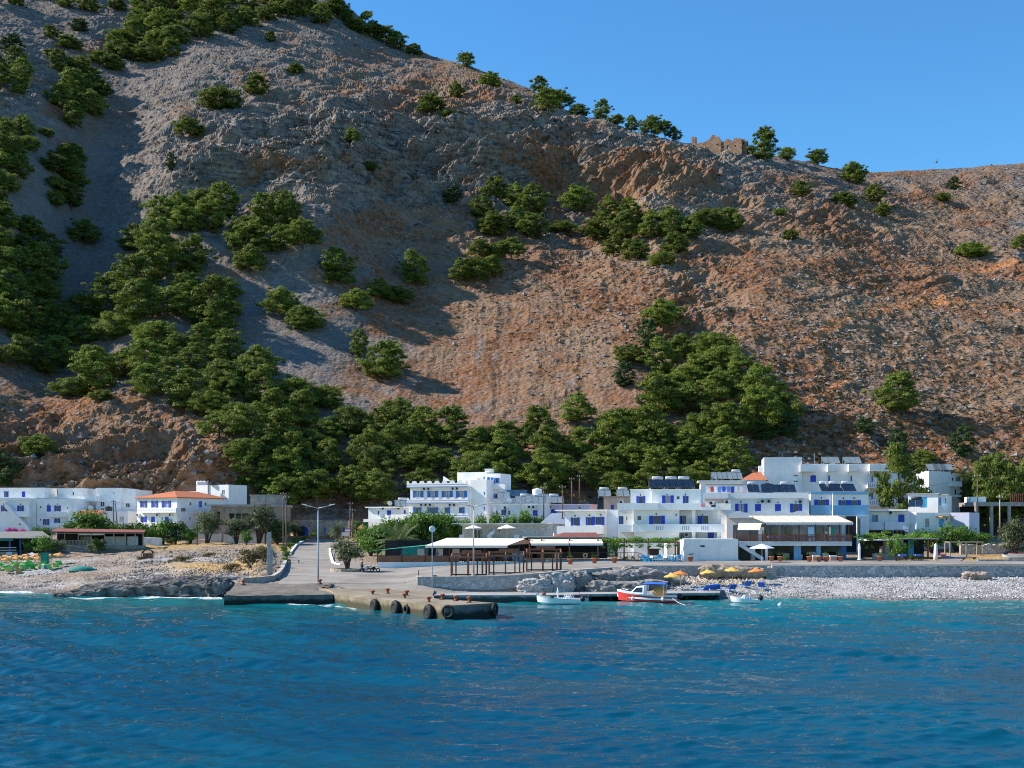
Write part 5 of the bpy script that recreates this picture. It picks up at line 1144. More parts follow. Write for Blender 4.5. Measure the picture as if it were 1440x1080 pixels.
# --- awning taverna
b = Bld('awning_taverna','taverna under a long white awning with a red brown fence on a white wall','taverna',(530,171),(765,172),10,zb=1.7)
f=b.main; f30=lambda px,py,o=0: Face(f.O+f.n*o,f.u,1).uv(px,py)
k=MB(); u0=f.uv(531,HZ)[0]; u1=f.uv(765,HZ)[0]; h1=f.uv(640,790.5)[1]; f.box(k,u0,u1,0,h1,-.35,0); f.box(k,u0,u0+.35,0,h1,-9,-.35); b.part(k,'white_plinth_wall',white)
k=MB(); f.box(k,u0+.35,u1+2,0,h1-.12,-10,-.35); b.part(k,'floor',conc)
k=MB(); f.box(k,u0+.1,f.uv(646,HZ)[0],h1+.02,h1+.9,-.22,-.14)
b.part(k,'wooden_fence',wood)
k=MB()
for i in range(60): x=u0+.1+(f.uv(646,HZ)[0]-u0-.1)*i/59; f.box(k,x-.05,x+.05,h1+.9,h1+.98,-.22,-.14)
b.part(k,'fence_cap',wood_d)
def sheet(b,f,pts,thick,name,m):
    k=MB(); q=[f.pt(*p) for p in pts]; n=len(q); k.add(q+[v-Vector((0,0,thick)) for v in q],[tuple(range(n)),tuple(range(2*n-1,n-1,-1))]+[(i,(i+1)%n,n+(i+1)%n,n+i) for i in range(n)]); return b.part(k,name,m)
hA=f30(640,767,.5)[1]; uL=f.uv(598,HZ)[0]; uR=f.uv(738,HZ)[0]
sheet(b,f,[(uL,hA,.6),(uR-2.5,hA,.6),(uR+.5,hA+.9,-6.5),(f.uv(628,HZ)[0],hA+1.0,-6.5)],.06,'awning',whitecan)
k=MB(); f.box(k,uL,uR-2.5,hA-.35,hA-.07,.56,.60); b.part(k,'awning_valance',cream)
sheet(b,f,[(u0-1.0,hA-.75,.2),(uL+.2,hA+.02,.45),(uL+2.0,hA+.25,-2.5),(u0+1,hA-.55,-2)],.05,'green_shade_net',mat('green_shade_net',(.06,.36,.22),.9,.1,2))
posts(b,f,[f.uv(x,HZ)[0] for x in (531,565,598,632,655,682,707,730)],h1-.1,hA-.05,-.1,wood_d,t=.08)
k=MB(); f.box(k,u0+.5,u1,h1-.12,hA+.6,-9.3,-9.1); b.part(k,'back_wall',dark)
k=MB(); f.box(k,f.uv(560,HZ)[0],f.uv(600,HZ)[0],h1,hA-.3,-8,-7.7); b.part(k,'green_partition',green_t)
for x in (590,617,641): k=MB(); u=f.uv(x,HZ)[0]; f.box(k,u-.5,u+.5,h1,hA-.6,-6,-5.8); b.part(k,'pale_pillar',beige)
k=MB(); f.box(k,f.uv(640,HZ)[0],f.uv(760,HZ)[0],h1-.12,h1+1.3,-8.9,-8.3); b.part(k,'bar_counter',wood_d)
for x in (726,733): k=MB(); u=f.uv(x,HZ)[0]; f.box(k,u-.45,u+.45,h1,h1+1.5,-3.2,-2.6); b.part(k,'drinks_fridge',paleblue)
sheet(b,f,[(uR-2.3,hA+.05,.4),(uR+2.2,hA+.35,-.6),(uR+2.2,hA+1.0,-6.5),(uR+.6,hA+.95,-6.5)],.12,'thatch_edge',wood_d)

# --- thatched awning taverna with lifebuoys and vine pergola on the stone terrace
b = Bld('terrace_taverna','taverna on a rubble stone terrace with cream awnings, lifebuoys and a vine pergola','taverna',(742,171),(962,173),9,zb=2.2)
f=b.main
h1=f.uv(830,787)[1]; k=MB(); f.box(k,f.uv(768,HZ)[0],f.uv(898,HZ)[0],0,h1,-.5,0); b.part(k,'stone_terrace_wall',stone_g)
k=MB(); f.box(k,f.uv(742,HZ)[0]+.0,f.uv(958,HZ)[0],0.1,h1-.1,-9,-.5); b.part(k,'floor',conc)
hA=f.uv(800,764)[1]; hB=f.uv(800,756.5)[1]
for a,c in ((746,799),(800.5,847)):
    ua,uc=f.uv(a,HZ)[0],f.uv(c,HZ)[0]; o=sheet(b,f,[(ua,hA,.8),(uc,hA,.8),(uc,hB-.1,-.9),(ua-.2,hB-.1,-.9)],.04,'awning',cream)
    k=MB(); f.box(k,ua,uc,hA-.3,hA-.05,.77,.80); b.part(k,'awning_valance',white_d,o)
k=MB(); f.box(k,f.uv(742,HZ)[0],f.uv(847,HZ)[0],hB,hB+.15,-8,-.8); b.part(k,'flat_roof',greyroof)
k=MB(); ua,uc=f.uv(783,HZ)[0],f.uv(845,HZ)[0]; k.hexa([f.pt(ua,hB+.15,-1.5),f.pt(uc,hB+.15,-1.5),f.pt(uc,hB+.15,-7),f.pt(ua,hB+.15,-7),f.pt(ua+1.5,hB+.75,-4),f.pt(uc,hB+.75,-4),f.pt(uc,hB+.75,-4.4),f.pt(ua+1.5,hB+.75,-4.4)]); b.part(k,'shingle_roof',redroof)
posts(b,f,[f.uv(x,HZ)[0] for x in (745,762,801,841,878,912,950)],h1-.1,hB-.02,-.2,wood,t=.09)
k=MB(); railing(k,f,f.uv(768,HZ)[0],f.uv(898,HZ)[0],h1-.02,1.05,-.2,.5,.05); b.part(k,'railing',wood_d)
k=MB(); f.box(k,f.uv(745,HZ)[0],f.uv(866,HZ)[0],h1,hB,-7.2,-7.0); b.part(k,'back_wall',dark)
k=MB(); f.box(k,f.uv(762,HZ)[0],f.uv(842,HZ)[0],h1,h1+1.0,-6,-5.5); b.part(k,'bar_counter',wood_d)
# pergola beams + vine
hP=f.uv(900,762)[1]
for o_ in (0,-2,-4): k=MB(); f.box(k,f.uv(847,HZ)[0],f.uv(956,HZ)[0],hP-.15,hP,o_-.3,o_-.15); b.part(k,'pergola_beam',wood)
r_=np.random.default_rng(8); cl=[]
for i in range(46):
    t_=i/45; u=f.uv(848+107*t_,HZ)[0]; q=f.pt(u,hP+.15+r_.normal()*.12,-.2-r_.random()*4.2); cl.append((tuple(q),(.9,.9,.38)))
    if r_.random()<.4: q=f.pt(u,hP-.3-r_.random()*.5,.0); cl.append((tuple(q),(.4,.3,.5)))
v,ff=leaf_quads(cl,90,.14,r_,.4); vine=np_mesh('vine_canopy',v,ff,green_leaf,None); p0=tuple(f.pt(f.uv(900,HZ)[0],hP,0)); vine.data.transform(Matrix.Translation((-p0[0],-p0[1],-p0[2]))); vine.location=p0; tag(vine,'long grape vine spread over the pergola of the stone terrace taverna','vine')
cl=[]
for i in range(26): cl.append((tuple(f.pt(f.uv(875+62*r_.random(),HZ)[0],.3+r_.random()*1.1,.1+.3*r_.random())),(.55,.35,.4)))
v,ff=leaf_quads(cl,90,.13,r_,.4); cr=np_mesh('creeper',v,ff,deep_leaf,None); p0=tuple(f.pt(f.uv(905,HZ)[0],0,.2)); cr.data.transform(Matrix.Translation((-p0[0],-p0[1],-p0[2]))); cr.location=p0; tag(cr,'dark creeper hanging over the terrace wall below the blue chairs','plant')
k=MB(); u0,v0=f.uv(919,779); u1,v1=f.uv(933,770); f.box(k,u0,u1,v0-.6,v0+.55,-3.4,-3.0); f.box(k,u0-.2,u1+.2,v0+.55,v0+.7,-3.6,-2.8); sh=b.part(k,'dark_oven_house',wood_d)
# lifebuoys hang on the railing
for px,py,lab in ((783,781.5,'lifebuoy half hidden by the wooden frames on the terrace railing'),(823,781,'lifebuoy on the dark terrace railing below the second cream awning'),(861,781.3,'lifebuoy on the terrace railing just right of the red post'),(900,781,'lifebuoy at the right end of the terrace railing')):
    u,v=f.uv(px,py); p=f.pt(u,v,.0); r=thing('lifebuoy',lab,'lifebuoy',p); k=MB(); k.torus((0,0,0),.27,.085); o=k.build('ring',mat('lifebuoy_orange',(.75,.36,.12),.6,.08,5),None,True); o.parent=r
    for q in range(4): k=MB(); a=6.283*q/4+.78; c=Vector((.27*math.cos(a),0,.27*math.sin(a))); k.ell(c,(.1,.095,.1),8,6); o=k.build('white_band',white,None,True); o.parent=r

# --- shuttered white annex, left of the big centre house
b = Bld('white_house','white annex with three blue shuttered openings and a sloping white roof slab','house',(790,190),(870,187),7)
fr,W,H,rt,lf,_=b.block(794.5,852,None,719.5,0,7,[S(809,733.5,12.5,11,'s'),S(829,733,10,11,'s'),S(841.5,732.5,17,11,'s')],slab=(.1,.12))
k=MB(); u0,v0=fr.uv(783,720); u1=fr.uv(853,720)[0]; fr.box(k,u0,u1,H+.12,H+.3,-7,1.1); b.part(k,'roof_slab',white)
b.block(852.2,869,None,717,.4,6,mat_=greyblue)
f,a0,a1,h0,h1,o=b.slabbox(783,844,751,740,2.4,0,'terrace_parapet')
for q in ((809,725.5),(829,724.5),(845,724)): b.lamp(*q)
# --- big white centre house
b = Bld('white_house','big white three storey house with blue shutters and many solar panels in the centre','house',(869,183),(1012,180),11)
b.block(869,891,None,717,1.6,9,[S(873.5,731.5,6.5,11,'l'),S(881.3,729,2.3,6,'d')],slab=(.05,.1))
b.block(891.2,955,None,717,0,11,[S(899,728.5,6,6.5,'g'),S(924,731,22,11,'s')],slab=(.04,.1))
b.block(955.2,1011,None,717,1.6,9,[S(957.5,731,14.5,11,'l'),S(988.5,731,15,11,'l'),S(957,753,11,7,'d'),S(999.5,753,9,9,'c')],slab=(.04,.1))
for px in (948.5,974.5,1010): k=MB(); f=b.main; u=f.uv(px,HZ)[0]; f.box(k,u-.15,u+.35,f.uv(px,758)[1],f.uv(px,717.5)[1],-1.6,-.02); b.part(k,'fin_wall',white)
f,a0,a1,h0,h1,o=b.slabbox(890,1018,748.5,737,.7,1.5,'balcony')
for c in (928,964,991):
    k=MB()
    for i in range(4): u=f.uv(c-4+i*2.9,HZ)[0]; f.box(k,u-.06,u+.06,h0+.35,h1-.3,.702,.715)
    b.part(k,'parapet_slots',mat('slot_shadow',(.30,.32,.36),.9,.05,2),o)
b.slabbox(869,891,748,738,2.0,0,'balcony',off=1.6)
b.block(886.5,917,717,689,2.2,8,[S(901.3,703,12.5,10,'s')],slab=(.12,.13))
b.block(917.2,985,717,689,1.2,9,[S(939.3,702,16.5,10,'sk'),S(953.6,700,4.5,5,'g'),S(964.3,702.5,8,10,'l')],slab=(.12,.13))
b.slabbox(868,926,717,707.5,1.0,1,'roof_parapet'); b.slabbox(926.3,1028,717,708,.9,1,'roof_parapet')
for px,py in ((938,695.5),(964,695.5),(901,696),(923,723),(988,724),(951,724)): b.lamp(px,py)
b.ac(966,752,off=1.6); b.ac(978,752,off=1.6); b.ac(1001,707.5,off=-.0,out=1.0); b.ac(1023,706,out=1.0)
f=b.main
for px,c,m_ in ((989,'pink',mat('pink_towel',(.7,.25,.33),.9,.05,4)),(1003.5,'dark',clothd)):
    k=MB(); u,v=f.uv(px,710.5); f.box(k,u-.32,u+.32,v-.28,v+.28,.92,.95); r=k.build('towel',m_,None,bevel=.01); tag(r,'pink towel hung over the white roof parapet' if c=='pink' else 'dark garment hung over the white roof parapet','towel')
g=solar(926,687,186,3,'left solar array on the big centre house',pw=.95,yaw=4); solar(945,687,185.5,3,'middle solar array on the big centre house',pw=.95,yaw=4); solar(963,687,185,3,'right solar array on the big centre house',pw=.95,yaw=4)
# garage cube in front
b = Bld('white_garage','plain white flat roofed garage cube behind the sea wall','garage',(962,174),(1038,174),9,zb=2.5)
fr,W,H,rt,lf,_=b.block(962,1038,None,758.5,0,9,slab=(.0,.05))
for px in (984,1011): k=MB(); u=fr.uv(px,HZ)[0]; fr.box(k,u-.02,u+.02,.3,H-.2,.0,.015); b.part(k,'panel_joint',greyblue)
k=MB(); u,v=fr.uv(988,768); fr.box(k,u-.3,u+.3,v-.12,v+.12,.01,.05); b.part(k,'vent',blackpl)
k=MB(); u,v=fr.uv(1036.5,791); fr.box(k,u-.3,u+.3,.2,.7,.0,.25); b.part(k,'step',white)
b = Bld('white_side_house','narrow white wall with a dark door and steps between pergola and garage','house',(938,178),(962,178),4,zb=2.5)
b.block(938,961.5,None,760,0,4,[S(961-7,772,5,18,'d')],slab=(.02,.05))

# --- long white house right of centre
b = Bld('white_house','long white house with a scalloped terrace wall and laundry on its roof','house',(986,196),(1140,192),9)
fr,W,H,rt,lf,_=b.block(1022,1138,None,701,0,9,[S(1042.5,714.5,17.5,12,'sk'),S(1066,714.5,8.5,11.5,'c'),S(1094,714.5,8.5,11.5,'c'),S(1119.5,714.5,17,12,'s')],parapet=.3)
b.block(987,1022,None,701,2.6,7,[S(995,714,7,6,'d')],parapet=.2)
b.slabbox(987,1023.8,701,693,1.0,2.6,'roof_parapet'); b.slabbox(1024,1137.5,700.8,693,.45,0,'roof_parapet')
f,a0,a1,h0,h1,o=b.slabbox(1024,1139,728.5,724,1.3,0,'terrace_wall')
k=MB(); n=4; Wd=a1-a0
for i in range(n):
    m_=10; x0=a0+Wd*i/n; w_=Wd/n
    pts=[(x0,h1)]+[(x0+w_*q/m_, h1+.08+.55*math.sin(math.pi*q/m_)**1.2) for q in range(m_+1)]+[(x0+w_,h1)]; q=len(pts)
    k.add([f.pt(x,z,1.3) for x,z in pts]+[f.pt(x,z,1.18) for x,z in pts],[tuple(range(q)),tuple(range(2*q-1,q-1,-1))]+[(j,(j+1)%q,q+(j+1)%q,q+j) for j in range(q)])
b.part(k,'scalloped_parapet',white,o)
for px,py in ((1073,705),(1082,705),(1126,705.5),(1023,704.5)): b.ac(px,py)
for q in ((1042,706),(1066,706.5),(1094,706.5),(1119,706.5)): b.lamp(*q)
b.block(992.5,1053,693,682,3.2,5,name='roof_room_wall',slab=(.1,.12),slabm=brownpl)
f=Face(b.main.O-b.main.n*2.5,b.main.u,1); ln_=thing('laundry','line of red, white and blue laundry on the roof of the long white house','laundry',f.pt(f.uv(1018,688)[0],f.uv(1018,692)[1]))
for i,(px,m_) in enumerate(((1001.5,mat('red_towel',(.6,.06,.07),.9,.05,4)),(1006,clothw),(1012,clothb),(1018,blue),(1024.5,clothb),(1030,blue),(1035.5,clothw),(1042,clothw),(1047,lav))):
    k=MB(); u,v=f.uv(px,688); ht_=.75+.25*(i%3)*.5; f.box(k,u-.27,u+.27,v-ht_/2-.05,v+.45,0,.03); k.build('cloth',m_,ln_)
k=MB(); u0,v=f.uv(997,684); u1,_=f.uv(1050,684); k.tube([f.pt(u0,v+.1),f.pt((u0+u1)/2,v+.04),f.pt(u1,v+.1)],.012,4); k.build('line',galv,ln_)
water_tank(1079,693,197,1.05,1.55,blackpl,'big black water tank on the long white house'); 
k=MB(); p=P(1079,685.5,197); 
for px,py,n_,lab in ((1059,693,2,'solar heater left of the big black tank'),(1083,693,3,'solar heater just right of the big black tank'),(1106,693,3,'solar heater at the right end of the long white house roof')): solar(px,py+.5,195,n_,lab,tank=px!=1083,pw=.95)
b = Bld('flat_roofed_house','flat roofed house carrying a row of pale solar panels behind the laundry','house',(985,214),(1045,213),8)
b.block(985,1044,None,677,0,8,[S(1040,686,5,10,'c'),S(1050,685,5,9,'c')],slab=(.5,.18))
for px,lab in ((1004,'leftmost pale solar panel behind the laundry roof'),(1012,'second pale solar panel behind the laundry roof'),(1022,'third dark solar panel behind the laundry roof'),(1036,'rightmost pale solar panel behind the laundry roof')): solar(px,675,214,1 if px<1020 else 2,lab,tank=px==1036,pw=.95,pm=panel_sky)
water_tank(1025,668,217,.55,.7,blackpl,'small black tank above the laundry roof')
b = Bld('tiled_house','small house with a red tiled roof squeezed left of the tall white block','house',(1042,222),(1078,221),7,wall=greyblue)
fr,W,H,rt,lf,_=b.block(1043,1077,None,675,0,7,[S(1055,686,8,9,'c'),S(1066,686,3,5,'d')])
k=MB(); A=[fr.pt(-.3,H,.3),fr.pt(W+.3,H,.3),fr.pt(W+.3,H,-7.3),fr.pt(-.3,H,-7.3)]; C=[fr.pt(W*.45,H+1.5,-3.2),fr.pt(W*.8,H+1.5,-3.2)]; k.add(A+C,[(0,1,5,4),(1,2,5),(2,3,4,5),(3,0,4),(0,3,2,1)]); b.part(k,'tiled_roof',tile)

# --- tall white hotel at the back right
b = Bld('white_hotel','tall white hotel block with a stepped facade of boxed balconies and arched blue shutters','hotel',(1074,232),(1264,228),11)
fr,W,H,rt,lf,_=b.block(1074.5,1128,None,643.5,0,11,[S(1119,669,6.5,3,'d'),S(1119,677,6.5,3,'d')],slab=(.03,.08),mat_=mat('rough_white_plaster',(.78,.78,.77),.9,.1,.6,.25))
b.block(1067,1075,664,655,1.5,2,name='roof_box'); b.block(1101,1113,643,637,3,2,name='roof_tank_house',mat_=dark)
xs=[1128,1163.5,1193,1224,1252]
for i in range(4):
    wl=[S(1143.5+[0,20,48,80][i],673,[8,3,2,2][i],9.5,'A' if i==0 else 'c')]
    if i==3: wl=[S(1240,674,9,10.5,'A'),S(1240.5,698,9,10.5,'A'),S(1226.5,673,2,9,'c'),S(1226.5,697,2,9,'c')]
    if i==2: wl=[S(1197,673,2,9,'c')]
    if i==1: wl=[S(1166,673,2.4,9,'c')]
    b.block(xs[i]+.2,xs[i+1],None,653,1.0,10,wl,slab=(.0,.1))
    k=MB(); f=b.main; u0=f.uv(xs[i]-([3,0,0,2][i]),HZ)[0]; u1=f.uv(xs[i]+[18,10,11,14][i],HZ)[0]; f.box(k,u0,u1,f.uv(1190,663)[1],f.uv(1190,653.2)[1],-.98,.75); b.part(k,'balcony_box',white)
b.block(1252.2,1263.5,None,655,.4,10,parapet=.2)
k=MB(); f=b.main; f.box(k,f.uv(1237,HZ)[0],f.uv(1251,HZ)[0],f.uv(1240,663)[1],f.uv(1240,653.2)[1],-.98,.75); b.part(k,'balcony_box',white)
for pyb,pyt in ((686.5,679),(712,703)):
    f,a0,a1,h0,h1,o=b.slabbox(1220,1250.5,pyb,pyt,.9,1.0,'balcony'); k=MB()
    for i in range(11): u=a0+(a1-a0)*(i+.5)/11; f.box(k,u-.08,u+.08,h0+.35,h1-.12,.902,.915)
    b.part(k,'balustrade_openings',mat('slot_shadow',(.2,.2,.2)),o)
    k=MB(); q=f.uv(1232,pyt-13)[1]; f.box(k,f.uv(1222,HZ)[0],f.uv(1241,HZ)[0],q,q+.25,.0,1.0); b.part(k,'pergola_slats',wood_l)
for px,lab in ((1168,'left slab topped solar rack on the tall white hotel'),(1198,'right solar rack on the tall white hotel')): solar(px,652.5,234,3,lab,tank=False,pw=1.1,pm=panel_sky)
k=MB(); p=P(1145,652,233); k.tube([p,p+Vector((0,0,2.0))],.05,6); r=k.build('roof_antenna',galv,None); tag(r,'thin grey antenna mast on the tall white hotel','antenna')
water_tank(1107,643,236,.8,.9,blackpl,'black tank on top of the tall white block')

# --- pale blue house
b = Bld('pale_blue_house','white house with a pale blue lower wall and blue roof edge beside the cream awning','house',(1139,197),(1222,196),9)
fr,W,H,rt,lf,_=b.block(1140,1171,None,695,.8,8,[S(1155.5,707.5,21,9.5,'s')])
fr2,W2,H2,_,_,_=b.block(1171.2,1221.5,None,695,0,9,[S(1186,708,14,9,'s'),S(1201.5,708,18,9,'s')])
for a,c,o_ in ((1140,1171,.8),(1171.4,1221.3,0)):
    b.slabbox(a,c,724,710.5,.12+0,0,'blue_dado',paleblue,off=o_); b.slabbox(a,c,695.2,691.5,.25,.2,'blue_roof_edge',paleblue,off=o_)
b.block(1205,1221.2,None,726,-1.2,1.0,[S(1204,742,13,27,'d')],mat_=greyblue)
b.block(1190,1204.8,None,726,-.6,.5,mat_=dark)
solar(1162,692.5,199,2,'left solar heater with dark panels on the pale blue house',pw=1.1,yaw=6); solar(1175,692.5,198.5,2,'middle solar heater with brownish panel on the pale blue house',pw=1.0,yaw=6); solar(1193,692.5,198,2,'right solar heater with dark panels on the pale blue house',pw=1.1,yaw=6)
for q in ((1155,700),(1186,700.5),(1201,700.5)): b.lamp(*q)
k=MB(); f=b.main; f.box(k,f.uv(1201,HZ)[0],f.uv(1210,HZ)[0],f.uv(1200,696)[1],f.uv(1200,681)[1],-3,-2.8); b.part(k,'roof_wall',white)
dish(1164,686,199.5,'round white dish above the pale blue house')

# --- terrace restaurant under the cream awning
b = Bld('terrace_restaurant','two level restaurant with a wide cream awning and dark wooden balcony rail','restaurant',(1033,176),(1200,175),9,zb=2.6)
f=b.main; U_=lambda px: f.uv(px,HZ)[0]; H_=lambda py: f.uv(1110,py)[1]
k=MB(); f.box(k,U_(1036),U_(1198),H_(767.5),H_(761.5),-9,.0); b.part(k,'terrace_slab',white_d)
k=MB(); f.box(k,U_(1088),U_(1198),H_(764),H_(762.5),.0,.12); b.part(k,'slab_edge',greyblue)
k=MB(); railing(k,f,U_(1033),U_(1198),H_(761.5),1.05,-.1,.16,.09); b.part(k,'balcony_rail',wood)
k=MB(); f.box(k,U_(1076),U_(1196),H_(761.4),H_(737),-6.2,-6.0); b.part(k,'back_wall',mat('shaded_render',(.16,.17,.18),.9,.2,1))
for a,c,m_ in ((1081,1088,darkgl),(1092,1102,darkgl),(1112,1124,darkgl),(1147,1156,paleblue),(1157,1170,darkgl),(1176,1186,green_t)): k=MB(); f.box(k,U_(a),U_(c),H_(761.2),H_(741),-5.98,-5.9); b.part(k,'doorway',m_)
for a,c in ((1072,1080),(1172,1176)): k=MB(); f.box(k,U_(a),U_(c),H_(761.2),H_(741),-4,-3.8); b.part(k,'white_frame',white)
hA=H_(734.5); hB=H_(724)
sheet(b,f,[(U_(1076),hA,.9),(U_(1198),hA,.9),(U_(1185),hB-.1,-3.2),(U_(1057),hB-.1,-3.2)],.05,'awning',cream)
k=MB()
for i in range(44): x0=U_(1076)+(U_(1198)-U_(1076))*i/44; w_=(U_(1198)-U_(1076))/44; k.add([f.pt(x0,hA-.02,.9),f.pt(x0+w_,hA-.02,.9),f.pt(x0+w_,hA-.28,.9),f.pt(x0+w_/2,hA-.42,.9),f.pt(x0,hA-.28,.9)],[(0,1,2,3,4)])
b.part(k,'scalloped_valance',white_d)
k=MB()
for i in range(8): x=U_(1078)+(U_(1196)-U_(1078))*i/7; xb=U_(1059)+(U_(1183)-U_(1059))*i/7; k.tube([f.pt(x,hA+.04,.85),f.pt(xb,hB-.06,-3.1)],.04,5)
b.part(k,'awning_rib',wood_l)
posts(b,f,[U_(x) for x in (1077,1100,1124,1147,1165,1181,1194)],H_(761.5),hA-.1,-.2,wood_d,t=.08)
sheet(b,f,[(U_(1036),H_(745),.9),(U_(1067),H_(745),.9),(U_(1073),H_(735.5),-1.2),(U_(1040),H_(735.5),-1.2)],.05,'small_awning',cream)
posts(b,f,[U_(x) for x in (1036,1055,1073)],H_(761.5),H_(746),-.15,wood_d,t=.07)
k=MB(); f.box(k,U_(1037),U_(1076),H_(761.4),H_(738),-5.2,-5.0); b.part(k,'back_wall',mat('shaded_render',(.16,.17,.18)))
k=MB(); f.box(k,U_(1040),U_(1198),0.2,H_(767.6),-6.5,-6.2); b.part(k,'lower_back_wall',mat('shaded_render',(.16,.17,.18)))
for a,c,m_ in ((1057,1063,white_d),(1118,1128,paleblue),(1150,1156,paleblue),(1184,1192,mat('deep_blue_door',(.03,.12,.3)))): k=MB(); f.box(k,U_(a),U_(c),.2,H_(767.6),-1.2,-.9); b.part(k,'lower_pillar',m_)
for i in range(9):
    px=1102+i*9.5; k=MB(); u=U_(px); h=.9+.5*((i*7)%3)*.4; f.box(k,u-.5,u+.5,.3,.3+h,-4.5,-3.8); b.part(k,'kitchen_unit',(dark,white_d,wood_d,steel)[i%4])
k=MB(); f.box(k,U_(1098),U_(1192),0,H_(787.5),1.6,2.0); b.part(k,'front_stone_wall',stone_g)
for px in (1144,1168): k=MB(); u=U_(px); f.box(k,u-.45,u+.45,.1,H_(781.5)-.1,1.5,2.1); q=b.part(k,'brick_pier',mat('pink_brick',(.5,.3,.24),.9,.25,6)); k=MB(); f.box(k,u-.5,u+.5,H_(781.5)-.1,H_(780.5),1.45,2.15); b.part(k,'pier_cap',white,q)
k=MB(); u0,v0=f.uv(1038,765); u1,v1=f.uv(1072,793); k.hexa([f.pt(u0,v0-.3,1.2),f.pt(u1,.3,1.2),f.pt(u1,.3,.2),f.pt(u0,v0-.3,.2),f.pt(u0,v0+.3,1.2),f.pt(u1,.9,1.2),f.pt(u1,.9,.2),f.pt(u0,v0+.3,.2)]); b.part(k,'outside_stair',white_d)
k=MB(); f.box(k,U_(1057),U_(1062),.2,H_(768),-.3,0); f.box(k,U_(1076),U_(1080),.2,H_(768),-.3,0); b.part(k,'front_pillar',white)

# --- right hand houses
b = Bld('white_house','small white house with a grey blue balcony front right of the pale blue house','house',(1221,199),(1283,197),7)
fr,W,H,rt,lf,_=b.block(1222,1250,None,719,0,7,[S(1230.6,729.5,8.5,10.5,'lt')])
b.block(1250.2,1281,None,719,.3,7,[S(1267.5,729,9,11,'c')])
k=MB(); f=b.main; h=f.uv(1250,718.8)[1]; f.box(k,f.uv(1222,HZ)[0],f.uv(1276,HZ)[0],h+.02,h+.3,-7,1.2); b.part(k,'roof_slab',white)
b.slabbox(1218,1243,745,734,1.3,0,'balcony',greyblue); b.slabbox(1244,1274.6,745.5,734,1.5,0,'balcony',greyblue); b.ac(1253,721)
k=MB(); f.box(k,f.uv(1222,HZ)[0],f.uv(1275,HZ)[0],.1,f.uv(1250,746)[1],.2,.3); b.part(k,'dark_ground_floor',dark)
b = Bld('white_house','white flat roofed upper house with a sky blue door and a tilted solar panel','house',(1275,212),(1333,209),8)
b.block(1277,1319,None,695,0,8,[S(1299,706.5,9.5,14.5,'Dt')],slab=(.25,.15),slabm=conc_l); b.block(1319.2,1332,None,696,1.0,7,[S(1322,705,2.5,11,'ct'),S(1330,705,1.5,9,'ct')],slab=(.2,.15),slabm=conc_l)
solar(1288,714,206,2,'tilted solar panel in front of the sky blue door',pw=1.2,tankm=blackpl,yaw=-25)
dish(1328,716,203,'white dish on the roof of the low white house'); dish(1273,749,186,'white dish standing in front of the balcony house')
b = Bld('white_house','low bright white house with sky blue door and window and a plain grey side','house',(1288,196),(1335,199),6)
fr,W,H,rt,lf,_=b.block(1288.5,1335,None,722,0,6,[S(1304,735.5,6,13,'t'),S(1324,736.5,8,13.5,'Dt'),S(1331.5,730,3,4,'d')],slab=(.0,.12))
k=MB(); fr.box(k,fr.uv(1317,HZ)[0],fr.uv(1334,HZ)[0],fr.uv(1325,727.5)[1],fr.uv(1325,726)[1],.0,1.3); b.part(k,'door_canopy',straw)
b2 = Bld('grey_wall_house','plain grey lavender wall with a white coping beside the low bright white house','house',(1335.5,199),(1363,197),5,wall=mat('grey_lavender',(.46,.48,.60),.9,.06,1.5))
b2.block(1335.5,1363,None,721.5,0,5,slab=(.0,.08))
b = Bld('white_house','tall plain white house topped with glass roof panels behind the palm','house',(1304,226),(1352,232),7)
b.block(1306,1337,None,663,0,7,parapet=.2); b.block(1337.2,1351,None,668,.3,7,[S(1340,674,2.5,5,'d'),S(1346,674,2.5,7,'d'),S(1344,692,3,8,'d')],slab=(.05,.1)); b.slabbox(1338,1353,684,677,.9,0,'balcony'); b.slabbox(1338,1352,699,696,.9,0,'balcony')
for px in (1312,1321,1330): solar(px,662.5,230,2,'glass roof panel in the row on the tall plain white house',tank=False,pw=1.15,group='roof panels of the tall plain white house',pm=panel_sky)
# concrete frame
b = Bld('concrete_frame','unfinished concrete frame with stout pillars under the dark pines at the right edge','building',(1372,214),(1490,214),8,wall=conc)
f=b.main; hT=f.uv(1400,706)[1]
k=MB(); f.box(k,0,f.uv(1490,HZ)[0],hT-.7,hT,-8,0); b.part(k,'floor_slab',conc)
for px in (1374,1395,1420,1446,1470): k=MB(); u=f.uv(px,HZ)[0]; f.box(k,u-.25,u+.25,-.2,hT-.7,-.55,-.05); b.part(k,'pillar',conc)
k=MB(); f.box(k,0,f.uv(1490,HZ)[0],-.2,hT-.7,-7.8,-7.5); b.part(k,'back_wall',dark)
k=MB(); railing(k,f,f.uv(1422,HZ)[0],f.uv(1490,HZ)[0],hT,1.6,-.3,.35,.1); b.part(k,'wooden_fence',wood)
k=MB(); f.box(k,f.uv(1374,HZ)[0],f.uv(1396,HZ)[0],hT+.0,hT+1.0,-6,-3); b.part(k,'white_hut',white)
# dry stone wall on the right
r=thing('dry_stone_wall','pale dry stone wall behind the dry grass at the right','wall',G(1400,189)); k=MB(); a=P(1352,781,187); c=P(1470,779,187)
n=30
for i in range(n):
    x0=a.x+(c.x-a.x)*i/n; x1=a.x+(c.x-a.x)*(i+1)/n; h_=P(0,765.5,187).z+rng.uniform(-.25,.15); k.box(x0,x1-.004,187,187.9,2.6,h_)
k.build('masonry',stone_mat('pale_dry_stone',(.34,.31,.28),(.56,.52,.47),(.15,.13,.11),2.0),r)
o=MB(); A=P(1356,738,192); 
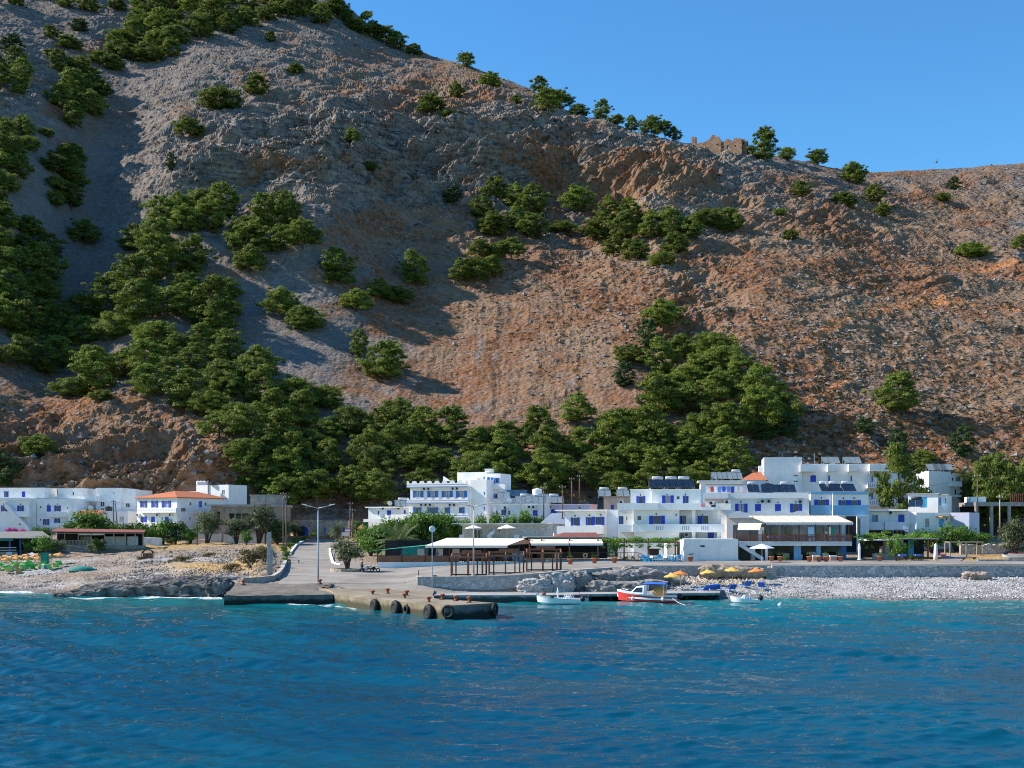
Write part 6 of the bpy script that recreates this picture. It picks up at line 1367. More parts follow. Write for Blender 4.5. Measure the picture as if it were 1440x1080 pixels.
# ================================================================== harbour works
def harbour_mat(name, ca, cb, algae):
    m, t, ns, ln, b = nodes_of(name)
    geo = ns.new('ShaderNodeNewGeometry'); pos = geo.outputs['Position']
    def noise(s, d=5.0, r=.65):
        n = N(ns,'ShaderNodeTexNoise',Scale=s,Detail=d,Roughness=r); ln.new(pos, n.inputs['Vector']); return n.outputs[0]
    col = mix(ns, ln, ramp(ns,ln,noise(.7),[(.35,0),(.65,1)]), ca, cb)
    sp = ns.new('ShaderNodeSeparateXYZ'); ln.new(pos, sp.inputs[0])
    zz = mth(ns,ln,'ADD', sp.outputs[2], mth(ns,ln,'MULTIPLY',noise(1.5),-.8))
    col = mix(ns, ln, ramp(ns,ln,zz,[(.0,1),(.28,0)]), col, algae)
    ln.new(col, b.inputs['Base Color']); b.inputs['Roughness'].default_value = .85; b.inputs['Specular IOR Level'].default_value = .25
    bp = N(ns,'ShaderNodeBump',Strength=.6,Distance=.12); ln.new(noise(2.2,6,.7), bp.inputs['Height']); ln.new(bp.outputs[0], b.inputs['Normal'])
    return m
hm_y = harbour_mat('stained_harbour_concrete',(.17,.135,.085),(.28,.235,.165),(.06,.055,.03))
hm_d = harbour_mat('dark_harbour_concrete',(.07,.075,.075),(.15,.15,.145),(.02,.024,.02))
hm_g = harbour_mat('grey_harbour_concrete',(.26,.255,.25),(.38,.37,.36),(.05,.055,.045))
J = [(-18.2,123.8),(-5.85,104.6),(-1.5,107.2),(-7.4,115.6),(-8.4,127.7),(-8.4,131.5),(-21,131.5)]
JZ = [1.03,1.11,1.2,1.1,.78,1.12,1.25]
r = thing('jetty','narrow concrete jetty pointing at the viewer with tyre fenders on its sides','jetty',(-9,118,0))
k = MB(); k.prism(J,-2.5,[z-.06 for z in JZ]); k.build('body',hm_y,r)
k = MB(); k.prism([(x*1.0,y) for x,y in J],[z-.055 for z in JZ],JZ); k.build('deck',pave_y,r)
k = MB(); d = Vector((J[2][0]-J[1][0],J[2][1]-J[1][1],0)); n_ = Vector((d.y,-d.x,0)).normalized()
a,c = Vector((*J[1],0)),Vector((*J[2],0)); k.hexa([a+n_*.12+Vector((0,0,-1)),c+n_*.12+Vector((0,0,-1)),c+Vector((0,0,-1)),a+Vector((0,0,-1)),a+n_*.12+Vector((0,0,.95)),c+n_*.12+Vector((0,0,1.05)),c+Vector((0,0,1.05)),a+Vector((0,0,.95))]); k.build('shade_wet_facing',hm_d,r)  # darker sheet: shade and wet of the end face put into its colour
r = thing('pier_block','broad low concrete pier block with a dark wet front left of the jetty','pier',(-25,130,0))
def roughen(o, cuts, amp, sc=1.2, zmin=-1):
    bm=bmesh.new(); bm.from_mesh(o.data); bmesh.ops.triangulate(bm,faces=bm.faces[:])
    for _ in range(cuts):
        e=[x for x in bm.edges if x.calc_length()>.45]
        if not e: break
        bmesh.ops.subdivide_edges(bm,edges=e,cuts=1); bmesh.ops.triangulate(bm,faces=[f for f in bm.faces if len(f.verts)>3])
    q=np.array([v.co for v in bm.verts])+np.array(base_of(o)); dx=fbm(q[:,0]/sc,q[:,1]/sc,q[:,2]/sc,3,5); dy=fbm(q[:,0]/sc,q[:,1]/sc,q[:,2]/sc,3,15); dz=fbm(q[:,0]/sc,q[:,1]/sc,0,3,25)
    bite=np.maximum(0,fbm(q[:,0]/2.5,q[:,1]/2.5,0,3,35)-.35)*2
    for v,a_,b_,c_,t_ in zip(bm.verts,dx,dy,dz,bite): v.co+=Vector((a_*amp,b_*amp,c_*amp*.5-t_*amp))
    bm.to_mesh(o.data); bm.free()
for o_ in r.children:
    if o_.name.startswith(('body','deck')): roughen(o_,6,.10)
B = [(-29.2,122.5),(-18.25,123.8),(-21.05,131.6),(-20,139.5),(-31.8,139.5)]; BZ=[.95,1.0,1.22,1.5,1.4]
k = MB(); k.prism(B,-2.5,[z-.06 for z in BZ]); k.build('body',hm_d,r)
k = MB(); k.prism(B,[z-.055 for z in BZ],BZ); k.build('deck',pave_d,r)
k = MB(); k.tube([(-20.6,137.5,1.50),(-20.0,130,1.23),(-18.6,125.5,1.07)],.06,4); q=k.build('yellow_edge_line',yellowp,r)
for o_ in r.children:
    if o_.name.startswith(('body','deck')): roughen(o_,6,.09)
r = thing('low_quay','low concrete ledge along the foot of the quay wall','quay',(-2,130,0))
k = MB(); k.prism([((612-720)*127.6/F,127.6),((760-720)*127.8/F,127.8),((815-720)*129/F,129),((815-720)*134/F,134.4),((640-720)*135/F,134.9),(-8.39,131.4),(-8.39,127.75)],-2,.72); k.build('ledge',hm_g,r)
r = thing('boat_landing','thin concrete landing on short posts where the boats are moored','landing stage',(13,132,0))
q = [((815.5-720)*129.2/F,129.2),((1012-720)*132/F,132),((1012-720)*137/F,136.5),((815.5-720)*134/F,134.5)]
k = MB(); k.prism(q,.44,.74); k.build('deck',hm_g,r)
for i in range(6):
    t_=(i+.2)/5.5; x=q[0][0]+(q[1][0]-q[0][0])*t_; y=q[0][1]+(q[1][1]-q[0][1])*t_+.25; k=MB(); k.box(x-.15,x+.15,y,y+.4,-2,.44); k.build('post',hm_d,r)
k = MB(); k.prism([(q[0][0],131.2),(q[1][0],134),(q[1][0],136),(q[0][0],134)],-2,.43); k.build('dark_back',hm_d,r)
def ribbon(name,label,cat,pts,thick,z0,m,coping=None,copm=None,part='masonry'):
    """a wall following (px,Y,ztop) points"""
    P_=[Vector(((p-720)*Y/F,Y,z)) for p,Y,z in pts]; r=thing(name,label,cat,(P_[0].x,P_[0].y,z0 if not hasattr(z0,'__len__') else z0[0])); k=MB(); c=MB(); z0s=z0 if hasattr(z0,'__len__') else [z0]*len(P_)
    nr=[]
    for i in range(len(P_)):
        d=(P_[min(i+1,len(P_)-1)]-P_[max(i-1,0)]); d.z=0; d.normalize(); nr.append(Vector((-d.y,d.x,0)))
    rows=[]; crow=[]
    for v,n,zz in zip(P_,nr,z0s):
        b_=Vector((v.x,v.y,zz)); rows.append([b_,v,v+n*thick,b_+n*thick]); cp=coping or .1
        crow.append([v-n*.04+Vector((0,0,.002)),v-n*.04+Vector((0,0,cp)),v+n*(thick+.04)+Vector((0,0,cp)),v+n*(thick+.04)+Vector((0,0,.002))])
    for kk,rr in ((k,rows),(c,crow)):
        vs=[v for r_ in rr for v in r_]; fs=[]
        for i in range(len(rr)-1): fs+=[(i*4+j,i*4+(j+1)%4,(i+1)*4+(j+1)%4,(i+1)*4+j) for j in range(4)]
        m_=len(rr)-1; fs+=[(0,1,2,3),(m_*4+3,m_*4+2,m_*4+1,m_*4)]; kk.add(vs,fs)
    k.build(part,m,r)
    if coping: c.build('coping',copm or conc_l,r)
    return r
ribbon('quay_wall','curving grey quay wall behind the low ledge, under the wooden frames','wall',[(586,137,2.33),(587,134.2,2.33),(640,134.3,2.36),(690,134.4,2.42),(720,134.6,2.50),(760,135,2.72),(795,137,2.92),(835,140.5,3.02),(878,146,3.08),(905,149.2,3.1),(1079,149.6,3.1)],.75,-1.0,stone_q,.07,conc_l)
ribbon('sea_wall','long straight rubble sea wall above the pebble beach on the right','wall',[(1086,149.45,3.1),(1190,149.4,3.1),(1300,149.4,3.12),(1440,149.4,3.13),(1760,149.4,3.13)],.8,.6,stone_g,.06,conc_l)
r = thing('beach_steps','narrow concrete steps between the two sea walls','steps',G(1082,148)); p=(1082-720)*149/F
for i in range(6): k=MB(); k.box(p-.7,p+.7,147.2+i*.35,147.2+i*.35+.35,.6,1.55+i*.26); k.build('step',conc,r)
ribbon('parapet_wall','low pale parapet wall bending from the pier block up beside the road','wall',[(342,139.8,1.98),(365,141.5,2.02),(386,144,2.1),(394,150,2.3),(399,160,2.5),(404,180,3.05)],.4,[.8,.9,1.1,1.4,1.6,2.2],conc,.05,conc_l)
ribbon('kerb_wall','white painted kerb along the right side of the road','kerb',[(462.5,215,4.15),(463,200,3.5),(466,182,2.75),(470,178,2.6),(478,176.5,2.5)],.35,[3.4,2.8,2.1,2.0,2.0],white)
ribbon('kerb_wall','white painted kerb along the left side of the road','kerb',[(431,244,5.5),(417,228,4.85),(409,205,3.95),(407,196,3.55)],.3,[4.6,4.0,3.0,2.7],white)
# ---- bollards and fenders
bo = thing('bollard','bollard','bollard'); k=MB(); k.lathe([(.26,-.05),(.24,.05),(.15,.10),(.15,.33),(.27,.42),(.28,.5),(.2,.56),(.03,.58)],n=14); o=k.build('post',rust,None,True); o.parent=bo; k=MB(); k.lathe([(.32,-.04),(.32,.03),(.28,.05)],n=14); o=k.build('base_plate',rubber,None); o.parent=bo
BOL = Proto(bo)
for px,py,z,lab in ((342,822,1.42,'rusty bollard at the left back corner of the pier block'),(450,821,1.5,'rusty bollard at the foot of the double lamp post'),(524,837.5,1.06,'rusty bollard above the left fender of the jetty'),(545,834.5,1.1,'small rusty bollard in the middle of the jetty root'),(572,837.5,1.08,'rusty bollard, rear one of the close pair on the jetty'),(569,842,1.08,'rusty bollard, front one of the close pair on the jetty'),(603,847,1.09,'rusty bollard above the biggest fender of the jetty'),(622,843,1.12,'orange bollard on the far edge of the jetty, left of the yellow one'),(641,845,1.14,'bright yellow orange bollard on the far edge of the jetty'),(660,847,1.17,'orange bollard nearest the jetty tip')):
    Y=F*(CH-z)/(py-HZ); BOL.put(((px-720)*Y/F,Y,z),0,.92,lab)
def on_left(px):
    lo,hi=0.,1.
    for _ in range(40):
        t_=(lo+hi)/2; x=-18.2+12.35*t_; y=123.8-19.2*t_
        if 720+F*x/y<px: lo=t_
        else: hi=t_
    return Vector((x,y,0))
nL=Vector((-19.2,-12.35,0)).normalized()
def fender(px,rad,wd,z,label,big=True,pos=None,nrm=None):
    nv=nrm or nL; p=(pos or on_left(px))+nv*(wd*.5+.02); r=thing('tyre_fender',label,'fender',(p.x,p.y,z)); k=MB(); k.torus((0,0,0),rad,wd*.5,'y',22,10)
    if big: k2=MB(); k2.lathe([(rad*.6,-wd*.42),(rad*.6,wd*.42)],n=16); k2.xf(Matrix.Rotation(R(90),4,'X'))
    M=Matrix.Rotation(math.atan2(nv.x,-nv.y)*1,4,'Z'); k.xf(M); o=k.build('tyre',rubber,None,True); o.parent=r
    if big: k2.xf(M); o=k2.build('core',blackpl,None); o.parent=r
    c=MB(); c.tube([Vector((0,0,rad)),Vector((0,0,1.1-z))-nv*.25],.03,5); o=c.build('chain',rust,None); o.parent=r
fender(530,.42,.5,.42,'big black tyre fender nearest the shore on the jetty'); fender(560,.44,.52,.48,'big black tyre fender second from the shore on the jetty'); fender(573,.34,.24,.40,'thin tyre hanging beside the second big fender',False); fender(607,.47,.56,.42,'biggest black tyre fender near the jetty corner')
nE=n_; cE=(a+c*0); 
fender(0,.48,.26,.62,'tyre ring on the shaded jetty end, at its left corner',False,Vector((*J[1],0))+Vector((.35,.1,0)),Vector((-.3,-.95,0)))
fender(0,.46,.36,.62,'tyre wrapped on the right corner of the jetty end',False,Vector((*J[2],0))+Vector((-.2,-.05,0)),Vector((.9,-.3,0)))
0 and fender(0,.3,.22,.55,'small tyre in the middle of the shaded jetty end',False,(Vector((*J[1],0))*.55+Vector((*J[2],0))*.45),n_)

# ---- rocks
rock_grey = mat('weathered_rock',(.26,.25,.235),.95,.35,.8,.6,c2=(.17,.165,.16)); rock_dark = mat('dark_shore_rock',(.085,.085,.085),.9,.5,.7,.7,c2=(.20,.195,.19)); rock_tan = mat('tan_rock',(.33,.27,.20),.95,.3,.8,.6)
def rock(label,px,py,Y,rx,ry,rz,m,seed,name='rock',kz=None,group=None):
    p=P(px,py,Y); bm=bmesh.new(); bmesh.ops.create_icosphere(bm,subdivisions=5,radius=1)
    co=np.array([v.co for v in bm.verts]); s=seed*3.7
    e=np.abs(co)**.75*np.sign(co)
    q=e*np.array([rx,ry,rz]); mx=max(rx,ry,rz)
    d=.16*ridged(q[:,0]/(.55*mx)+s,q[:,1]/(.55*mx),q[:,2]/(.3*mx),4,seed)+.10*fbm(q[:,0]/.35+s,q[:,1]/.35,q[:,2]/.22,3,seed+9)*min(1,1/mx)
    q=q*(1+d[:,None]); q[:,2]+=.12*rz*np.abs(fbm(q[:,0]/.8,q[:,1]/.8,0,3,seed+5))
    for v,c in zip(bm.verts,q): v.co=c
    me=bpy.data.meshes.new(name); bm.to_mesh(me); bm.free(); o=bpy.data.objects.new(name,me); COL.objects.link(o); me.materials.append(m); o.location=p; tag(o,label,'rock',group); return o
for i,(px,py,Y,rx,ry,rz,lab) in enumerate(((100,838.5,138,1.7,1.0,.45,'low dark rock lapped by foam at the left tip of the reef'),(128,836,138.5,2.2,1.3,.7,'dark rock at the left part of the reef'),(165,833,139.5,3.2,2,1.0,'broad dark rock in the reef left of its centre'),(205,832,139.5,3.0,2,1.15,'dark ridged rock in the centre of the reef'),(245,831,139,3.2,2,1.25,'dark ridged rock right of the reef centre'),(282,830,138.5,2.9,2,1.3,'dark rock at the right part of the reef'),(306,831,137.5,1.7,1.6,1.25,'last dark rock of the reef tight against the pier block'),(150,827,146,2.8,1.4,.7,'pale topped slab behind the reef'),(225,825,147,3.6,1.6,.8,'long grey slab behind the reef centre'),(285,822,147,3.2,1.6,.8,'grey slab behind the right end of the reef'),(325,819,147,2.4,1.5,.7,'grey slab beside the low parapet wall'))):
    rock(lab,px,py,Y,rx,ry,rz,rock_dark if i<7 else rock_grey,40+i)
for i,(px,py,Y,rx,ry,rz,lab,m_) in enumerate(((752,829,133.6,1.7,1.0,1.05,'big shaded boulder bedded in the quay wall behind the white boat',stone_q),(783,826,134.6,1.9,1.2,1.35,'rounded shaded boulder bulging from the quay wall',stone_q),(812,821,136.2,1.6,1.2,1.2,'shaded boulder at the right end of the quay wall',rock_grey),(843,828,135.2,1.5,1.1,.75,'pale rounded rock left of the red boat',rock_grey),(845,811,140,1.3,1.0,.5,'pale flat rock high on the outcrop behind the red boat',rock_grey),(868,815,140.5,2.2,1.4,.9,'layered grey rock behind the red boat',rock_grey),(885,806,144,2.2,1.4,.8,'layered rock under the wall bend',rock_grey),(905,812,143,2.3,1.4,.9,'layered rock left of the yellow parasol',rock_grey),(878,826,138,2.4,1.2,.6,'low rock shelf at the landing',rock_grey),(912,823,140,1.9,1.1,.6,'low rock shelf below the yellow parasol',rock_grey),(938,818,144,1.9,1.1,.6,'grey rock behind the parasol poles',rock_grey),(1008,804,148,1.9,.9,.75,'tan boulder at the foot of the wall by the yellow parasols',rock_tan),(1030,805,148,1.6,.9,.65,'tan boulder between the two yellow parasols',rock_tan),(1057,806,148,1.5,.8,.65,'tan boulder behind the orange parasol',rock_tan))):
    rock(lab,px,py,Y,rx,ry,rz,m_,70+i)
o=rock('pinkish heap of rubble on the pebbles below the right sea wall',1372,810.5,147.5,1.5,.8,.5,mat('pinkish_rubble',(.36,.28,.23),.95,.3,1.5,.8),95)
# loose cobbles on the beaches (uncountable)
def cobbles():
    r=np.random.default_rng(3); base=np.array([(1,0,0),(-1,0,0),(0,1,0),(0,-1,0),(0,0,1),(0,0,-1)],float); fa=np.array([(4,0,2),(4,2,1),(4,1,3),(4,3,0),(5,2,0),(5,1,2),(5,3,1),(5,0,3)])
    sets=[('cobbles',mat('pale_cobbles',(.42,.415,.405),.9,.25,.7,.2,c2=(.23,.225,.225)),9500,lambda:(r.uniform(935,1480),149.3-18.5*r.random()**1.1),.07,.19),('grey_cobbles',mat('grey_cobbles',(.215,.205,.195),.9,.3,.7,.2,c2=(.13,.125,.12)),5000,lambda:(r.uniform(-40,330),148+40*r.random()**1.2),.06,.17),('tan_cobbles',mat('tan_cobbles',(.40,.34,.27),.9,.3,.9,.2),700,lambda:(r.uniform(930,1075),148.8-6*r.random()**1.4),.16,.42),('bank_stones',mat('bank_stones',(.26,.235,.205),.9,.3,.9,.2),1400,lambda:(r.uniform(190,400),145+60*r.random()),.08,.3)]
    for nm,m,n,fn,s0,s1 in sets:
        V=[];Fc=[]
        pp=[fn() for _ in range(n)]; px=np.array([q[0] for q in pp]); Y=np.array([q[1] for q in pp]); z=gz(px,Y); ok=z>.12; px,Y,z=px[ok],Y[ok],z[ok]
        for i,(p,y,h) in enumerate(zip(px,Y,z)):
            s=s0+(s1-s0)*r.random()**2.5; t=r.random()*6.28; c_,s_=math.cos(t),math.sin(t); q=base*(s*(.6+.7*r.random((6,3)))) @ np.array([(c_,s_,0),(-s_,c_,0),(0,0,.8)]); V.append(q+np.array([(p-720)*y/F,y,h+s*.25])); Fc.append(fa+6*i)
        o=np_mesh(nm,np.concatenate(V),np.concatenate(Fc),m); o['kind']='stuff'
cobbles()

# ================================================================== lamp posts, poles, signs
def lamp_post(px,py0,pytop,arm,label,Y=None,z=None):
    p=G(px,Y); p.z=CH+(HZ-py0)*Y/F; h=(py0-pytop)*Y/F; r=thing('street_lamp',label,'street lamp',p)
    k=MB(); k.tube([(0,0,0),(0,0,h*.45),(0,0,h)],[.105,.08,.055],10); o=k.build('pole',galv,None,True); o.parent=r
    k=MB(); k.lathe([(.24,-.05),(.24,.12),(.14,.2)],n=10); o=k.build('foot',conc,None); o.parent=r
    for s in (-1,1):
        k=MB(); L=arm*Y/F; k.tube([(0,0,h-.02),(s*L*.35,0,h+.12),(s*L*.75,0,h+.3)],[.05,.045,.04],7); o=k.build('arm',galv,None,True); o.parent=r
        k=MB(); k.hexa([(s*L*.70,-.14,h+.25),(s*L*1.05,-.1,h+.42),(s*L*1.05,.1,h+.42),(s*L*.70,.14,h+.25),(s*L*.70,-.1,h+.37),(s*L*1.05,-.07,h+.5),(s*L*1.05,.07,h+.5),(s*L*.70,.1,h+.37)]); q=k.build('lamp_head',white_d,None,bevel=.02); q.parent=r
lamp_post(447.5,821,714.5,22,'tall steel lamp post with two arms standing on the square by the jetty',138.5)
lamp_post(666,809,712,27,'tall steel lamp post with two arms rising through the left wooden frame',138)
p=P(609,826,134.9); p.z=gxy(p.x,134.9); p.y=133.6; r=thing('mirror_post','thin grey post carrying a round pale disc at the end of the quay wall','mirror post',p); h=(828-750)*134/F
k=MB(); k.tube([(0,0,-.1),(0,0,h)],.05,7); k.build('post',galv,None).parent=r; k=MB(); k.lathe([(.01,-.04),(.33,-.03),(.36,.03),(.30,.06),(.01,.07)],n=18); k.xf(Matrix.Translation((0,-.08,h))@Matrix.Rotation(R(80),4,'X')@Matrix.Rotation(R(8),4,'Y')); k.build('disc',mat('pale_disc',(.6,.62,.62),.4,.08,3),None,True).parent=r
k=MB(); k.box(-.3,.15,-.1,.12,0,.12); o=k.build('flood_light',blackpl,None,bevel=.02); o.location=P(612.5,810,134.6); o.location.z=2.42; tag(o,'small black floodlight lying on top of the quay wall','floodlight')
def pole(px,pyt,pyb,Y,label,rad=.12,lean=0,cross=False,m=None,name='utility_pole',group=None):
    p=P(px,pyb,Y); h=(pyb-pyt)*Y/F; r=thing(name,label,'utility pole' if name=='utility_pole' else 'post',p,0,group); k=MB(); k.tube([(0,0,-.5),(lean*.5,0,h*.5),(lean,0,h)],[rad*1.15,rad,rad*.75],8); k.build('shaft',m or polewood,None,True).parent=r
    if name=='utility_pole':
        k=MB(); k.box(lean-.55,lean+.55,-.06,.06,h-.45,h-.33); k.build('crossarm',m or polewood,None).parent=r
        for i in range(3): k=MB(); x=lean-.45+.45*i; k.lathe([(.05,h-.33),(.06,h-.25),(.03,h-.15)],(x,0,0),7); k.build('insulator',white_d,None).parent=r
    return Vector((p.x+lean,Y,p.z+h-.2))
T=[pole(159.5,703,742,248,'upright wooden pole in front of the stepped white house'),pole(165.5,706,742,247,'leaning wooden pole propping the upright one by the stepped house',lean=-.55),pole(277.5,734,764,231,'short reddish wooden post before the left garden wall',m=wood,name='wooden_post'),pole(373,706,764,229,'wooden pole in front of the unfinished house'),pole(398.5,692,772,212,'left pole of the tall pair beside the road'),pole(402.5,697,776,205,'right pole of the tall pair beside the road'),pole(492.5,706,750,240,'left pole of the close pair at the road head'),pole(496,715,752,238,'right pole of the close pair at the road head'),pole(764.5,684,730,214,'wooden pole in front of the low terrace house'),pole(791,682,742,205,'wooden pole beside the grey tent roof'),pole(804,671,712,235,'left pole of the H shaped pair in front of the wood'),pole(815,667.5,706,240,'right pole of the H shaped pair in front of the wood'),pole(1374.5,667,740,206,'tall wooden pole before the concrete frame at right'),pole(1406,696,746,203,'pale wooden pole before the concrete frame at right',m=wood_l)]
def cable(a,c,label,sag=.8,off=0):
    pts=[a.lerp(c,i/10)+Vector((off,0,-sag*4*(i/10)*(1-i/10)))-a for i in range(11)]; k=MB(); k.tube(pts,.02,4,False); o=k.build('power_cable',blackpl,None); o.location=a; tag(o,label,'cable')
cable(T[8],T[9],'cable between the two poles above the lavender house'); cable(T[9],T[10],'cable from the tent roof pole up to the H shaped pair'); cable(T[4],T[3],'cable from the tall roadside pair to the pole by the unfinished house'); cable(T[4],T[6],'cable crossing the road head',1.2); cable(T[12],T[12]+Vector((-16,10,-1.5)),'cable running left from the tall right hand pole',1.0); cable(T[12],T[12]+Vector((14,8,0)),'cable running right from the tall right hand pole',1.0); cable(T[0],T[0]+Vector((16,-2,-1.8)),'cable from the poles to the red tiled house',.7)
k=MB(); p=P(378.5,806,152.5); k.box(-.24,.24,-.2,.2,-.8,5.15); k.box(.05,.42,-.12,.28,-.8,3.1); o=k.build('concrete_pillar',mat('bluish_concrete',(.30,.32,.33),.9,.15,2,.3),None,bevel=.03); o.location=p; tag(o,'tall narrow grey concrete pillar on the bank beside the parapet wall','pillar')
# signs and small kiosks at the road head
r=thing('road_sign','pink and white square sign on a thin post at the road head','sign',P(489,757,232)); k=MB(); k.tube([(0,0,-.3),(0,0,2.2)],.04,6); k.build('post',galv,None).parent=r
for i,m_ in enumerate((mat('pink_sign',(.55,.16,.22),.6,.05,3),white,mat('pink_sign',(.5,.1,.1)))): k=MB(); k.box(-.5,.5,-.06,-.03,1.0+i*.35,1.33+i*.35); k.build('panel',m_,None).parent=r
r=thing('sign_board','cream coloured board standing behind the tree at the road head','sign',P(486,755,226)); k=MB(); k.box(-.75,.75,-.05,.05,.2,.85); k.build('panel',cream,None).parent=r; k=MB(); k.tube([(-.6,.04,-.5),(-.6,.04,.8)],.04,5); k.build('leg',wood,None).parent=r; k=MB(); k.tube([(.6,.04,-.5),(.6,.04,.8)],.04,5); k.build('leg',wood,None).parent=r
r=thing('red_kiosk','small red kiosk with a pointed orange roof at the road head','kiosk',P(508,752,225)); k=MB(); k.box(-.5,.5,-.5,.5,-.5,1.2); k.build('body',mat('red_kiosk_paint',(.55,.08,.04),.6,.1,3),None).parent=r; k=MB(); k.lathe([(.95,1.15),(.05,1.85)],n=4); k.xf(Matrix.Rotation(R(45),4,'Z')); k.build('roof',mat('orange_roof',(.6,.17,.07),.7,.1,3),None).parent=r; k=MB(); k.box(-.3,.3,-.55,-.5,.2,.9); k.build('hatch',wood_d,None).parent=r
# bin shelter
r=thing('bin_shelter','brown wooden bin shelter with a rounded roof on the pebbles','bin shelter',G(208,184)); 
for s in (-1,1):
    k=MB(); k.box(s*.38-.3,s*.38+.3,-.3,.3,.15,1.05); k.build('bin',wood,None,bevel=.03).parent=r
k=MB(); pts=[(.85*math.cos(math.pi*i/8),1.15+.42*math.sin(math.pi*i/8)) for i in range(9)]
k.add([(x,-.5,z) for x,z in pts]+[(x,.5,z) for x,z in pts]+[(x*.93,-.5,z-.06) for x,z in pts]+[(x*.93,.5,z-.06) for x,z in pts],[(i,i+1,10+i,9+i) for i in range(8)]+[(18+i,27+i,28+i,19+i) for i in range(8)]+[(i,18+i,19+i,i+1) for i in range(8)]+[(9+i,10+i,28+i,27+i) for i in range(8)]); k.build('roof',wood_d,None).parent=r
for s in (-1,1):
    for t_ in (-.4,.4): k=MB(); k.box(s*.8-.05,s*.8+.05,t_-.05,t_+.05,-.3,1.2); k.build('post',wood_d,None).parent=r
# ring of stones round the square's tree
r=thing('stone_ring','low round stone kerb around the tree on the square','kerb',G(489,163)); k=MB(); n=26
for i in range(n):
    a=6.283*i/n; k.hexa([(Matrix.Rotation(a,4,'Z')@Vector(q)) for q in ((1.9,-.24,-.2),(2.35,-.27,-.2),(2.35,.27,-.2),(1.9,.22,-.2),(1.92,-.22,.42),(2.32,-.25,.45),(2.32,.25,.4),(1.92,.2,.42))])
k.build('stones',stone_b,None).parent=r; k=MB(); k.lathe([(1.95,-.2),(1.95,.28)],n=22); k.build('soil',mat('soil',(.15,.1,.06),.95,.2,2),None).parent=r

# ================================================================== wooden frames on the promenade
def frame(px,Y,label,w=4.0,h=2.35):
    r=thing('pergola',label,'pergola',G(px,Y,.08)); X=(-w/2,-w/2+.55,-.1,w/2-1.0,w/2-.45,w/2)
    for i,x in enumerate(X):
        for y,hh in ((0,h-.35),(2.6,h)):
            if y and i in (1,3): continue
            k=MB(); k.box(x-.075,x+.075,y-.075,y+.075,-.1,hh); k.build('post',wood if i%2==0 else wood_d,None).parent=r
    for y,z in ((0,h-.35),(2.6,h)):
        k=MB(); k.box(-w/2-.15,w/2+.15,y-.1,y+.1,z,z+.2); k.build('beam',wood,None).parent=r
    for x in (-w/2,-.1,w/2): k=MB(); k.hexa([(x-.06,.1,h-.3),(x+.06,.1,h-.3),(x+.06,2.5,h+.02),(x-.06,2.5,h+.02),(x-.06,.1,h-.12),(x+.06,.1,h-.12),(x+.06,2.5,h+.2),(x-.06,2.5,h+.2)]); k.build('rafter',wood,None).parent=r
    k=MB(); k.box(-w/2+1.1,w/2-.6,2.45,2.75,h+.2,h+.5); k.build('lintel',wood,None).parent=r
    k=MB(); k.box(-w/2,w/2,-.05,.05,.05,.2); k.build('bottom_rail',wood_d,None).parent=r
frame(659,138.6,'left of the three red brown wooden frames on the promenade, around the lamp post'); frame(712,139.6,'middle one of the three red brown wooden frames on the promenade'); frame(765,141.2,'right one of the three red brown wooden frames on the promenade')

# ================================================================== parasols, sunbeds, small beach things
for px,Y,lab,m_,t_ in ((945,138.5,'yellow parasol nearest the red boat',yellowc,0),(957,141,'orange parasol tucked behind the yellow one by the red boat',orange,4),(995,142,'left ochre yellow parasol among the blue sunbeds',yellowc,-3),(1030,144,'right ochre yellow parasol before the tan boulders',yellowc,3),(1063,143,'bright orange parasol at the foot of the beach steps',orange,-2)):
    parasol('parasol',px,None,Y,.98,1.95,m_,lab,tilt=t_)
parasol('parasol',1071.5,None,163,1.75,2.55,whitecan,'large square white parasol in front of the terrace restaurant',n=4,valance=.12,pitch=.28)
parasol('parasol',1208.5,None,165,.4,2.6,whitecan,'closed white parasol beside the terrace restaurant',closed=True)
def sunbed(m, fm):
    r=thing('sunbed','sunbed','sunbed'); k=MB(); k.box(-.32,.32,-.95,.45,.30,.36); k.build('seat',m,None,bevel=.02).parent=r
    k=MB(); k.hexa([(-.32,.45,.31),(.32,.45,.31),(.32,1.0,.78),(-.32,1.0,.78),(-.32,.42,.36),(.32,.42,.36),(.32,.96,.83),(-.32,.96,.83)]); k.build('backrest',m,None).parent=r
    for x in (-.29,.29):
        for y in (-.8,.35): k=MB(); k.box(x-.025,x+.025,y-.025,y+.025,-.1,.30); k.build('leg',fm,None).parent=r
    return Proto(r)
SBB=sunbed(royal,white); SBG=sunbed(green_c,white); SBL=sunbed(mat('light_green_canvas',(.30,.62,.16),.85,.1,3),white)
for px,Y,rz,lab in ((989,136.5,200,'leftmost blue sunbed on the right beach'),(1003,136.8,170,'blue sunbed just left of the middle pair on the right beach'),(1009,137.2,165,'blue sunbed at the right of the middle pair on the right beach'),(1027,137,190,'blue sunbed standing alone under the right yellow parasol'),(1049,139.5,185,'blue sunbed behind the little white motorboat'),(1072,138.5,160,'blue sunbed at the right end with its back raised high')): SBB.put(G(px,Y,.05),R(rz),1.15,lab)
i=0
for px,Y in ((4,172),(9,176),(15,171),(19,176),(23,172),(27,177),(31,171.5),(36,175),(40,171),(44,176),(48,172),(51,177),(56,172.5),(60,176),(74,171),(80,173),(87,176),(-4,174),(12,168)):
    (SBL if i%3==0 else SBG).put(G(px,Y,.05),R(120+rng.random()*110),1.25,'light green sunbed in the crowded rows on the left beach' if i%3==0 else 'green sunbed in the crowded rows on the left beach','light green sunbeds of the left beach' if i%3==0 else 'green sunbeds of the left beach'); i+=1
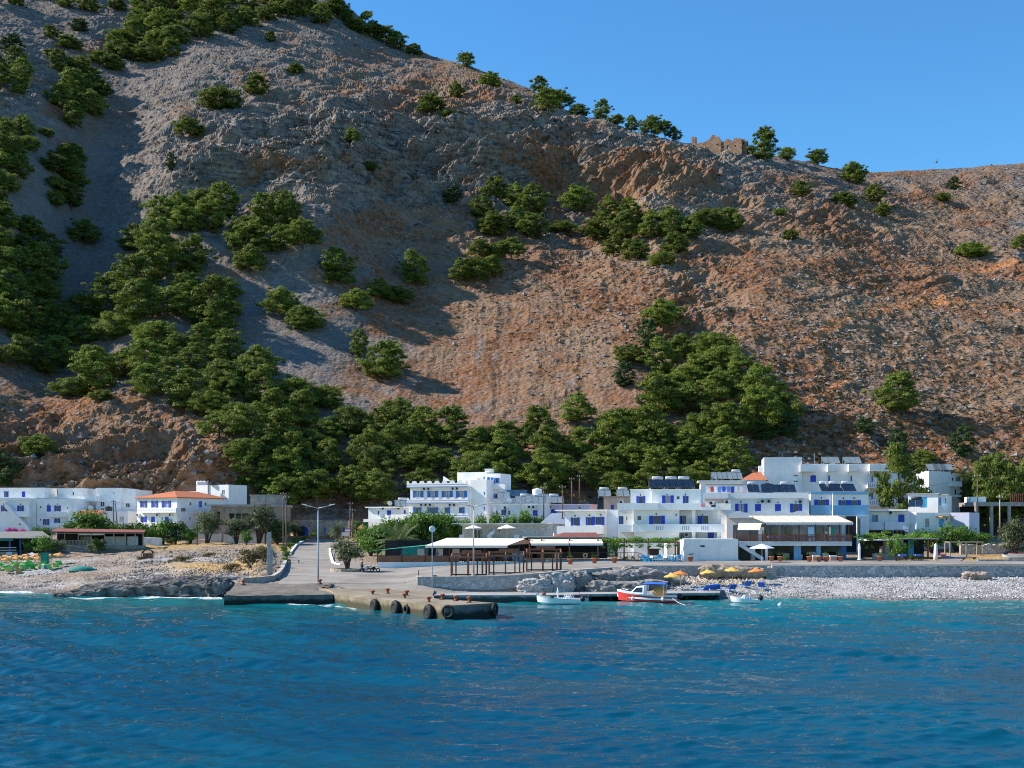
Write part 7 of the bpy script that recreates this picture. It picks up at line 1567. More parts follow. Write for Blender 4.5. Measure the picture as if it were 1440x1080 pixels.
for px,Y in ((2,178),(9,176),(11,180),(17,178.5),(24,180.5),(25,177),(32.5,178),(39,180.5),(40,176.5),(48,177.5),(54,180.5),(55,176),(66,177.5),(72,179.5),(-6,177)):
    parasol('parasol',px,None,Y,.72,1.7,straw,'wind tilted ochre parasol in the crowded rows on the left beach',tilt=14+rng.uniform(-4,6),group='ochre parasols of the left beach',base=False)
parasol('parasol',84.5,None,180.5,.95,1.8,straw,'ochre parasol standing apart at the right end of the left beach rows',tilt=8,base=False)
r=thing('parasol','fallen ochre parasol lying on the pebbles of the left beach','parasol',G(26,168,.25)); k=MB(); k.lathe([(.9,0),(.5,.3),(.03,.5)],n=8); k.xf(Matrix.Rotation(R(75),4,'Y')); k.build('canopy',straw,None).parent=r; k=MB(); k.tube([(0,0,0),(-1.4,0,.1)],.03,5); k.build('pole',wood_l,None).parent=r
r=thing('gazebo','grey and white peaked gazebo tent behind the left beach parasols','gazebo',G(45,184)); h=CH+(HZ-784.5)*184/F-r.location.z
k=MB(); A=[(-1.8,-1.3,h),(1.8,-1.3,h),(1.8,1.3,h),(-1.8,1.3,h)]; k.add(A+[(0,0,h+.85)]+[(x,y,z-.22) for x,y,z in A],[(0,1,4),(1,2,4),(2,3,4),(3,0,4),(0,1,6,5),(1,2,7,6),(2,3,8,7),(3,0,5,8)]); k.build('canopy',mat('grey_white_canvas',(.50,.50,.56),.9,.2,.8),None).parent=r
for x in (-1.75,1.75):
    for y in (-1.25,1.25): k=MB(); k.tube([(x,y,-.2),(x,y,h)],.035,6); k.build('leg',galv,None).parent=r
r=thing('beach_kiosk','dark green narrow beach kiosk among the left sunbeds','kiosk',G(63,176)); k=MB(); k.box(-.45,.45,-.4,.4,-.1,2.1); k.build('body',green_t,None,bevel=.03).parent=r; k=MB(); k.box(-.55,.55,-.5,.5,2.1,2.2); k.build('roof',green_t,None).parent=r
o=MB(); o.box(-.28,.28,-.25,.25,0,.95); o.lathe([(.3,.95),(.1,1.05)],n=8); o=o.build('white_locker',white,None,bevel=.03); o.location=G(61.5,171.5); tag(o,'small white locker beside the dark green kiosk','locker')
o=MB(); o.box(-.35,.35,-.3,.3,0,1.0); o=o.build('green_locker',green_t,None,bevel=.04); o.location=G(66.5,171.5); tag(o,'teal green locker right of the small white one','locker')
# upturned boat under a tarp
r=thing('covered_boat','long boat under a teal green tarp on the left pebble beach','boat',G(116,168.5)); n=15; V=[];Fc=[]
for i in range(n):
    t_=i/(n-1); wd=.85*math.sin(math.pi*min(max(t_,.03),.97))**.5; hh=.72*math.sin(math.pi*min(max(t_,.04),.96))**.45
    for j in range(9): a=math.pi*j/8; V.append((-1.95+3.9*t_,wd*math.cos(a),.05+hh*math.sin(a)**.8+.04*math.sin(i*2.1+j)))
for i in range(n-1):
    for j in range(8): Fc.append((i*9+j,i*9+j+1,(i+1)*9+j+1,(i+1)*9+j))
k=MB(); k.add(V,Fc); k.build('tarp',green_t,None,True).parent=r; k=MB(); k.box(-1.7,1.7,-.5,.5,-.1,.1); k.build('keel_boards',wood_d,None).parent=r

# blue tables and chairs on the terrace by the pergola, plus pots
def chair(m):
    r=thing('chair','chair','chair'); k=MB(); k.box(-.22,.22,-.22,.22,.42,.47); k.build('seat',m,None).parent=r; k=MB(); k.box(-.22,.22,.19,.23,.47,.95); k.build('backrest',m,None).parent=r
    for x in (-.19,.19):
        for y in (-.19,.19): k=MB(); k.box(x-.025,x+.025,y-.025,y+.025,-.02,.42); k.build('leg',m,None).parent=r
    return Proto(r)
def table(m,top):
    r=thing('table','table','table'); k=MB(); k.box(-.45,.45,-.45,.45,.72,.77); k.build('tabletop',top,None).parent=r; k=MB(); k.box(-.47,.47,-.47,.47,.55,.719); k.build('cloth_skirt',top,None).parent=r
    for x in (-.38,.38):
        for y in (-.38,.38): k=MB(); k.box(x-.03,x+.03,y-.03,y+.03,-.02,.55); k.build('leg',m,None).parent=r
    return Proto(r)
CHB=chair(teal); CHW=chair(wood_d); TBB=table(teal,whitecan); TBD=table(wood_d,mat('blue_cloth_top',(.08,.18,.45),.9,.1,3))
for px,Y,rz in ((906,167,30),(911,168.5,200),(915,166.5,80),(928,167,10),(936,168.5,120),(945,167,250),(950,168.5,60),(955,166.5,180)): CHB.put(G(px,Y,.08),R(rz),1.1,'sky blue chair on the terrace below the vine pergola','sky blue chairs below the vine pergola')
for px,Y in ((920,168),(940,167.6),(951,168.6)): TBB.put(G(px,Y,.08),R(20),1.1,'white clothed table on the terrace below the vine pergola','white tables below the vine pergola')
for px,Y in ((1268,169),(1290,169.5)): TBD.put(G(px,Y,.1),R(10),1.1,'blue clothed table on the vine shaded terrace at right','blue clothed tables of the vine terrace')
for px,Y,rz in ((1262,169,20),(1274,170,190),(1284,169,70),(1296,170,240)): CHW.put(G(px,Y,.1),R(rz),1.1,'dark chair on the vine shaded terrace at right','dark chairs of the vine terrace')
def pot(px,Y,label,s=1.0,plant=True,dz=.08):
    r=thing('flower_pot',label,'flower pot',G(px,Y,dz)); k=MB(); k.lathe([(.2*s,0),(.3*s,.5*s),(.33*s,.5*s),(.33*s,.58*s),(.26*s,.58*s),(.24*s,.5*s)],n=12); k.build('pot',terra,None,True).parent=r
    if plant: v,f=leaf_quads([((0,0,.85*s),(.4*s,.4*s,.42*s))],90,.09,nrg,.4); np_mesh('plant',v,f,deep_leaf,r)
for px,Y,lab in ((802,160,'terracotta pot left on the promenade below the lifebuoys'),(836,161,'dark leaved pot in the middle below the lifebuoys'),(864,162,'terracotta pot right below the lifebuoys'),(971,168,'big potted plant at the corner of the garage'),(1138,166,'terracotta pot left of the brick piers'),(1152,166,'terracotta pot between the brick piers'),(1162,166,'tall pot beside the right brick pier'),(1182,166,'terracotta pot right of the brick piers'),(1237,167,'rust coloured pot at the left of the vine terrace'),(1097,167,'pot beside the large white parasol'),(1085,168,'pot on the pale steps by the large white parasol')): pot(px,Y,lab,1.25)
# vine terrace with thin roof, right
b=Bld('vine_terrace','blue walled terrace under a thin pale roof slab and climbing vines at right','terrace',(1246,177),(1330,177),6,zb=2.9)
f=b.main; U_=lambda px:f.uv(px,HZ)[0]; H_=lambda py:f.uv(1290,py)[1]
k=MB(); f.box(k,U_(1264),U_(1318),H_(758.3),H_(756.8),-6,.6); b.part(k,'thin_roof',conc_l)
k=MB(); f.box(k,U_(1225),U_(1263.6),H_(760.5),H_(758.8),-6,.4); b.part(k,'beam_roof',white_d)
posts(b,f,[U_(x) for x in (1243,1263,1305,1317)],0,H_(758.5),.0,wood,t=.1)
k=MB(); f.box(k,U_(1225),U_(1318),0,H_(758.6),-5.9,-5.7); b.part(k,'back_wall',dark)
k=MB(); f.box(k,U_(1289),U_(1297),0,H_(760),-4,-3.8); b.part(k,'sky_blue_door',teal)
k=MB(); f.box(k,U_(1275),U_(1282),0,H_(759),-4,-3.7); b.part(k,'blue_pillar',greyblue)
k=MB(); f.box(k,U_(1222),U_(1262),0,H_(778),1.6,2.0); f.box(k,U_(1262),U_(1318),0,H_(787),1.6,2.0); b.part(k,'front_wall',stone_b)
k=MB(); railing(k,f,U_(1262),U_(1285),H_(757),1.3,-2,.5,.05); b.part(k,'upper_rail',greyroof)
r_=np.random.default_rng(18); cl=[]
for i in range(44):
    q=f.pt(U_(1210+108*r_.random()),H_(757)+.25+r_.normal()*.2,.6-3.5*r_.random()); cl.append((tuple(q),(.75,.75,.4)))
    if r_.random()<.3: cl.append((tuple(q-Vector((0,.4,.7+r_.random()))),(.35,.3,.6)))
v,ff=leaf_quads(cl,85,.14,r_,.4); vi=np_mesh('vine_canopy',v,ff,green_leaf,None); p0=tuple(f.pt(U_(1265),H_(757),0)); vi.data.transform(Matrix.Translation((-p0[0],-p0[1],-p0[2]))); vi.location=p0; tag(vi,'vine trailing over the thin roofs of the blue walled terrace at right','vine')
o=MB(); o.lathe([(.35,-.3),(.3,.9),(.22,2.2),(.05,2.4)],n=9); o=o.build('white_post',white_d,None,True); o.location=G(1316,172.5); tag(o,'whitewashed stump of a post under the magenta bougainvillea','post')
# pale timber frame on the right yard
r=thing('pergola','pale open timber frame standing on the dry yard at the right','pergola frame',G(1359,183)); h=(778-759)*183/F
for x in (-2.45,0,2.45):
    for y in (0,2.2): k=MB(); k.box(x-.07,x+.07,y-.07,y+.07,-.3,h); k.build('post',wood_l,None).parent=r
for y in (0,2.2): k=MB(); k.box(-2.6,2.6,y-.08,y+.08,h,h+.16); k.build('beam',wood_l,None).parent=r
for x in (-2.45,0,2.45): k=MB(); k.box(x-.05,x+.05,.08,2.1,h+.01,h+.13); k.build('cross_beam',wood_l,None).parent=r
o=MB(); o.box(-1.2,1.2,-.5,.5,.1,.22); o.box(-1.1,-1.0,-.4,.4,-.1,.1); o.box(1.0,1.1,-.4,.4,-.1,.1); o=o.build('plank_platform',greyroof,None); o.location=G(1360,176,.1); tag(o,'low grey plank platform in front of the pale timber frame','platform')
ribbon('low_wall','low stone edging along the yard track at the right','wall',[(1375,165.5,3.45),(1420,165.5,3.45),(1520,165.5,3.5)],.35,2.6,stone_g)
# ================================================================== boats
def hull(L,B,H0,rise,D,n=18,tr=.88,flare=.72):
    """lofted hull from bow (-L/2) to transom (+L/2); returns vertices rows: keel, chine, sheer"""
    rows=[]
    for i in range(n):
        s=i/(n-1); hb=B/2*(1-(1-min(1,s/.5))**2.1)*(1-(1-tr)*max(0,(s-.5)/.5)**1.6); h=H0+rise*(1-s)**2.2; x=-L/2+L*s; k=-D*(1-(1-min(1,s/.22))**2)+ (h*.25)*(1-min(1,s/.10))
        xo=-.10*L*(1-s)**3
        rows.append([(x-xo*.0+.55*(1-s)**4*L*.12,0,k),(x+.3*(1-s)**4*L*.1,hb*flare,min(.02+h*.18,h*.5)),(x,hb,h)])
    return rows
def hull_mesh(mb,rows,a,b,lo=0,hi=2,side=1):
    n=len(rows); base=len(mb.v)
    for r_ in rows:
        for (x,y,z) in r_[lo:hi+1]: mb.v.append(Vector((x,y*side,z)))
    w_=hi-lo+1
    for i in range(n-1):
        for j in range(w_-1): mb.f.append((base+i*w_+j,base+(i+1)*w_+j,base+(i+1)*w_+j+1,base+i*w_+j+1))
def lerp_row(r_,t): # point between chine and sheer
    a=Vector(r_[1]); c=Vector(r_[2]); return a.lerp(c,t)
def make_boat(name,label,loc,rot,L,B,H0,rise,D,mh,ms,mdeck,rail=.08,trm=None):
    r=thing(name,label,'boat',loc,rot); rows=hull(L,B,H0,rise,D)
    k=MB()
    for s in (1,-1): hull_mesh(k,rows,0,0,0,1,s)
    top=[[r_[1],tuple(lerp_row(r_,.84))] for r_ in rows]
    for s in (1,-1): hull_mesh(k,[[q[0],q[1]] for q in top],0,0,0,1,s)
    e=rows[-1]; k.add([(e[0][0],0,e[0][2]),(e[1][0],e[1][1],e[1][2]),(top[-1][1][0],top[-1][1][1],top[-1][1][2]),(top[-1][1][0],-top[-1][1][1],top[-1][1][2]),(e[1][0],-e[1][1],e[1][2])],[(0,1,2,3,4)])
    k.build('hull',mh,None,True).parent=r
    k=MB(); q=[[tuple(lerp_row(r_,.84)),r_[2]] for r_ in rows]
    for s in (1,-1): hull_mesh(k,q,0,0,0,1,s)
    inn=[[r_[2],(r_[2][0]+(.08 if i==0 else 0),max(0,r_[2][1]-rail*1.6),r_[2][2]-.01)] for i,r_ in enumerate(rows)]
    for s in (1,-1): hull_mesh(k,inn,0,0,0,1,s)
    t_=q[-1]; k.add([(t_[0][0],t_[0][1],t_[0][2]),(t_[1][0],t_[1][1],t_[1][2]),(t_[1][0],-t_[1][1],t_[1][2]),(t_[0][0],-t_[0][1],t_[0][2])],[(0,1,2,3)])
    k.build('gunwale',ms,None,True).parent=r
    k=MB(); dk=[[(r_[2][0]+.05,0,r_[2][2]*.45),(r_[2][0]+.05,max(0,r_[2][1]-rail*1.6),r_[2][2]*.45)] for r_ in rows]
    for s in (1,-1): hull_mesh(k,dk,0,0,0,1,s)
    wl=[[(r_[2][0]+.05,max(0,r_[2][1]-rail*1.6),r_[2][2]*.45),(r_[2][0]+.05,max(0,r_[2][1]-rail*1.6),r_[2][2]-.012)] for r_ in rows]
    for s in (1,-1): hull_mesh(k,wl,0,0,0,1,s)
    k.build('cockpit_floor',mdeck,None).parent=r
    return r,rows
def outboard(r,x,y,z,s=1.0):
    k=MB(); k.ell((x,y,z+.45*s),(.30*s,.2*s,.30*s),12,8); o=k.build('outboard_motor',blackpl,None,True); o.parent=r
    k=MB(); k.box(x-.08*s,x+.1*s,y-.07*s,y+.07*s,z-.7*s,z+.3*s); k.build('motor_leg',blackpl,o)
def Wpt(px,py): Y=F*CH/(py-HZ); return ((px-720)*Y/F,Y)
# red cabin boat
x,y=Wpt(911,848.5); r,rows=make_boat('cabin_boat','red and white cabin boat with a bright blue sun canopy moored at the landing',(x,y+.8,0),R(-20),6.5,2.2,.80,.55,.35,redp,gelw,gelw)
def hx(r,name,m,pts,parent=None,bev=0): k=MB(); k.hexa(pts); o=k.build(name,m,None,bevel=bev); o.parent=parent or r; return o
fd=MB(); n0=8
f_=[[(q[2][0]+.04,0,q[2][2]+.06),(q[2][0]+.04,max(0,q[2][1]-.1),q[2][2]-.005)] for q in rows[:n0]]
for s in (1,-1): hull_mesh(fd,f_,0,0,0,1,s)
fd.build('foredeck',gelw,None).parent=r
cab=hx(r,'cabin',gelw,[(-1.75,-.72,1.0),(-.15,-.82,.9),(-.15,.82,.9),(-1.75,.72,1.0),(-.95,-.55,1.75),(-.10,-.68,1.82),(-.10,.68,1.82),(-.95,.55,1.75)],bev=.05)
hx(r,'side_window',darkgl,[(-1.35,-.735,1.15),(-.35,-.80,1.15),(-.35,-.70,1.15),(-1.35,-.64,1.15),(-.98,-.645,1.6),(-.35,-.715,1.65),(-.35,-.62,1.65),(-.98,-.55,1.6)],cab)
hx(r,'windscreen',darkgl,[(-1.68,-.5,1.15),(-1.6,-.5,1.12),(-1.6,.5,1.12),(-1.68,.5,1.15),(-1.08,-.42,1.64),(-1.0,-.42,1.6),(-1.0,.42,1.6),(-1.08,.42,1.64)],cab)
for px_ in (.0,1.9):
    for s in (-1,1): k=MB(); k.tube([(px_,s*.8,.8),(px_+.02,s*.75,1.95)],.03,6); k.build('canopy_post',steel,None).parent=r
k=MB(); n=9; V=[];Fc=[]
for i in range(n):
    for j in range(7): a=-1+2*j/6; xx=-.25+2.4*i/(n-1); zz=1.98+.14*(1-a*a)+.05*math.sin(math.pi*i/(n-1)); V+= [(xx,a*.95,zz)]
for i in range(n-1):
    for j in range(6): Fc.append((i*7+j,(i+1)*7+j,(i+1)*7+j+1,i*7+j+1))
k.add(V,Fc); b0=len(k.v); k.add([(v[0],v[1],v[2]-.05) for v in V],[tuple(reversed(q)) for q in Fc]); k.build('sun_canopy',royal,None,True).parent=r
k=MB(); k.lathe([(.02,-.05),(.52,-.05),(.55,0),(.52,.05),(.02,.05)],n=20); k.xf(Matrix.Translation((1.35,-.15,1.25))@Matrix.Rotation(R(82),4,'X')@Matrix.Scale(1.35,4,(1,0,0))); k.build('straw_awning_disc',straw,None,True).parent=r
k=MB(); k.box(.2,.8,-.5,.5,.45,.85); k.build('helm_seat',gelw,None,bevel=.05).parent=r
outboard(r,3.45,.1,.25,1.1)
for q in (-1.3,1.9): k=MB(); k.ell((q,-1.02-(.0 if q>0 else -.05),.48),(.17,.14,.2),10,7); k.build('fender',gelw,None,True).parent=r
k=MB(); k.tube([(2.6,-.7,.75),(3.6,-1.4,.2),(4.6,-2.2,-.05)],.025,5); k.build('mooring_rope',whitecan,None).parent=r
k=MB(); k.tube([(-3.05,-.05,1.35),(-2.4,-.45,1.45),(-1.8,-.72,1.35)],.02,5); k.tube([(-3.05,.05,1.35),(-2.4,.45,1.45),(-1.8,.72,1.35)],.02,5); k.tube([(-2.4,-.45,1.45),(-2.4,-.47,1.05)],.02,5); k.build('bow_rail',steel,None).parent=r
# white open boat
x,y=Wpt(786,850); r,rows=make_boat('open_boat','white open fishing boat with a folded parasol moored under the quay wall',(x,y+.6,0),R(-13),4.7,1.7,.55,.38,.25,gelw,mat('grey_blue_trim',(.45,.52,.58),.5,.1,3),white_d)
k=MB(); k.tube([(-.1,0,.3),(-.1,0,1.2),(-.12,0,1.7)],[.03,.11,.02],8); k.build('folded_parasol',whitecan,None,True).parent=r
k=MB(); k.ell((-.75,.1,.65),(.25,.22,.22),10,7); k.build('black_drum',rubber,None,True).parent=r
k=MB(); k.tube([(.55,-.55,.5),(.75,-.5,1.0),(1.3,-.45,1.0),(1.6,-.5,.5)],.035,6); k.tube([(.55,.55,.5),(.75,.5,1.0),(1.3,.45,1.0),(1.6,.5,.5)],.035,6); k.build('console_frame',gelw,None).parent=r
k=MB(); k.box(.8,1.25,-.42,.42,.25,.85); k.build('console',gelw,None,bevel=.05).parent=r
k=MB(); k.lathe([(.03,0),(.2,.02),(.22,.14),(.2,.26),(.03,.28)],(-1.55,.0,.9),12); k.build('net_winch',rust,None,True).parent=r; k=MB(); k.torus((-2.25,0,.98),.13,.05,'y',14,7); k.build('bow_roller',galv,None,True).parent=r
outboard(r,2.5,0,.15,.9)
# rubber dinghy behind it
x,y=Wpt(812,846.5); r=thing('dinghy','small grey rubber dinghy with a black outboard beside the white open boat','boat',(x,y+.9,0),R(-10)); k=MB(); k.tube([(1.2,-.5,.2),(-.6,-.5,.22),(-1.25,-.2,.3),(-1.35,0,.32),(-1.25,.2,.3),(-.6,.5,.22),(1.2,.5,.2)],[.2,.2,.2,.19,.2,.2,.2],10); k.build('tube_hull',mat('grey_rubber',(.45,.46,.47),.6,.1,3),None,True).parent=r
k=MB(); k.box(-.9,1.15,-.42,.42,.05,.12); k.build('floor',greyroof,None).parent=r; k=MB(); k.box(.1,.35,-.42,.42,.28,.33); k.build('thwart',wood,None).parent=r; k=MB(); k.ell((-.3,.1,.4),(.25,.2,.2),8,6); k.build('bag',clothd,None,True).parent=r; k=MB(); k.ell((.6,-.2,.4),(.2,.16,.16),8,6); k.build('red_can',redp,None,True).parent=r
outboard(r,1.35,0,.2,.7)
# small white motorboat
x,y=Wpt(1049,848.5); r,rows=make_boat('motorboat','little white motorboat with a bow window and black outboard off the right beach','' or (x,y+.5,0),R(-20),3.1,1.25,.42,.32,.2,gelw,gelw,white_d)
hx(r,'console',gelw,[(-.5,-.3,.35),(.1,-.3,.3),(.1,.3,.3),(-.5,.3,.35),(-.25,-.26,.85),(.08,-.26,.9),(.08,.26,.9),(-.25,.26,.85)],bev=.04); hx(r,'windscreen',darkgl,[(-.42,-.28,.7),(-.36,-.28,.7),(-.36,.28,.7),(-.42,.28,.7),(-.2,-.26,1.05),(-.14,-.26,1.05),(-.14,.26,1.05),(-.2,.26,1.05)])
k=MB(); k.tube([(.55,-.5,.42),(.5,-.45,1.0),(.5,.45,1.0),(.55,.5,.42)],.03,6); k.build('roll_bar',gelw,None,True).parent=r; k=MB(); k.box(.2,.55,-.35,.35,.25,.5); k.build('blue_seat',royal,None,bevel=.03).parent=r
outboard(r,1.6,0,.15,.95)
# boat on land at right
r,rows=make_boat('beached_boat','white and red boat laid up on the dry yard at the right edge','' or (G(1432,170)+Vector((0,0,.35))),R(-4),4.6,1.6,.62,.2,.22,gelw,redp,white_d)
k=MB(); k.ell((-1.6,0,.8),(.75,.5,.4),12,8); k.build('dark_cover',clothd,None,True).parent=r
for q in (-1.2,1.2): k=MB(); k.box(q-.12,q+.12,-.5,.5,-.6,-.12); k.build('cradle',wood_d,None).parent=r
# buoy
x,y=Wpt(1096.5,853); r=thing('buoy','small white mooring buoy floating off the right beach','buoy',(x,y,.05)); k=MB(); k.ell((0,0,.08),(.22,.22,.22),12,8); k.build('ball',gelw,None,True).parent=r; k=MB(); k.tube([(0,0,.28),(.12,0,.42),(.2,0,.36)],.03,6); k.build('ring',gelw,None).parent=r
# gull
r=thing('gull','single dark gull flying against the sky above the right crest','bird',P(1317,228.5,420)); V=[];k=MB(); k.ell((0,0,0),(.45,.14,.14),10,7); k.build('body',clothd,None,True).parent=r
for s in (-1,1): k=MB(); k.add([(-.15,0,.03),(.2,0,.03),(.15,s*.5,.5),(-.15,s*.5,.5),(.1,s*.95,.95),(.0,s*.95,.95),(-.15,0,.07),(.2,0,.07),(.15,s*.5,.54),(-.15,s*.5,.54),(.1,s*.95,.97),(.0,s*.95,.97)],[(0,1,2,3),(3,2,4,5),(6,9,8,7),(9,11,10,8),(0,3,9,6),(1,7,8,2),(3,5,11,9),(2,8,10,4)]); k.build('wing',galv,None).parent=r

# ================================================================== ruined fort on the crest
p=hill_pt(1010,214); Yc=p.y-6; r=thing('ruined_fort','broken brown stone fort with jagged walls and a corner tower on the crest','fort',(p.x,Yc,p.z-4))
fc=Face(((968-720)*Yc/F,Yc+6,CH+(HZ-222)*(Yc+6)/F),(.9,-.43,0),1)
def jag(px0,px1,prof,pyb,name,off=0,th=1.6,holes=()):
    """jagged wall with its top outline given as (px,py)"""
    k=MB(); xs=np.linspace(px0,px1,int((px1-px0)*1.6)+2); top=np.interp(xs,[q[0] for q in prof],[q[1] for q in prof])+np.array([rng.uniform(-.5,.5) for _ in xs])
    f=Face(fc.O-fc.n*off,fc.u,1); s=(Yc+off)/F
    for i in range(len(xs)-1):
        a0=f.uv(xs[i],HZ)[0]; a1=f.uv(xs[i+1],HZ)[0]; xm=(xs[i]+xs[i+1])/2; h0=f.uv(xm,pyb)[1]-3; h1=f.uv(xm,(top[i]+top[i+1])/2)[1]
        hb=[(q[2],q[3]) for q in holes if q[0]<=(xs[i]+xs[i+1])/2<=q[1]]
        if hb:
            y0,y1=f.uv(xm,hb[0][1])[1],f.uv(xm,hb[0][0])[1]; f.box(k,a0,a1-.003,h0,y0,-th,0); f.box(k,a0,a1-.003,y1,max(y1+.2,h1),-th,0)
        else: f.box(k,a0,a1-.003,h0,h1,-th,0)
    k.build(name,castle_st,r)
jag(972.5,978,[(972,192.5),(975,191.8),(978,192.5)],212,'pinnacle',2,2.2)
jag(978.2,992,[(978,202),(984,200.5),(988,201),(992,199)],214,'low_wall',1)
jag(992.2,1014,[(992,199),(997,196),(1001,191),(1003.5,189),(1006,192),(1010,192),(1014,198)],216,'gable_wall',0,2,[(1008,1010,202,204)])
jag(1014.2,1030,[(1014,200),(1018,198.5),(1022,195.5),(1026,195.5),(1030,200)],218,'middle_wall',.4,2,[(1016,1018,206,208.5),(1022,1025,204.5,209)])
jag(1030.2,1043,[(1030,199),(1032,194.5),(1041,193.8),(1043,195)],220,'tower',-.6,6,[(1033,1035,204,206.5)])
jag(1043.2,1050,[(1043,196),(1046,195.8),(1050,197)],222,'tower_side',1.6,3,[(1044,1046.5,200,203)])

# ================================================================== people and motorcycles
def person(label,loc,rotz,seated,shirt,trousers,s=1.0,hat=None,group=None):
    r=thing('person',label,'person',loc,rotz)
    def skinm(name,verts,edges,rad,m,parent=r,sub=1):
        bm=bmesh.new(); ly=bm.verts.layers.skin.verify(); vs=[bm.verts.new(v) for v in verts]
        for a,c in edges: bm.edges.new((vs[a],vs[c]))
        for v,q in zip(vs,rad): v[ly].radius=(q,q) if not hasattr(q,'__len__') else q
        vs[0][ly].use_root=True; me=bpy.data.meshes.new(name); bm.to_mesh(me); bm.free(); o=bpy.data.objects.new(name,me); COL.objects.link(o); o.parent=parent; me.materials.append(m)
        o.modifiers.new('skin','SKIN').use_smooth_shade=True; q=o.modifiers.new('subdivision','SUBSURF'); q.levels=q.render_levels=sub; return o
    hz=.50 if seated else .92
    kn=[(.1,-.42,.5),(-.1,-.42,.5)] if seated else [(.10,-.03,.48),(-.11,.02,.48)]
    ft=[(.1,-.44,.06),(-.1,-.40,.06)] if seated else [(.12,.0,.06),(-.13,.06,.06)]
    V=[(0,0,hz),(0,0,hz+.22),(0,-.01,hz+.45),(0,0,hz+.55),(0,-.02,hz+.63),(0,-.03,hz+.74),(.09,0,hz-.02),kn[0],ft[0],(ft[0][0],ft[0][1]-.17,.04),(-.09,0,hz-.02),kn[1],ft[1],(ft[1][0],ft[1][1]-.17,.04),(.19,0,hz+.47),(.25,-.05,hz+.22),(.2,-.28,hz+.18),(-.19,0,hz+.47),(-.25,-.05,hz+.22),(-.2,-.28,hz+.15)]
    E=[(0,1),(1,2),(2,3),(3,4),(4,5),(0,6),(6,7),(7,8),(8,9),(0,10),(10,11),(11,12),(12,13),(2,14),(14,15),(15,16),(2,17),(17,18),(18,19)]
    Rd=[.13,.12,.14,.06,.085,.09,.09,.065,.045,.035,.09,.065,.045,.035,.06,.045,.03,.06,.045,.03]
    skinm('body',V,E,Rd,skin)
    skinm('shirt',[V[0],V[1],V[2],V[14],V[15],V[17],V[18]],[(0,1),(1,2),(2,3),(3,4),(2,5),(5,6)],[.15,.145,.165,.075,.06,.075,.06],shirt)
    skinm('trousers',[V[0],V[6],V[7],tuple(np.array(V[7])*.3+np.array(V[8])*.7),V[10],V[11],tuple(np.array(V[11])*.3+np.array(V[12])*.7)],[(0,1),(1,2),(2,3),(0,4),(4,5),(5,6)],[.145,.11,.085,.065,.11,.085,.065],trousers)
    k=MB(); k.ell((0,.01,hz+.76),(.105,.115,.10),10,7); k.build('hair',hairm if not hat else hat,None,True).parent=r
    if hat: k=MB(); k.lathe([(.2,0),(.2,.015)],(0,-.02,hz+.74),14); k.build('hat_brim',hat,None).parent=r
    k=MB(); k.add([(-.015,-.13,hz+.70),(.015,-.13,hz+.70),(0,-.155,hz+.66),(0,-.10,hz+.70)],[(0,1,2),(0,2,3),(1,3,2),(0,3,1)]); k.build('nose',skin,None).parent=r
    r.scale=(s,s,s); return r
fz=1.7
def FP(px,Y,z): return ((px-720)*Y/F,Y,z)
fl=CH+(HZ-790.5)*171/F-.12
person('seated person in a pale shirt behind the red brown fence, left of the pair',FP(564,171.9,fl),R(150),True,clothw,clothd)
person('seated person in a white top behind the red brown fence, right of the pair',FP(575,171.9,fl),R(200),True,clothw,clothb)
person('standing person in a light blue shirt under the white awning',FP(615,173.5,fl),R(10),False,clothb,clothw)
person('standing waiter in a blue shirt by the dark bar of the white awning taverna',FP(676,175,fl),R(-20),False,clothb,clothd)
fl2=CH+(HZ-761.5)*175.5/F
person('person in a white shirt leaning at the wooden balcony rail of the terrace restaurant',FP(1162.5,176.1,fl2-.0),R(10),False,clothw,clothd)
person('standing person in dark clothes on the square beside the parked motorcycles',G(509,160,.08),R(-60),False,clothd,clothd)
person('person with a straw hat on the steps below the balcony house at right',FP(1244,178,gxy((1244-720)*178/F,178)+1.9),R(20),False,clothw,clothb,hat=straw)
k=MB(); k.box(-.6,.6,-.5,.5,-1.9,-.02); o=k.build('stone_landing',stone_b,None); o.location=FP(1244,178,gxy((1244-720)*178/F,178)+1.9); tag(o,'rough stone landing under the person with the straw hat','landing')
person('seated person in a dark top at a table under the white awning',FP(598,174.5,fl),R(40),True,clothd,clothb)
person('seated person in a pale shirt further right under the white awning',FP(646,174.2,fl),R(-60),True,clothw,clothd)
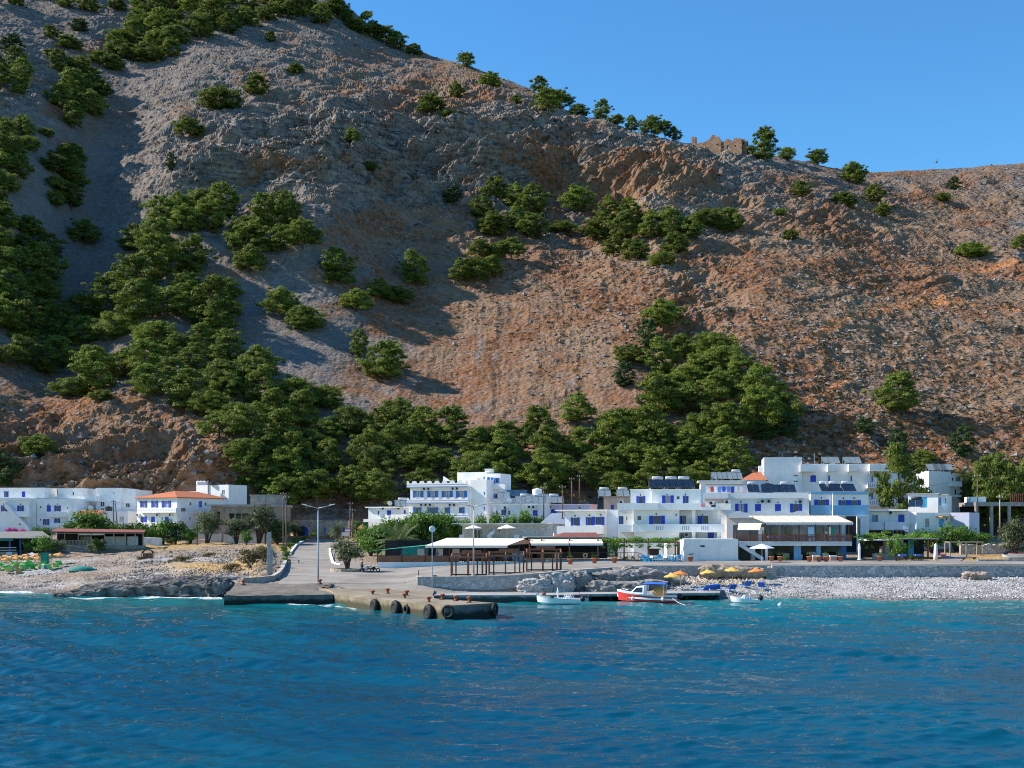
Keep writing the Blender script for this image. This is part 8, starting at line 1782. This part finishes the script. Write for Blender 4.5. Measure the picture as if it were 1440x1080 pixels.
for i,(px,Y) in enumerate(((552,174),(572,175.5),(590,175),(606,174),(628,175.5),(645,175),(664,174.5),(690,175.5),(712,174.5))):
    TBD.put(FP(px,Y,fl),R(10*i),1.05,'table in the shade of the white awning taverna','tables under the white awning')
    for q,(dx,rz) in enumerate(((-.85,90),(.85,-90))): CHW.put((FP(px,Y,fl)[0]+dx,Y+.1*q,fl),R(rz+8*i),1.05,'dark chair in the shade of the white awning taverna','dark chairs under the white awning')
for i,px in enumerate((1084,1096,1110,1128,1142,1172,1186)):
    TBD.put(FP(px,177.6,fl2),R(7*i),1.0,'table on the upper terrace of the restaurant with the cream awning','tables on the upper restaurant terrace')
    CHW.put((FP(px,177.6,fl2)[0]-.8,177.7,fl2),R(90+9*i),1.0,'dark chair on the upper terrace of the restaurant with the cream awning','dark chairs on the upper restaurant terrace')
def moto(label,loc,rot,m):
    r=thing('motorcycle',label,'motorcycle',loc,rot)
    for x in (-.65,.65): k=MB(); k.torus((x,0,.3),.24,.065,'y',18,7); w_=k.build('wheel',rubber,None,True); w_.parent=r; k=MB(); k.lathe([(.2,-.02),(.2,.02)],n=12); k.xf(Matrix.Translation((x,0,.3))@Matrix.Rotation(R(90),4,'X')); k.build('rim',steel,w_)
    k=MB(); k.ell((0,0,.52),(.42,.14,.2),10,7); k.build('body',m,None,True).parent=r; k=MB(); k.box(-.05,.6,-.13,.13,.70,.79); k.build('seat',clothd,None,bevel=.03).parent=r
    k=MB(); k.tube([(-.65,0,.3),(-.42,0,.95)],.035,6); k.build('fork',steel,None).parent=r; k=MB(); k.tube([(-.38,-.33,1.0),(-.44,0,.97),(-.38,.33,1.0)],.025,6); k.build('handlebar',blackpl,None).parent=r; k=MB(); k.ell((-.52,0,.85),(.1,.1,.1),8,6); k.build('headlight',steel,None,True).parent=r
moto('silver motorcycle parked by the stone ring, left one',G(516,160.5,.08),R(15),steel); moto('black motorcycle parked by the stone ring, right one',G(525,160,.08),R(25),blackpl)
r=thing('bench','low wooden bench at the left side of the road beside the parapet','bench',G(414,178,.08)); k=MB(); k.box(-.8,.8,-.2,.2,.4,.46); k.build('seat',wood_d,None).parent=r
for x in (-.65,.65): k=MB(); k.box(x-.06,x+.06,-.17,.17,-.1,.4); k.build('leg',conc,None).parent=r
